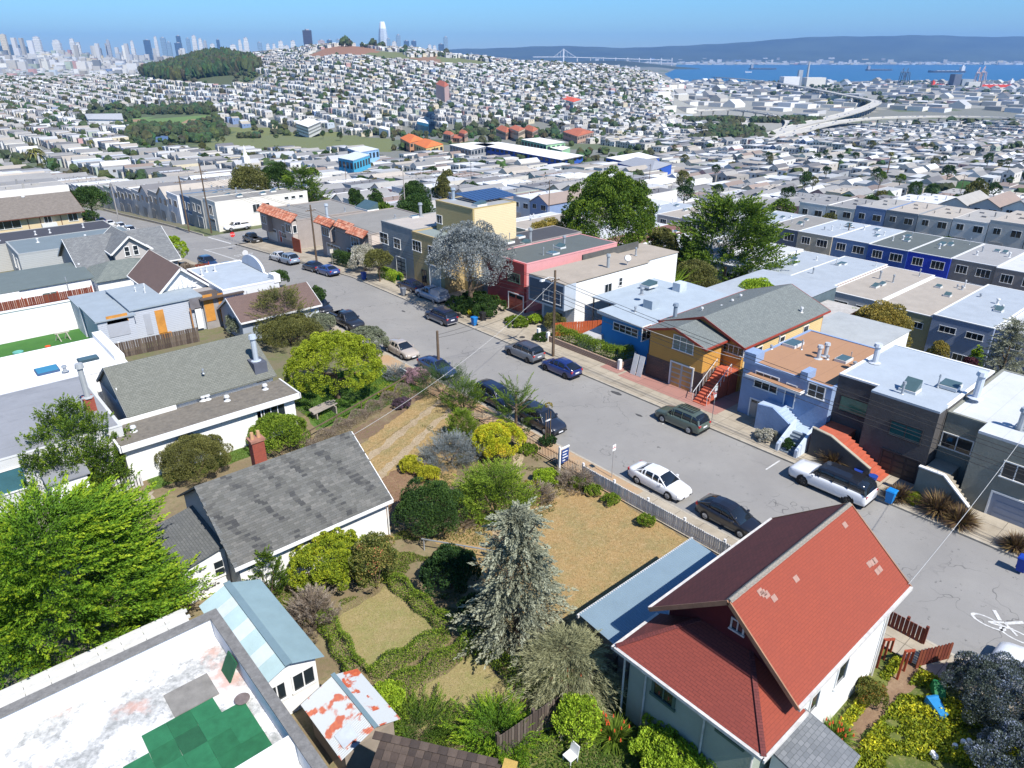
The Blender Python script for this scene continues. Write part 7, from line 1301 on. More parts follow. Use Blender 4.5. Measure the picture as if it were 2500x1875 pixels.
def pole(px,py,pt,label,z=0.,arms=(),r=.16,lamp=None,mat=None,group='wooden utility poles'):
    x,y=at(px,py,z); zt=topz(x,y,pt); t=thing('utility_pole',label,'pole',(x,y,z),group=group); MB().cyl((x,y,z-.3),(x,y,zt),r,r*.7,10).build('post',mat or wood,t)
    for h,l,ax in arms:
        b=MB(); dx,dy=(l/2,0) if ax=='x' else (0,l/2); b.bar((x-dx,y-dy,zt-h),(x+dx,y+dy,zt-h),.11,.13); cr=b.build('crossarm',mat or wood,t)
        for f in (-.9,-.45,.45,.9): MB().cyl((x+dx*f,y+dy*f,zt-h+.06),(x+dx*f,y+dy*f,zt-h+.2),.05,.03,6).build('insulator',WMET,cr)
    if lamp: b=MB(); e=(x+lamp[0],y+lamp[1],zt-lamp[2]+.3); b.tube([(x,y,zt-lamp[2]),(x+lamp[0]*.5,y+lamp[1]*.5,zt-lamp[2]+.35),e],.04,6); a=b.build('lamp_arm',WMET,t); MB().hexa([(e[0]-.35,e[1]-.15,e[2]-.1),(e[0]+.1,e[1]-.15,e[2]-.1),(e[0]+.1,e[1]+.15,e[2]-.1),(e[0]-.35,e[1]+.15,e[2]-.1),(e[0]-.3,e[1]-.1,e[2]+.06),(e[0]+.1,e[1]-.1,e[2]+.06),(e[0]+.1,e[1]+.1,e[2]+.06),(e[0]-.3,e[1]+.1,e[2]+.06)]).build('lamp_head',WMET,a)
    return x,y,zt
PA=pole(1350,872,660,'wooden utility pole with lamp arm by the grey SUV',lamp=(-2.0,-.4,.8),arms=((1.0,1.2,'x'),)); PB=pole(774,645,500,'wooden utility pole beside the red board gate',z=-.2,arms=((.8,1.6,'x'),)); PC=pole(1072,910,808,'short thick wooden pole with a transformer ring above the dark saloon',r=.17)
PD=pole(516,566,400,'tall brown pole at the corner with yellow bands',z=-4.2,arms=((1.5,2.6,'x'),(3,2.2,'x'))); PE=pole(461,561,430,'second tall pole on the corner left of the banded one',z=-4.4,arms=((1.2,2.4,'x'),)); PF=pole(292,545,445,'grey pole beside the parked white cars',z=-5.8,arms=((.8,2.2,'x'),),mat=M((.3,.29,.28)))
PG=pole(990,520,408,'thin pale pole behind the glazed rooflight',z=-3,r=.12,mat=M((.36,.33,.3)),group='thin poles behind the first row'); PH=pole(2060,620,545,'wooden pole with double crossarm before the denim-blue house',z=-11,arms=((.8,2.4,'y'),(1.6,2.4,'y'))); PI=pole(2318,675,610,'pole with street lamp before the brown-grey house',z=-11.5,lamp=(-1.5,-.5,.8),mat=M((.3,.27,.24)))
for i,(px,py,pt,z) in enumerate(((2345,470,425,-22),(2140,480,440,-20),(1930,500,452,-19),(1470,470,420,-14),(1340,520,440,-10),(700,430,385,-18),(1150,430,395,-22),(1700,560,505,-11),(2460,420,380,-26),(1585,440,400,-20),(120,470,420,-14),(845,440,400,-18))):
    pole(px,py,pt,'distant street pole, '+ORD[i]+' of those scattered over the valley roofs',z=z-3,arms=((.8,2,'y'),),r=.13,group='distant street poles')
def wire(label,a,b_,sag=.6,r=.018,mat=None,group='overhead wires',n=14):
    a=Vector(a);b_=Vector(b_); P=[tuple(a.lerp(b_,i/n)-Vector((0,0,4*sag*(i/n)*(1-i/n)))) for i in range(n+1)]; t=MB().tube(P,r,4,0); o=t.build('overhead_wire',mat or wire_m); return reg(o,label,'wire',group)
for k,(dz,dx) in enumerate(((.9,-.4),(1.0,.4),(2.2,0),(2.6,.1),(3.0,-.1))):
    nm=('upper','second','third','fourth','lowest')[k]
    wire(nm+' wire running along the far sidewalk to the right of the lamp pole',(PA[0]+dx,PA[1],PA[2]-dz),(47.2+dx,-14,7.2-dz*.6),.8,r=.022)
    wire(nm+' wire between the lamp pole and the red gate pole',(PA[0]+dx,PA[1],PA[2]-dz),(PB[0]+dx,PB[1],PB[2]-dz*.7),.9)
    wire(nm+' wire from the red gate pole to the banded corner pole',(PB[0]+dx,PB[1],PB[2]-dz*.7),(PD[0]+dx,PD[1],PD[2]-dz-.5),.7)
wire('white service cable crossing the street to the grey shingled house',(PA[0],PA[1],PA[2]-1),(18.5,38.2,5.2),1.0,.016,cab); wire('white service cable from the lamp pole to the white and navy house',(PA[0],PA[1],PA[2]-1.2),(53.6,54,5.2),.3,.025,cab)
wire('white cable dropping from the right facades to the red roof',(50.4,8.0,7.8),(31.6,7.6,5.6),.4,.016,cab); wire('long pale cable over the brown cottage to the far poles',(PB[0],PB[1],PB[2]-.3),(34,40,9),.6,.02,cab) if 0 else None
wire('dark wire from the short pole to the lamp pole',(PC[0],PC[1],PC[2]-.4),(PA[0],PA[1],PA[2]-1.6),.5); wire('second dark wire from the short pole across the street',(PC[0],PC[1],PC[2]-.7),(PA[0],PA[1],PA[2]-2.4),.6); wire('cable looping to the corner of the pale blue house',(PA[0],PA[1],PA[2]-2),(51.3,28.9,4.9),.5,.02,cab)
def sign(px,py,pt,label,shape,mat,z=.13,w=.45,h=.6,two=None,face=-1,name='street_sign',group=None):
    x,y=at(px,py,z); zt=topz(x,y,pt); t=thing(name,label,'sign',(x,y,z),group=group); MB().cyl((x,y,z-.1),(x,y,zt),.03,n=6).build('post',M((.35,.34,.33),.6,.2,3,.1),t)
    b=MB(); a0=-face
    if shape=='oct': 
        P=[(x+w*.5*math.cos(math.pi/8+k*math.pi/4),zt-w*.5+w*.5*math.sin(math.pi/8+k*math.pi/4)) for k in range(8)]; b.q(*[(p,y-.04,q) for p,q in P]); b.q(*[(p,y-.035,q) for p,q in reversed(P)])
    else: b.box(x-w/2,y-.05,zt-h,x+w/2,y-.035,zt)
    pl=b.build('sign_plate',mat,t); return t,x,y,zt,pl
def lettering(txt,size,loc,mat,parent,name='lettering',rot=(math.pi/2,0,0)):
    c=D.curves.new(name,'FONT'); c.body=txt; c.size=size; c.align_x='CENTER'; c.align_y='CENTER'; c.extrude=.004; o=D.objects.new(name,c); C.objects.link(o); dg=bpy.context.evaluated_depsgraph_get(); me=D.meshes.new_from_object(o.evaluated_get(dg)); D.objects.remove(o); me.materials.clear(); me.materials.append(mat); L=ORG[parent.name]
    return link(name,me,parent,loc=(loc[0]-L[0],loc[1]-L[1],loc[2]-L[2]),rot=rot)
SR=M((.55,.02,.02),.5,.05,1,0); 
t,x,y,zt,pl=sign(573,607,566,'red STOP sign at the corner facing up the street','oct',SR,z=-2.6,w=.95,name='stop_sign'); lettering('STOP',.34,(x,y-.05,zt-.475),WH,pl)
t,x,y,zt,pl=sign(607,672,610,'back of a pale octagonal stop sign above the arched parapet','oct',M((.6,.6,.6)),z=-1.0,w=.9,name='stop_sign') 
t,x,y,zt,pl=sign(1493.6,1165.5,1085,'white parking sign on a thin post by the picket fence','rect',WH,w=.35,h=.5); lettering('NO\nPARKING',.085,(x,y-.056,zt-.22),SR,pl)
t,x,y,zt,pl=sign(1737,1032,942,'parking sign pair with red band near the red stairs','rect',WH,w=.35,h=.45); lettering('2 HOUR',.085,(x,y-.056,zt-.12),M((.02,.2,.06)),pl); b=MB(); b.box(x-.17,y-.05,zt-1.05,x+.17,y-.035,zt-.6); b.build('sign_plate',WH,t); MB().box(x-.17,y-.056,zt-.72,x+.17,y-.05,zt-.62).build('red_band',SR,pl)
t,x,y,zt,pl=sign(813,650,608,'small pale sign on a post before the clipped hedge','rect',M((.6,.55,.45)),w=.5,h=.6)
# estate agent sign
x,y=at(1365,1150,.03); zt=min(2.1,topz(x,y,1085)); t=thing('for_sale_sign','white post with hanging navy and white property sign by the garden gate','sign',(x,y,0)); MB().box(x-.07,y-.07,-.1,x+.07,y+.07,zt).box(x-.05,y-.05,zt-.28,x+1.0,y+.05,zt-.18).build('sign_post',WH,t); MB().box(x+.2,y-.02,zt-1.5,x+.95,y+.02,zt-.4).build('sign_panel',M((.02,.06,.22),.5,.1,1,0),t)
for k,wd in enumerate((.5,.4,.55,.3)): MB().box(x+.3,y-.03,zt-.62-k*.24,x+.3+wd,y-.021,zt-.54-k*.24).build('sign_lettering',WH,t)
# fences
boards('picket_fence','white slatted picket fence along the near sidewalk','fence',(33.3,30.2),(33.3,15.2),0,1.15,.155,whp,gap=.018,posts=5,rails=2,top=1,pname='picket',pm=whp[0])
for i,(y0,y1) in enumerate(((50.5,41.5),(39.2,30.6))):
    t=thing('iron_fence',('thin rusty iron railing left of the garden gate','thin rusty iron railing right of the garden gate')[i],'fence',(33.3,y0,0),group='iron railings'); bm=MB().box(-.012,-.012,0,.012,.012,1.05).mesh('bar',M((.06,.045,.04),.8,.3,4,.2)); k=int((y0-y1)/.17)
    for j in range(k): link('bar',bm,t,loc=(0,-j*.17,0))
    for z in (.15,.9): MB().bar((33.3,y0,z),(33.3,y1,z),.03).build('rail',M((.06,.045,.04),.8,.3,4,.2),t)
t=thing('garden_gate','white garden gate with lattice among the flowers','gate',(33.2,54,0)); b=MB(); [b.bar((33.2,53.2+i*.2,0),(33.2,53.2+i*.2,1.1),.04) for i in range(6)]; b.bar((33.2,53.1,.2),(33.2,54.3,1.0),.05); b.bar((33.2,53.1,1.05),(33.2,54.3,1.05),.06); b.bar((33.2,53.1,.15),(33.2,54.3,.15),.06); b.build('gate_frame',WH,t)
boards('plank_fence','weathered grey plank fence at the bottom between the gardens','fence',(13.6,16.4),(21.6,16.0),0,1.8,.17,weath,posts=4)
boards('small_white_gate','short white picket gate beside the big conifer','gate',(6.7,50.6),(8.7,50.5),0,1.1,.2,whp,gap=.03,top=1,pname='picket')
boards('brown_fence','brown fence with red posts behind the white walled yard','fence',(2,100),(17,100),0,1.9,.2,redw,posts=4,pm=M((.42,.07,.04)))
boards('brown_yard_fence','dark brown fence running to the street behind the dormer house','fence',(24.5,107.5),(34,107),0,1.7,.25,redw,posts=3,pm=M((.36,.05,.03)),zf=tz)
boards('grey_plank_fence','grey weathered plank fence below the boarded-up house','fence',(12.9,77.5),(22,76.8),0,1.7,.22,weath)
boards('red_brown_street_fence','dark red fence boards by the stairs of the red-roofed house','fence',(34.9,8.9),(34.9,7.0),0,1.15,.2,redw,posts=2)
boards('red_brown_corner_fence','red-brown scalloped fence panel near the green bin','fence',(33.0,6.6),(34.9,5.7),0,1.25,.2,redw,top=1)
boards('rust_red_fence','bright rust-red board fence beside the sky-blue house','fence',(52.0,52.3),(56.9,49.3),.1,1.6,.28,[M((.42,.09,.03),.7,.2,3,.2)],rails=2)
boards('pale_plank_fence','new pale plank fence in the back yards','fence',(80.0,24.2),(95,23.4),-5,1.9,.28,[M((.42,.30,.17),.8,.15,3,.1)],zf=lambda x,y:tz(x,y))
boards('back_yard_fence','old grey fence crossing the back yards','fence',(80,33.4),(97,34.5),-4,1.8,.25,weath,zf=lambda x,y:tz(x,y)); boards('brown_back_fence','dark brown fence before the olive clapboard house','fence',(97,34),(97,26),-9,1.8,.25,redw,zf=lambda x,y:tz(x,y)); boards('grey_back_fence','grey fence between the yards at the right','fence',(84,12),(100,15),-5,1.8,.25,weath,zf=lambda x,y:tz(x,y))
t=thing('white_yard_wall','long white rendered wall with capping behind the artificial lawn','wall',(6,90,0)); MB().box(-3,90.2,-.3,14.8,90.5,3.3).box(14.6,79.5,-.3,14.8,90.2,1.0).build('wall_body',wf,t); MB().box(-3,90.1,3.3,14.9,90.6,3.4).build('wall_cap',WH,t)
t=thing('slatted_bench','weathered white folding trestle on the artificial lawn','trestle',(11,87,0)); b=MB(); [b.bar((10.4+s*.9,87,.9),(10.4+s*.9+dx,87+dy,0),.08) for s in (0,1) for dx,dy in ((-.2,.4),(.2,-.4))]; b.bar((10.2,87,.9),(11.6,87,.9),.12); b.build('trestle_frame',M((.45,.42,.36)),t)
x,y=at(45,863,.1); t=thing('paddling_tub','round green and blue plastic tub on the edge of the turf','tub',(x,y,.1)); MB().cyl((x,y,.08),(x,y,.3),.45,.5,16).build('tub_body',M((.10,.42,.36),.4,.5,2,0),t)
x,y=at(119,853,.1); t=thing('orange_bucket','small orange bucket beside the turf','bucket',(x,y,.1)); MB().cyl((x,y,.08),(x,y,.5),.22,.28,12).build('bucket_body',M((.75,.10,.02)),t)
x,y=at(1392,1860,0); t=thing('garden_chair','white plastic garden chair on the grass at the bottom edge','chair',(x,y,0)); MB().box(x-.25,y-.25,.38,x+.25,y+.25,.43).build('seat',WH,t); MB().hexa([(x+.2,y-.25,.43),(x+.25,y-.25,.43),(x+.25,y+.25,.43),(x+.2,y+.25,.43),(x+.3,y-.23,.9),(x+.34,y-.23,.9),(x+.34,y+.23,.9),(x+.3,y+.23,.9)]).build('backrest',WH,t)
for a in (-.22,.22):
    for c_ in (-.22,.22): MB().bar((x+a,y+c_,0),(x+a,y+c_,.38),.04).build('leg',WH,t)
# planter wall with hedge in front of the sky-blue house
pvw=shingle((.40,.27,.20),(.45,.33,.25),.3,.2,.03,c3=(.3,.2,.15),bump=1); t=thing('garden_wall','low pierced pinkish block wall with white posts before the sky-blue house','wall',(50.6,46,.1)); MB().box(50.4,41.5,.1,50.6,51.6,.75).box(50.6,41.5,.1,53.2,41.7,.75).build('wall_body',pvw,t)
for y in (41.5,51.7,53.2): MB().box(50.3,y-.14,.1,50.65,y+.14,1.15).build('post',WH,t)
MB().cyl((52.9,41.6,.1),(52.9,41.6,1.3),.12,n=6).build('post',WH,t)
for i,(px,py,c) in enumerate(((2130,1175,(.02,.06,.30)),(2095,1160,(.02,.05,.28)))): x,y=at(px,py,.1); x=min(x,48.8); t=thing('plant_pot',('cobalt blue glazed pot by the red steps','cobalt blue glazed pot against the stair wall')[i],'pot',(x,y,.12),group='blue pots'); MB().cyl((x,y,.12),(x,y,.6),.22,.32,14).build('pot_body',M(c,.3,.1,1,0),t)
t=thing('blue_tarpaulin','crumpled bright blue tarpaulin tent in the back yard','tarpaulin',(88,31,tz(88,31))); z=tz(88,31); b=MB(); b.q((86.6,30,z),(89.4,30,z),(88,31,z+1.5)); b.q((89.4,30,z),(89.6,32.4,z),(88,31,z+1.5)); b.q((89.6,32.4,z),(86.5,32.2,z),(88,31,z+1.5)); b.q((86.5,32.2,z),(86.6,30,z),(88,31,z+1.5)); b.build('tarpaulin_sheet',M((.01,.20,.60),.5,.2,2,.3),t)
t=thing('timber_pergola','bleached white timber pergola frame in the back yard','pergola',(84,36,0)); z=tz(85,35)
for i in range(9): MB().bar((82,30.8+i*.55,z+2.3),(90,31.4+i*.55,z+1.6),.08).build('beam',M((.55,.53,.5),.9,.2,3,.2),t)
for x,y in ((82,30.8),(82,35.2),(90,31.2),(90,36)): MB().bar((x,y,tz(x,y)),(x,y,z+2.2),.1).build('post',M((.5,.48,.45),.9,.2,3,.2),t)
# ================================================================ vegetation
def gnd(px,py):
    z=0.
    for _ in range(40): x,y=at(px,py,z); z=.7*z+.3*tz(x,y)
    return x,y,z
def unit(v): return v/np.maximum(np.linalg.norm(v,axis=1,keepdims=True),1e-6)
def sph(n,zmin=-1.): z=NR.uniform(zmin,1,n); a=NR.uniform(0,2*math.pi,n); r=np.sqrt(1-z*z); return np.stack([r*np.cos(a),r*np.sin(a),z],1)
def leafmesh(name,P,Dn,L,W,lv,mat):
    n=len(P); Dn=unit(Dn); s=unit(np.cross(Dn,sph(n))); L=np.broadcast_to(L,(n,))[:,None]; W=np.broadcast_to(W,(n,))[:,None]
    V=np.stack([P-Dn*L*.5,P+s*W*.5-Dn*L*.05,P+Dn*L*.5,P-s*W*.5-Dn*L*.05],1).reshape(-1,3); F=np.arange(n*4).reshape(n,4); return npmesh(name,V,F,mat,lv=np.clip(lv,0,1))
def leafN(area,L,W,k=3.2,cap=42000): return int(min(cap,max(60,k*area/(.5*L*W))))
def p_round(R_,Hh,L,W,k=3.,rough=.22,K=None,cap=42000,up=.35,squash=1.,zmin=-.3,clr=(.20,.36)):
    K=K or int(60+R_*34); c=sph(K,zmin); rad=NR.uniform(1-rough*1.6,1.0,K)*(1-.10*np.abs(hn(c[:,0]*3,c[:,1]*3,.6,R_)))
    q3=K//3; c[:q3]=sph(q3,.35); c[:q3,:2]*=.8; rad[:q3]*=.93
    C=c*rad[:,None]*np.array([R_,R_*squash,Hh/2]); rc=NR.uniform(*clr,K)*min(R_,Hh/1.6)
    n=leafN(2.6*math.pi*R_*max(R_,Hh/2),L,W,k,cap); ci=NR.choice(K,n,p=rc**2/np.sum(rc**2)); d=sph(n); o=unit(C[ci]+1e-6); d=unit(d+o*.75+np.array([0,0,up*.6])); rr=NR.uniform(.55,1.,n)**.5
    P=C[ci]+d*(rc[ci]*rr)[:,None]; P[:,2]+=Hh/2; lv=.25+.4*NR.rand(K)[ci]+NR.uniform(-.28,.28,n); Dn=unit(d*.7+sph(n)*.75+np.array([0,0,up])); return P,Dn,lv
def p_spray(R_,Hh,L,W,K=260,m=60,lean=(0,0),up=.5,shape='dome',zlow=.05,sl=.38,wid=.12,wind=(0,0,0),droop=0.):
    t=NR.uniform(zlow,1,K); a=NR.uniform(0,2*math.pi,K)
    prof_={'dome':lambda t: np.sqrt(np.clip(1-((t-.32)/.72)**2,0.02,1)),'cone':lambda t:(1-t)**.85*.98+.03,'col':lambda t: np.clip(np.minimum(t*5+.3,(1.02-t)*3.),.05,1),'flame':lambda t:np.clip(np.sin(np.pi*np.clip(t*.88+.12,0,1))**.7,0.05,1)}[shape](t)
    rr=NR.uniform(.55,.95,K)*prof_*R_*(1+.22*np.sin(a*3+t*9)+.12*np.sin(a*5-t*14)); B=np.stack([rr*np.cos(a),rr*np.sin(a),t*Hh],1)+np.array([lean[0],lean[1],0])*t[:,None]; O=np.stack([np.cos(a),np.sin(a),np.full(K,up)],1)+np.array(wind)+NR.normal(0,.22,(K,3)); O[:,2]-=droop; O=unit(O)
    Ls=R_*sl*NR.uniform(.6,1.3,K)+.15; s=np.tile(np.linspace(-.25,1,m),K); k=np.repeat(np.arange(K),m); s=s+NR.uniform(-.03,.03,len(k)); wv=wid*R_*(1.02-np.clip(s,0,1))**.8
    off=sph(len(k))*wv[:,None]; P=B[k]+O[k]*(Ls[k]*s)[:,None]+off*np.array([1,1,.55]); P[:,2]-=droop*.5*(np.clip(s,0,1)**2)*Ls[k]
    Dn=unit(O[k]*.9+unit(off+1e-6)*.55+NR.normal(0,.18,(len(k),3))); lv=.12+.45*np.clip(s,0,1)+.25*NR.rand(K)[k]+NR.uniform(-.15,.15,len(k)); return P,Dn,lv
def p_blades(R_,Hh,n,Lw=.05,arch=.5):
    return None
def blades(name,R_,Hh,n,w,mat,arch=.6,lv0=.2,lv1=.9):
    a=NR.uniform(0,2*math.pi,n); til=NR.uniform(.1,1,n); L=Hh*NR.uniform(.75,1.15,n); d=np.stack([np.cos(a)*til,np.sin(a)*til,1.15-til*.5],1); d=unit(d); b0=np.stack([np.cos(a),np.sin(a),0*a],1)*NR.uniform(0,.25,n)[:,None]*R_
    p1=b0+d*(L*.5)[:,None]; d2=unit(d+np.stack([np.cos(a),np.sin(a),-1.2+0*a],1)*arch*til[:,None]); p2=p1+d2*(L*.55)[:,None]; s=np.stack([-np.sin(a),np.cos(a),0*a],1)*w
    V=np.stack([b0-s*.7,b0+s*.7,p1+s,p1-s,p2],1).reshape(-1,3); i=np.arange(n)[:,None]*5; F=np.concatenate([i+np.array([[0,1,2]]),i+np.array([[0,2,3]]),i+np.array([[3,2,4]])]); lv=NR.uniform(lv0,lv1,n); return npmesh(name,V,F,mat,lv=np.concatenate([lv]*3))
def trunk(t,x,y,z,h,r,mat=None,lean=(0,0),limbs=4,Rr=1.):
    b=MB(); e=(x+lean[0],y+lean[1],z+h); b.cyl((x,y,z-.3),(x+lean[0]*.5,y+lean[1]*.5,z+h*.5),r,r*.75,9).cyl((x+lean[0]*.5,y+lean[1]*.5,z+h*.5),e,r*.75,r*.4,8)
    for i in range(limbs): a=R.uniform(0,6.28); zz=z+h*R.uniform(.35,.75); b.cyl((x,y,zz),(x+Rr*math.cos(a)*.7,y+Rr*math.sin(a)*.7,zz+h*.35),r*.4,r*.12,6)
    b.build('trunk',mat or wood,t)
GRE={'bright':((.07,.10,.008),(.20,.25,.015),(.34,.37,.03)),'dark':((.012,.028,.008),(.03,.065,.014),(.07,.12,.02)),'olive':((.04,.045,.015),(.10,.105,.03),(.20,.19,.05)),'greygreen':((.06,.07,.045),(.15,.17,.11),(.27,.29,.20)),'yellow':((.10,.12,.01),(.30,.30,.02),(.48,.44,.04)),'conif':((.012,.03,.006),(.065,.115,.012),(.19,.25,.02)),'conifb':((.015,.045,.005),(.09,.18,.01),(.32,.38,.02)),'spruce':((.05,.06,.045),(.16,.18,.13),(.34,.36,.27)),'lav':((.06,.07,.07),(.15,.17,.17),(.26,.28,.28)),'twig':((.08,.06,.045),(.20,.16,.12),(.34,.30,.24)),'willow':((.09,.095,.045),(.24,.24,.13),(.38,.37,.22)),'yor':((.14,.15,.01),(.42,.36,.02),(.60,.25,.06)),'ivy':((.008,.02,.006),(.02,.05,.012),(.05,.10,.02)),'grey':((.06,.07,.07),(.17,.19,.19),(.36,.38,.38)),'box':((.03,.06,.008),(.09,.14,.015),(.20,.25,.03)),'white':((.10,.12,.06),(.35,.33,.27),(.62,.58,.52)),'rust':((.08,.08,.02),(.22,.18,.04),(.40,.28,.05)),'phor':((.03,.02,.015),(.09,.055,.035),(.22,.16,.05)),'lime':((.08,.13,.01),(.20,.30,.02),(.38,.45,.04)),'lemon':((.05,.085,.008),(.18,.23,.015),(.40,.38,.02)),'cam':((.02,.035,.01),(.06,.085,.015),(.15,.15,.04),(.22,.2,.05),(.62,.10,.12)),'cean':((.02,.03,.02),(.07,.09,.07),(.30,.34,.48))}
GRE.update({'box':((.035,.07,.008),(.11,.17,.015),(.25,.31,.03)),'spruce':((.07,.075,.05),(.19,.20,.14),(.36,.37,.27)),'yor':((.10,.14,.01),(.30,.34,.02),(.46,.42,.02),(.62,.24,.05)),'pink':((.08,.06,.06),(.25,.16,.18),(.5,.33,.38))})
GRE={k:tuple(tuple(min(.85,q*1.45) for q in c) for c in v) for k,v in GRE.items()}
PCOUNT=[0]
def plant(name,label,cat,box,kind,cols,L,W,k=3.,shift=.8,Hs=.92,trk=None,group=None,z=None,rs=1.,tr=.25,hb=0.,**kw):
    "box: x centre, base row, top row, width in the survey photo"
    xc,yb,yt,wp=box
    if z is None: x,y,z=gnd(xc,yb)
    else: x,y=at(xc,yb,z)
    d=depth(x,y,z); R_=wp/2/FPX*d*rs; x+=SA*R_*shift; y+=CA*R_*shift; z=tz(x,y) if trk is not None or True else z; Hh=max(.3,(topz(x,y,yt)-z)*Hs); return plant3(name,label,cat,x,y,z,R_,Hh,kind,cols,L,W,k,trk,group,tr,hb,**kw)
def plant3(name,label,cat,x,y,z,R_,Hh,kind,cols,L,W,k=3.,trk=None,group=None,tr=.25,hb=0.,**kw):
    m=leafm(GRE[cols] if isinstance(cols,str) else cols,tr); t=thing(name,label,cat,(x,y,z),group=group); h0=hb*Hh
    if kind=='round': P,Dn,lv=p_round(R_,Hh-h0,L,W,k,**kw); P[:,2]+=h0; me=leafmesh('crown',P,Dn,L*NR.uniform(.7,1.3,len(P)),W*NR.uniform(.7,1.3,len(P)),lv,m)
    elif kind=='spray': P,Dn,lv=p_spray(R_,Hh-h0,L,W,**kw); P[:,2]+=h0; me=leafmesh('crown',P,Dn,L*NR.uniform(.7,1.3,len(P)),W,lv,m)
    elif kind=='spires':
        A=[]
        for i in range(kw.get('ns',15)):
            q=math.sqrt((i+.3)/15.); a=i*2.4; p,d,l=p_spray(R_*.30,Hh*(1.02-.5*q)*R.uniform(.85,1.05),L,W,K=95,m=42,up=1.5,shape='flame',sl=.55,wid=.26,lean=(-R_*.12,R_*.12)); A.append((p+np.array([q*R_*.8*math.cos(a),q*R_*.8*math.sin(a),0]),d,l))
        P,Dn,lv=[np.concatenate([z_[j] for z_ in A]) for j in range(3)]; me=leafmesh('crown',P,Dn,L*NR.uniform(.7,1.3,len(P)),W,lv,m)
    elif kind=='blades': me=blades('blades',R_,Hh,kw.pop('n',420),W,m,**kw)
    PCOUNT[0]+=len(me.polygons); link(me.name.split('.')[0],me,t)
    if trk is not None: trunk(t,x,y,z,Hh*trk,max(.05,R_*.07),limbs=4,Rr=R_)
    elif kind!='blades': b=MB(); [b.cyl((x,y,z-.1),(x+R_*.4*math.cos(i*2.1),y+R_*.4*math.sin(i*2.1),z+Hh*.55),max(.03,R_*.04),.02,6) for i in range(3)]; b.build('stem',wood,t)
    return t
PL=plant
# --- near gardens
PL('round_tree','large domed bright yellow-green tree beside the flowery lawn','tree',(805,1012,800,243),'round','bright',.13,.075,k=2.8,trk=.5,shift=.75,Hs=.9,K=460,clr=(.07,.14),rough=.12,cap=60000)
PL('olive_tree','pale olive feathery tree behind the round bright one','tree',(678,830,705,125),'spray','olive',.16,.05,K=300,m=70,up=.6,trk=.5,wind=(-.1,.35,0))
PL('shrub','wide dark olive shrub below the feathery tree','shrub',(695,866,778,170),'round','olive',.12,.06,k=2.4)
PL('shrub','grey-olive shrub by the grey plank fence','shrub',(590,828,762,100),'round','greygreen',.12,.06,k=2.4); PL('shrub','blue-green shrub between the cottage and the black pickup','shrub',(775,820,768,75),'round','greygreen',.11,.05,k=2.4)
PL('shrub','round grey-green bush at the kerb below the pickup','shrub',(894,880,795,98),'round','greygreen',.12,.07,k=2.6,K=160,clr=(.10,.2),rough=.1)
PL('street_tree','small dark street tree in front of the brown cottage','tree',(776,776,694,40),'round','dark',.14,.08,trk=.7,hb=.35); PL('street_tree','small leafy tree behind the black car with rails','tree',(677,712,659,50),'round','dark',.16,.09,trk=.6,hb=.2)
PL('rosemary_bush','dark spiky rosemary-like bush at the end of the flowery lawn','shrub',(1075,985,904,140),'spray','dark',.10,.025,K=260,m=70,up=.8,Hs=.8)
PL('conifer_bush','green conifer bush under the overhead cable','conifer',(1128,1016,935,100),'spray','conif',.13,.035,K=150,m=70,up=.9,shape='flame'); PL('small_conifer','bright green rounded cone conifer at the drive edge','conifer',(1127,1086,1000,78),'spray','box',.09,.03,K=260,m=60,up=1.2,shape='flame',sl=.2)
PL('young_pine','young dark green pine with upswept branches by the iron railing','pine tree',(1260,1066,937,124),'spray','conif',.15,.035,K=70,m=150,up=.75,shape='cone',sl=.75,trk=.9,wid=.09)
PL('lavender_bush','grey-blue lavender mound behind the golden hedge','shrub',(1096,1158,1063,142),'spray','lav',.12,.022,K=420,m=60,up=1.,Hs=.75,sl=.22)
PL('flowering_shrub','yellow and orange flowering shrub before the iron railing','shrub',(1216,1135,1043,128),'round','yor',.10,.055,k=2.6,rough=.12)
PL('golden_hedge','short bright golden-yellow hedge','hedge',(1000,1160,1112,60),'round','yellow',.09,.05,Hs=.8,group='golden hedge pieces'); PL('golden_hedge','front end of the bright golden-yellow hedge','hedge',(1042,1188,1136,62),'round','yellow',.09,.05,Hs=.8,group='golden hedge pieces')
PL('large_shrub','large round mid-green shrub in the middle of the garden','shrub',(1206,1290,1120,165),'spray','box',.11,.05,K=560,m=60,up=.5,Hs=.72); PL('large_shrub','tall dark green shrub beside the shingled house corner','shrub',(1045,1335,1178,160),'round','dark',.12,.06,k=2.8,Hs=.85)
PL('shrub','bright yellow-green domed shrub left of the sign post','shrub',(1335,1195,1145,70),'round','lime',.09,.05,Hs=.8); PL('shrub','dry grey twiggy mound at the lawn corner','shrub',(1319,1238,1186,70),'spray','twig',.12,.02,K=160,m=50,up=.8,Hs=.8); PL('shrub','brown twiggy shrub behind the picket fence end','shrub',(1405,1205,1146,86),'spray','twig',.14,.02,K=200,m=50,up=.9,Hs=.75); PL('shrub','small rust and green shrub by the flagged path','shrub',(1300,1210,1170,50),'round','rust',.09,.05,Hs=.7)
PL('shrub','green shrub between the path and the railing','shrub',(1290,1115,1085,60),'round','box',.09,.05,Hs=.7); PL('planted_tub','dark leafy clump below the black-blue SUV','plant',(1338,1095,1060,48),'round','ivy',.10,.08,Hs=.8)
PL('shrub','low grey shrub at the foot of the tall dark one','shrub',(1120,1300,1255,70),'spray','twig',.12,.02,K=120,m=50,Hs=.8)
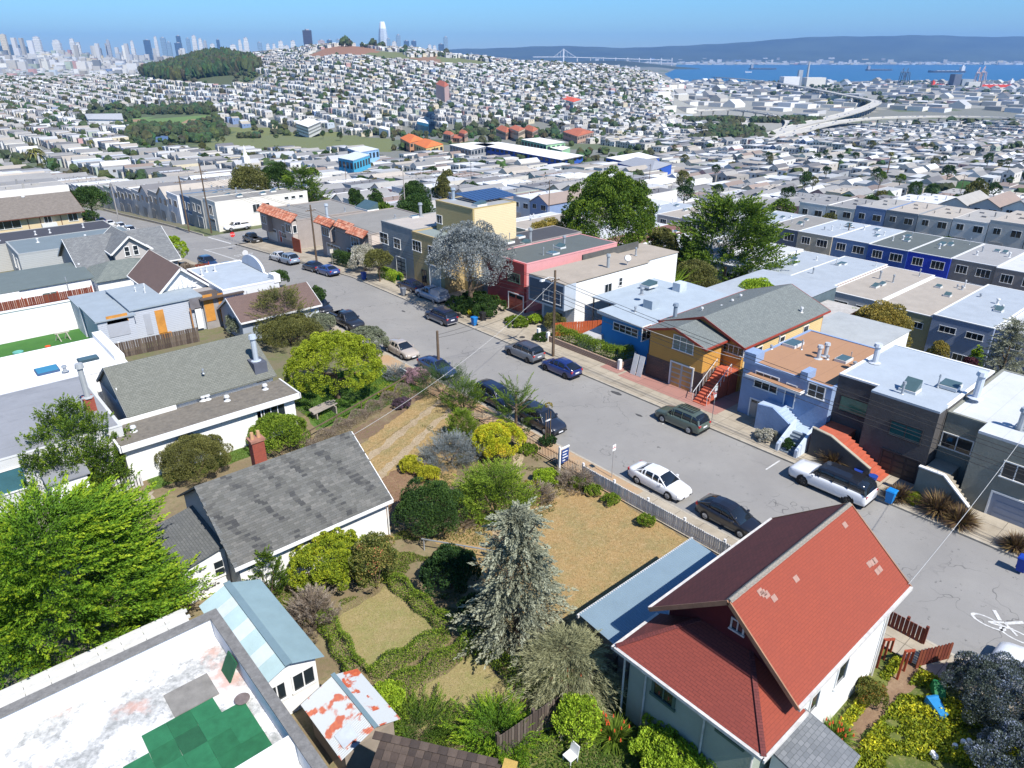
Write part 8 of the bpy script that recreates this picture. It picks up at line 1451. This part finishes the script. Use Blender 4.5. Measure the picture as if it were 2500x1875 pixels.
PL('camellia','camellia bush dotted with red blossom','shrub',(913,1468,1277,112),'round','cam',.11,.07,k=2.4,Hs=.82); PL('lemon_bush','big yellow-green bush against the white wall','shrub',(790,1475,1298,215),'round','lemon',.12,.07,k=2.4,Hs=.8,K=260,clr=(.10,.2)); PL('dwarf_conifer','narrow dark green conifer by the garden house','conifer',(650,1480,1341,90),'spray','conif',.10,.035,K=260,m=60,up=1.2,shape='flame',sl=.25)
PL('dry_bush','dry grey stalky bush beside the corrugated roof','shrub',(755,1565,1440,112),'spray','twig',.20,.02,K=240,m=60,up=1.2,Hs=.75); PL('dark_shrub','glossy dark evergreen shrub in the middle path','shrub',(1098,1475,1340,150),'round','ivy',.13,.08,k=2.6,Hs=.8); PL('dark_shrub','dark ivy-like shrub under the silvery spruce','shrub',(1165,1570,1440,110),'round','ivy',.13,.08,k=2.4,Hs=.7)
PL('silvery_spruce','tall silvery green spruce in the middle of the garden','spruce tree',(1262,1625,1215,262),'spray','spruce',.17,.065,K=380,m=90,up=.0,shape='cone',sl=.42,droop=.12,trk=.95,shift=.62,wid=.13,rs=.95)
PL('willowy_bush','pale straggly willow-like bush beside the metal shed','shrub',(1390,1760,1500,215),'spray','willow',.24,.022,K=420,m=70,up=.5,droop=.6,Hs=.62,sl=.45,wid=.14)
PL('juniper','spreading yellow-green juniper at the bottom of the lawn','juniper',(1210,1875,1735,175),'spray','conifb',.12,.03,K=260,m=80,up=.35,Hs=.6,sl=.5); PL('juniper','low dark juniper above the tiled roof','juniper',(1015,1860,1785,190),'spray','conif',.12,.03,K=240,m=80,up=.3,Hs=.6,sl=.5); PL('shrub','yellow-green shrub beside the rusty roof','shrub',(945,1755,1668,86),'round','lime',.10,.06,Hs=.75)
PL('bright_bush','bright fresh green bush behind the plank fence','shrub',(1412,1840,1680,110),'round','lime',.12,.07,Hs=.75); PL('bright_bush','large bright green bush under the sage-green wall','shrub',(1665,1960,1785,235),'round','lime',.12,.07,Hs=.7,K=200)
PL('wall_shrub','olive shrub against the long white wall','shrub',(455,1195,1063,172),'round','olive',.11,.05,Hs=.85,k=2.3); PL('wall_shrub','green leafy shrub at the right end of the white wall','shrub',(668,1122,1008,136),'round','box',.12,.07,Hs=.85,k=2.3); PL('lime_bush','lime green bush at the left edge beside the grey roof','shrub',(15,1150,1050,70),'round','lime',.12,.07,Hs=.8)
PL('cypress_tree','dark wind-combed cypress before the grey membrane roof','cypress tree',(178,1225,975,285),'spires','conif',.17,.075,trk=.35,shift=.55,Hs=1.)
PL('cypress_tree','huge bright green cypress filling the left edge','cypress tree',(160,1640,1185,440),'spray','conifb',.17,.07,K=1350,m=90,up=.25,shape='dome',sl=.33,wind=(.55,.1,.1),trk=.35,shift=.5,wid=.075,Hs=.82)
# hedges as leaf-covered banks along a line
def hedge(label,pts,w,h,cols='box',L=.09,W=.05,n=900,name='hedge',group='low clipped hedges round the small lawns',lump=.35):
    t=thing(name,label,'hedge',(pts[0][0],pts[0][1],tz(*pts[0])),group=group); A=[]
    for (a,b_) in zip(pts[:-1],pts[1:]):
        a=np.array(a,float);b_=np.array(b_,float); Ln=np.linalg.norm(b_-a); k=int(n*Ln); f=NR.rand(k); d=(b_-a)/Ln; nn=np.array([-d[1],d[0]]); an=NR.uniform(0,math.pi,k); lumpy=1+lump*.5*np.sin(f*Ln*3.1+a[0])+NR.normal(0,.06,k); 
        s=np.sign(np.cos(an))*np.abs(np.cos(an))**.6*w/2*lumpy; z=np.abs(np.sin(an))**.6*h*lumpy; P=a+d*(f*Ln)[:,None]+nn*s[:,None]; zz=T(P[:,0],P[:,1])+z; A.append((np.stack([P[:,0],P[:,1],zz],1)+NR.normal(0,.035,(k,3)),np.stack([nn[0]*np.cos(an),nn[1]*np.cos(an),np.sin(an)],1)))
    P=np.concatenate([q[0] for q in A])-np.array(t.location); Dn=unit(np.concatenate([q[1] for q in A])+sph(len(P))*.9); link('foliage',leafmesh('foliage',P,Dn,L,W,.35+NR.uniform(-.35,.45,len(P)),leafm(GRE[cols])),t); PCOUNT[0]+=len(P); return t
hedge('low hedge between the small lawn and the middle path',[(16.5,30.0),(16.7,24.2)],.85,.8); hedge('low hedge across the near edge of the upper small lawn',[(16.4,24.0),(11.8,24.2)],.85,.8); hedge('thick low hedge left of the upper small lawn',[(12.0,29.4),(11.3,24.4)],.95,.95,'box')
hedge('low hedge across the top of the lower small lawn',[(12.2,22.7),(16.9,22.5)],.9,.85); hedge('low hedge running down right of the lower small lawn',[(17.1,22.6),(17.4,17.8)],1.0,.95); hedge('short hedge stub left of the lower small lawn',[(12.2,22.6),(11.5,20.8)],.7,.6,'box')
for i,(x,y,l) in enumerate(((32.2,29.6,'first'),(32.3,28.2,'second'),(32.4,26.6,'third'),(32.3,23.4,'fourth'))): plant3('boxwood_shrub',l+' small boxwood shrub along the inside of the picket fence, counted from the gate','shrub',x,y,0,.62,.75,'round','box',.08,.045,k=2.4,group='boxwood shrubs by the picket fence')
hedge('clipped dark green hedge filling the block wall of the sky-blue house',[(51.3,51.3),(51.3,42.6),(53.0,42.2)],1.3,1.75,'box',.10,.06,n=2200,group=None,lump=.08)
hedge('bright green rectangular clipped hedge before the ochre house',[(50.4,85.5),(50.4,80.9)],1.3,1.35,'lime',.12,.07,n=1600,group=None,lump=.03); hedge('dark clipped hedge before the nearer red tile house',[(50.2,98.6),(50.2,93.2)],1.5,2.0,'dark',.13,.08,n=1600,group=None,lump=.05)
PL('flowering_bush','white blossoming bush on the red brick bank','shrub',(888,668,598,70),'round','white',.14,.09,z=.1); PL('street_tree','round olive street tree beside the blue bin','tree',(926,690,606,62),'round','olive',.16,.09,trk=.7,hb=.35,z=.1,shift=.3)
PL('grey_leaved_tree','big silvery grey-leaved tree overhanging the parked pickup','tree',(1148,770,525,190),'round','grey',.22,.08,k=1.9,trk=.5,shift=.35,rough=.3,K=420,clr=(.10,.22),z=.1,hb=.12,rs=1.05); PL('shrubbery','dark shrubs under the grey-leaved tree','shrub',(1160,780,700,150),'round','dark',.16,.1,z=.1,Hs=.6); PL('shrub','yellowish shrub under the grey-leaved tree by the navy SUV','shrub',(1150,772,730,44),'round','yor',.12,.08,z=.1,Hs=.7)
PL('shrub','green shrub bed in front of the navy box house','shrub',(1262,802,762,70),'round','box',.12,.07,z=.1,Hs=.6); PL('shrub','light green leafy shrub below the navy box','shrub',(1308,795,758,36),'round','lime',.12,.07,z=.1,Hs=.7); PL('shrub','loose shrub left of the rust-red fence','shrub',(1355,815,755,50),'round','olive',.12,.06,z=.1,Hs=.8); PL('shrub','low dark ground shrub behind the lamp pole','shrub',(1325,836,808,54),'round','dark',.1,.06,z=.1,Hs=.7)
PL('shrub','white and pink flowering shrub before the pale blue stairs','shrub',(1880,1085,1046,62),'round','white',.09,.06,z=.1,Hs=.75); PL('shrub','shaded dark tail of the white shrub','shrub',(1926,1102,1064,44),'round','ivy',.09,.06,z=.1,Hs=.7)  # tail of the white shrub: its shade is put into dark leaf colours
PL('potted_shrub','yellow-green potted shrub beside the blue stair wall','shrub',(2008,1118,1072,38),'round','lime',.09,.05,z=.1,Hs=.8)
for i,(bx,lab) in enumerate((((2050,1150,1090,88),'bronze spiky flax clump behind the white SUV'),((2310,1275,1198,96),'large bronze flax clump right of the green bin'),((2360,1300,1234,80),'bronze flax clump nearest the kerb'),((2205,1230,1180,52),'yellowish flax clump beside the dark garage'),((2495,1355,1300,60),'flax clump cut off by the right edge'))):
    PL('flax_plant',lab,'plant',bx,'blades','phor',.1,.032,z=.1,group='bronze flax plants',n=520,Hs=.85)
PL('ground_cover','yellow flowering low plants between the flax clumps','plant',(2240,1235,1195,60),'round','lemon',.09,.06,z=.1,Hs=.6)
# lower right garden
plant3('blue_flowering_bush','large blue-flowered bush over the corner fence','shrub',33.1,2.7,0,2.5,2.3,'round','cean',.10,.045,k=2.4,cap=60000); plant3('blue_flowering_bush','blue-flowered bush lower down at the right edge','shrub',29.6,.9,0,2.2,2.3,'round','cean',.10,.045,k=2.4); plant3('dark_shrub','dark shrub under the blue-flowered bushes','shrub',26.6,-.4,0,1.7,1.9,'round','ivy',.10,.06,k=2.2)
for i,(x,y,r,h,l) in enumerate(((25.9,7.3,.8,1.0,'upper torch lily clump along the white wall'),(24.3,6.9,.9,1.1,'lower torch lily clump beside the grey porch roof'),(18.3,18.2,.8,1.0,'torch lily clump below the plank fence end'),(18.6,16.8,.9,1.1,'torch lily clump under the left drainpipe'),(18.2,15.4,.9,1.0,'torch lily clump under the first sage window'),(18.3,13.9,.9,1.1,'torch lily clump below the small window'))):
    t=plant3('torch_lily',l,'plant',x,y,0,r,h,'blades',((.04,.08,.01),(.12,.20,.02),(.28,.36,.05)),.1,.022,group='torch lilies round the red-roofed house',n=520); b=MB()
    for k in range(14): a,q=R.uniform(0,6.28),R.uniform(.2,.9)*r; p=(x+q*math.cos(a),y+q*math.sin(a)); hh=h*R.uniform(.85,1.2); b.cyl((p[0],p[1],hh-.16),(p[0],p[1],hh),.045,.02,6)
    b.build('blossoms',M((.65,.10,.03),.7,.3,20,0),t,kind='stuff')
PL('orange_shrub','loose shrub flecked with orange flowers by the white wall','shrub',(2132,1735,1650,74),'round',((.05,.08,.015),(.14,.16,.03),(.2,.2,.04),(.60,.12,.03)),.09,.05,Hs=.7,z=0)
def carpet(name,label,cat,x0,x1,y0,y1,n,L,W,cols,hz=.12,up=1.2,mask=None,cl=1.):
    x=NR.uniform(x0,x1,n);y=NR.uniform(y0,y1,n); q=hn(x,y,1.1*cl,2.)+.6*hn(x,y,.5*cl,5.); k=np.ones(n,bool) if mask is None else mask(x,y,q); x,y,q=x[k],y[k],q[k]; z=T(x,y)+NR.uniform(0,hz,len(x))*(.5+.35*q)+.03
    P=np.stack([x,y,np.maximum(z,.02)],1); Dn=sph(len(x))+np.array([0,0,up]); o=link(name,leafmesh(name,P,Dn,L,W,.4+.22*q+NR.uniform(-.3,.3,len(x)),leafm(cols,.2)),None); PCOUNT[0]+=len(P); return reg(o,label,cat,kind='stuff')
carpet('yellow_flower_meadow','meadow of yellow oxalis flowers around the red-roofed house','flowers',17.5,33,-3,7.6,100000,.16,.08,((.08,.12,.01),(.20,.26,.015),(.38,.38,.02),(.85,.76,.03)),.5,.8,mask=lambda x,y,q:(q>-.6)&~((x>24)&(y>6.4)&(y<7.1)))
carpet('dry_lawn_blades','dry straw blades of the large lawn','grass',20.8,33,18.8,32,70000,.12,.020,((.22,.14,.06),(.42,.30,.13),(.52,.42,.22),(.26,.25,.08)),.03,.4,mask=lambda x,y,q:y<32.2+(31.8-x)*.0)
carpet('small_lawn_blades','faded blades of the small lawns','grass',11.6,16.7,18.0,29.8,34000,.10,.016,((.18,.13,.06),(.32,.26,.12),(.34,.33,.12),(.20,.22,.06)),.03,.4)
carpet('flowery_grass','lush green grass with yellow flowers','grass',22.5,33,50,59.3,30000,.14,.04,((.03,.08,.008),(.06,.15,.015),(.10,.2,.02),(.50,.48,.04)),.18,1.,cl=1.6)
carpet('side_grass','green grass strip below the white wall','grass',9,21,49.3,51,9000,.12,.03,((.05,.09,.01),(.10,.16,.02),(.2,.24,.05)),.08)
carpet('garden_weeds','weeds and low plants between the shrubs','ground cover',16.8,33,28.5,45,42000,.13,.055,((.05,.06,.015),(.12,.14,.03),(.24,.21,.08)),.14,.7,mask=lambda x,y,q:(q>-.1)&(x>17)&((y<41)|(x>29)|(x<0))&~((y>33.5)&(x<24)&(y-33.5>(24-x)*-.2))&((y<38.5)|(x>28)))
carpet('drive_grass','thin grass between the wheel tracks','grass',19,33.2,36,49.5,30000,.11,.022,((.12,.11,.04),(.24,.21,.09),(.34,.26,.13)),.04,.5)
carpet('wall_bed_weeds','green undergrowth beneath the sage wall','ground cover',12,20,7.5,18.0,20000,.14,.06,((.03,.07,.01),(.09,.16,.02),(.22,.30,.03)),.25,.8)
carpet('artificial_lawn_pile','short pile of the artificial lawn','grass',-2,12.5,75.2,90,16000,.05,.03,((.02,.09,.01),(.04,.14,.02),(.06,.19,.03)),.02,1.)
carpet('street_verge_weeds','weeds growing along the kerbs','weeds',46.9,47.5,-10,60,2500,.10,.03,((.05,.08,.02),(.14,.16,.04),(.26,.24,.08)),.08,.8,mask=lambda x,y,q:q>.5)
b=MB(); [ (lambda px,py: b.cyl((*at(px,py,.35),.28),(*at(px,py,.35),.42),.14,.1,7))(px,py) for px,py in ((2332,1820),(2352,1810),(2360,1825),(2370,1815),(2372,1835),(2366,1808),(2278,1838),(2284,1846))]; reg(b.build('white_lilies',WH,kind='stuff'),'cluster of large white lilies in the meadow','flowers')
carpet('path_edge_weeds','weeds between the low hedges and under the spruce','ground cover',17.0,21,17.5,29.5,9000,.12,.05,((.04,.06,.01),(.11,.13,.03),(.26,.21,.09)),.14,.7,mask=lambda x,y,q:q>.1)
carpet('bed_weeds','low green growth round the lemon bush','ground cover',9.8,20,29.8,33.4,12000,.13,.06,((.04,.07,.01),(.12,.17,.02),(.25,.26,.06)),.2,.8,mask=lambda x,y,q:q>-.1)
hedge('brown tangled bramble row along the drive fence',[(19.5,47.0),(32.0,51.3)],1.0,.8,'twig',L=.16,W=.02,n=1400,name='bramble_hedge',group=None,lump=.6)
t=thing('rail_fence','long weathered rail on low posts beside the drive','fence',(18,47.5,0)); MB().bar((18,47.6,.95),(32.6,52.3,.95),.07,.1).build('rail',wood,t)
for i in range(6): f=i/5; MB().bar((18+14.4*f,47.6+4.7*f,0),(18+14.4*f,47.6+4.7*f,1.0),.08).build('post',wood,t)
t=thing('timber_stack','stack of old grey boards on trestles by the bright round tree','timber stack',(24,51.6,0))
for i in range(7): MB().bar((22.6+R.uniform(-.1,.1),51.3+i*.14,.75+.02*i),(25.0+R.uniform(-.3,.3),51.9+i*.15,.78),.13,.05).build('board',M((.34,.30,.26),.9,.3,3,.3),t)
for x in (22.9,24.7): MB().box(x,51.4,0,x+.1,52.6,.72).build('trestle',M((.34,.30,.26),.9,.3,3,.3),t)
PL('lilac_shrub','pink and grey flowering shrub at the kerb behind the dark saloon','shrub',(1015,945,890,70),'round','pink',.09,.04,Hs=.7); PL('grey_shrub','silver-grey herb bush left of the pink flowering one','shrub',(965,935,893,60),'spray','lav',.11,.03,K=160,m=50,up=.9,Hs=.7); PL('purple_mound','low dark purple flowering mound in the green grass','shrub',(980,1004,966,50),'round',((.04,.03,.03),(.10,.07,.08),(.28,.16,.3)),.09,.05,Hs=.7)
PL('yellow_flowers','patch of pale yellow flowers beside the bright round tree','flowers',(950,975,940,60),'round','lemon',.10,.06,Hs=.5)
t=thing('handrail','short grey pipe handrail on the lawn steps behind the spruce','handrail',(20.6,30.4,0)); MB().bar((19.6,31.0,.9),(22.3,27.0,.9),.06).build('rail',METAL,t)
for x,y in ((19.7,30.9),(21.2,28.7)): MB().bar((x,y,0),(x,y,.9),.06).build('post',METAL,t)
x,y=at(1337,1088,0); t=thing('staked_sapling','thin sapling tied between two stakes at the railing','sapling',(x,y,0)); [MB().bar((x+d,y,0),(x+d,y,3.0),.06).build('stake',wood,t) for d in (-.25,.25)]; MB().bar((x-.3,y,2.3),(x+.3,y,2.3),.05,.1).build('tie',WH,t); MB().cyl((x,y,0),(x,y,3.6),.03,.015,6).build('trunk',wood,t)
P,Dn,lv=p_round(.35,.6,.12,.05,k=2.5,K=12,cap=300); P[:,2]+=3.2; link('crown',leafmesh('crown',P,Dn,.12,.05,lv,leafm(GRE['rust'])),t)
# --- beyond the first row
PL('big_conifer','broad dark green conifer towering behind the white house','conifer',(1488,640,415,235),'round','conif',.40,.17,k=3.4,K=620,clr=(.08,.16),rough=.2,trk=.4,shift=.3,Hs=1.,z=-5,hb=.05,cap=60000); PL('big_conifer','dense layered cypress right of the broad conifer','conifer',(1778,690,495,245),'spray','conif',.42,.20,K=900,m=60,up=.35,shape='dome',sl=.30,trk=.4,shift=.3,wid=.085,Hs=1.,z=-7,wind=(.3,.0,.1))
PL('tree','olive-brown tree beside the broad conifer','tree',(1622,640,535,80),'round','olive',.28,.15,z=-4,trk=.5); PL('tree','yellow-olive shrub tree left of the broad conifer','tree',(1345,610,530,104),'round','rust',.26,.14,z=-3,trk=.5)
PL('banana_plant','tall tropical leaves between the white wing and the blue roof','plant',(1640,710,625,70),'blades','lime',.3,.10,z=-2,n=160,arch=.9); PL('shrub','tangle of dry and green shrubs below the right-hand cypress','shrub',(1705,712,630,110),'round','olive',.22,.1,z=-3)
PL('tree','spreading olive tree, left of the three behind the cream building','tree',(603,500,396,92),'round','olive',.35,.2,z=-4,trk=.5); PL('tree','tree with pale twisting bare limbs behind the cream building','tree',(676,490,386,70),'round','dark',.30,.18,z=-4,trk=.8,hb=.3); PL('dark_conifer','dark pointed conifer behind the cream building','conifer',(733,520,404,100),'spray','conif',.38,.13,K=360,m=50,up=.7,shape='flame',z=-4,trk=.6,wid=.1)
PL('tree','dark flat-topped tree beyond the glazed roof','tree',(1011,500,433,72),'round','dark',.32,.18,z=-5,trk=.6,hb=.3); PL('tree','dense green tree below the flat-topped one','tree',(1011,560,474,94),'round','dark',.30,.17,z=-4); PL('tree','round green tree amid roofs above the glazed roof','tree',(865,500,450,46),'round','dark',.3,.2,z=-6); PL('tree','dark green tree right of the solar panel roofs','tree',(915,490,448,44),'round','dark',.3,.2,z=-7); PL('tree','small round tree near the long school wing','tree',(1080,460,418,36),'round','olive',.3,.2,z=-12)
PL('tree','golden-green tree before the olive clapboard house','tree',(2166,850,733,122),'round','rust',.20,.12,z=-6,trk=.4); PL('tree','fresh green tree left of the golden one','tree',(2085,825,748,76),'round','lime',.20,.12,z=-6); PL('cypress_tree','dark feathery cypress at the right edge','cypress tree',(2478,920,768,120),'spray','spruce',.28,.06,K=320,m=60,up=.1,shape='cone',z=-6,trk=.8,sl=.5); PL('tree','yellow-green tree before the long pale blue roof','tree',(1858,745,672,108),'round','lime',.2,.12,z=-3)
PL('tree','dark domed tree amid the valley roofs at the right','tree',(2366,540,478,74),'round','dark',.45,.25,z=-24,Hs=1.); PL('shrub','flowering back yard shrub beside the tarpaulin','shrub',(2297,880,822,46),'round','rust',.16,.1,z=-5); PL('shrub','dark purple shrub by the pale plank fence','shrub',(2377,905,868,46),'round',((.04,.015,.02),(.10,.03,.04),(.18,.06,.07)),.14,.09,z=-5); PL('shrub','lime back yard shrub by the slate-blue house','shrub',(2395,870,835,38),'round','lime',.16,.1,z=-6)
PL('round_bush','bright green clipped round bush at the corner garden','shrub',(420,645,570,62),'round','lime',.16,.1,z=-.8,K=160,clr=(.1,.2),rough=.08); PL('bush','darker loose bushes left of the round bush','shrub',(385,630,562,50),'round','box',.16,.1,z=-.8); PL('bush','twiggy brown bush at the end of the brown fence','shrub',(455,690,640,46),'round','twig',.16,.06,z=-.3)
PL('tree','broad dark tree beside the beige apartment house','tree',(208,525,455,84),'round','dark',.35,.2,z=-5,trk=.6,hb=.3); PL('bush','dark bush below the beige house windows','shrub',(22,560,540,60),'round','box',.2,.12,z=-3)
for i,(px,yb,yt,w,l) in enumerate(((95,412,372,52,'shaggy palm at the upper left among pale houses'),(230,385,345,22,'pair of palms in the valley at the upper left'),(2167,420,372,20,'lone palm among the valley roofs at the right'))):
    x,y,z=gnd(px,yb); zt=topz(x,y,yt); t=thing('palm_tree',l,'palm tree',(x,y,z),group='palm trees'); MB().cyl((x,y,z-1),(x,y,zt-1),.45,.3,8).build('trunk',wood,t); R_=w/2/FPX*depth(x,y,z); n=70; a=NR.uniform(0,6.28,n); e=NR.uniform(-.5,.9,n); P=[];F=[]
    for k in range(n):
        d=np.array([math.cos(a[k]),math.sin(a[k]),e[k]]); d/=np.linalg.norm(d); s=np.array([-math.sin(a[k]),math.cos(a[k]),0])*R_*.1; o=np.array([0,0,zt-1-z]); m1=o+d*R_*.6+np.array([0,0,.1*R_]); m2=o+d*R_*1.05-np.array([0,0,.35*R_]); q=len(P); P+=[o,m1+s,m2,m1-s]; F.append((q,q+1,q+2,q+3))
    link('fronds',npmesh('fronds',np.array(P),np.array(F),leafm(GRE['olive']),lv=NR.uniform(.1,.8,n)),t)
# mid-distance trees: copies of a few crowns
TV=[]
for c_ in ('dark','ivy','olive','conif','dark'):
    P,Dn,lv=p_round(1.,1.9,.2,.13,k=3.,K=40,cap=2200,zmin=-.95,clr=(.3,.5)); TV.append(leafmesh('crown',P,Dn,.19,.12,lv,leafm(GRE[c_])))
tkm=MB().cyl((0,0,-.6),(0,0,.8),.09,.06,6).mesh('trunk',wood); tries=0; names_=('dark round','deep green','olive','blackish green','dense green'); VT=[]
while len(VT)<190 and tries<6000:
    tries+=1; Y=150+900*R.random()**1.1; X=Y*R.uniform(-.78,.78); x,y=toW(X,Y); z=tz(x,y); px,py=proj(np.array([x]),np.array([y]),z); 
    if inpoly(px,py,BALL)[0] or inpoly(px,py,COURT)[0] or inpoly(px,py,SCHOOL)[0] or inpoly(px,py,FW)[0] or (x<33 and y<190) or (y<131 and x<166) or (36<x<70 and y<230): continue
    q=((x-146)%80) if x>100 else 30
    if x>100 and (q<20 or 42<q<66): continue
    VT.append((Y,float(px[0]),x,y,z))
VT.sort(); nb=5; sz=len(VT)//nb+1
for k in range(nb):
    B_=sorted(VT[k*sz:(k+1)*sz],key=lambda q:q[1])
    for j,(Y,px,x,y,z) in enumerate(B_):
        v=R.randrange(5); r=R.uniform(1.5,3.3); od=(ORD[j]+' from left') if j<20 else (ORD[min(19,len(B_)-1-j)]+' from right')
        t=thing('valley_tree','%s tree, %s in the %s belt of trees among the roofs'%(names_[v],od,('nearest','second','third','fourth','farthest')[k]),'tree',(x,y,z),group='trees among the valley roofs'); t.scale=(r,r*R.uniform(.85,1.1),r*R.uniform(.7,1.1)); t.rotation_euler=(0,0,R.uniform(0,6)); link('crown',TV[v],t,loc=(0,0,.4)); link('trunk',tkm,t)
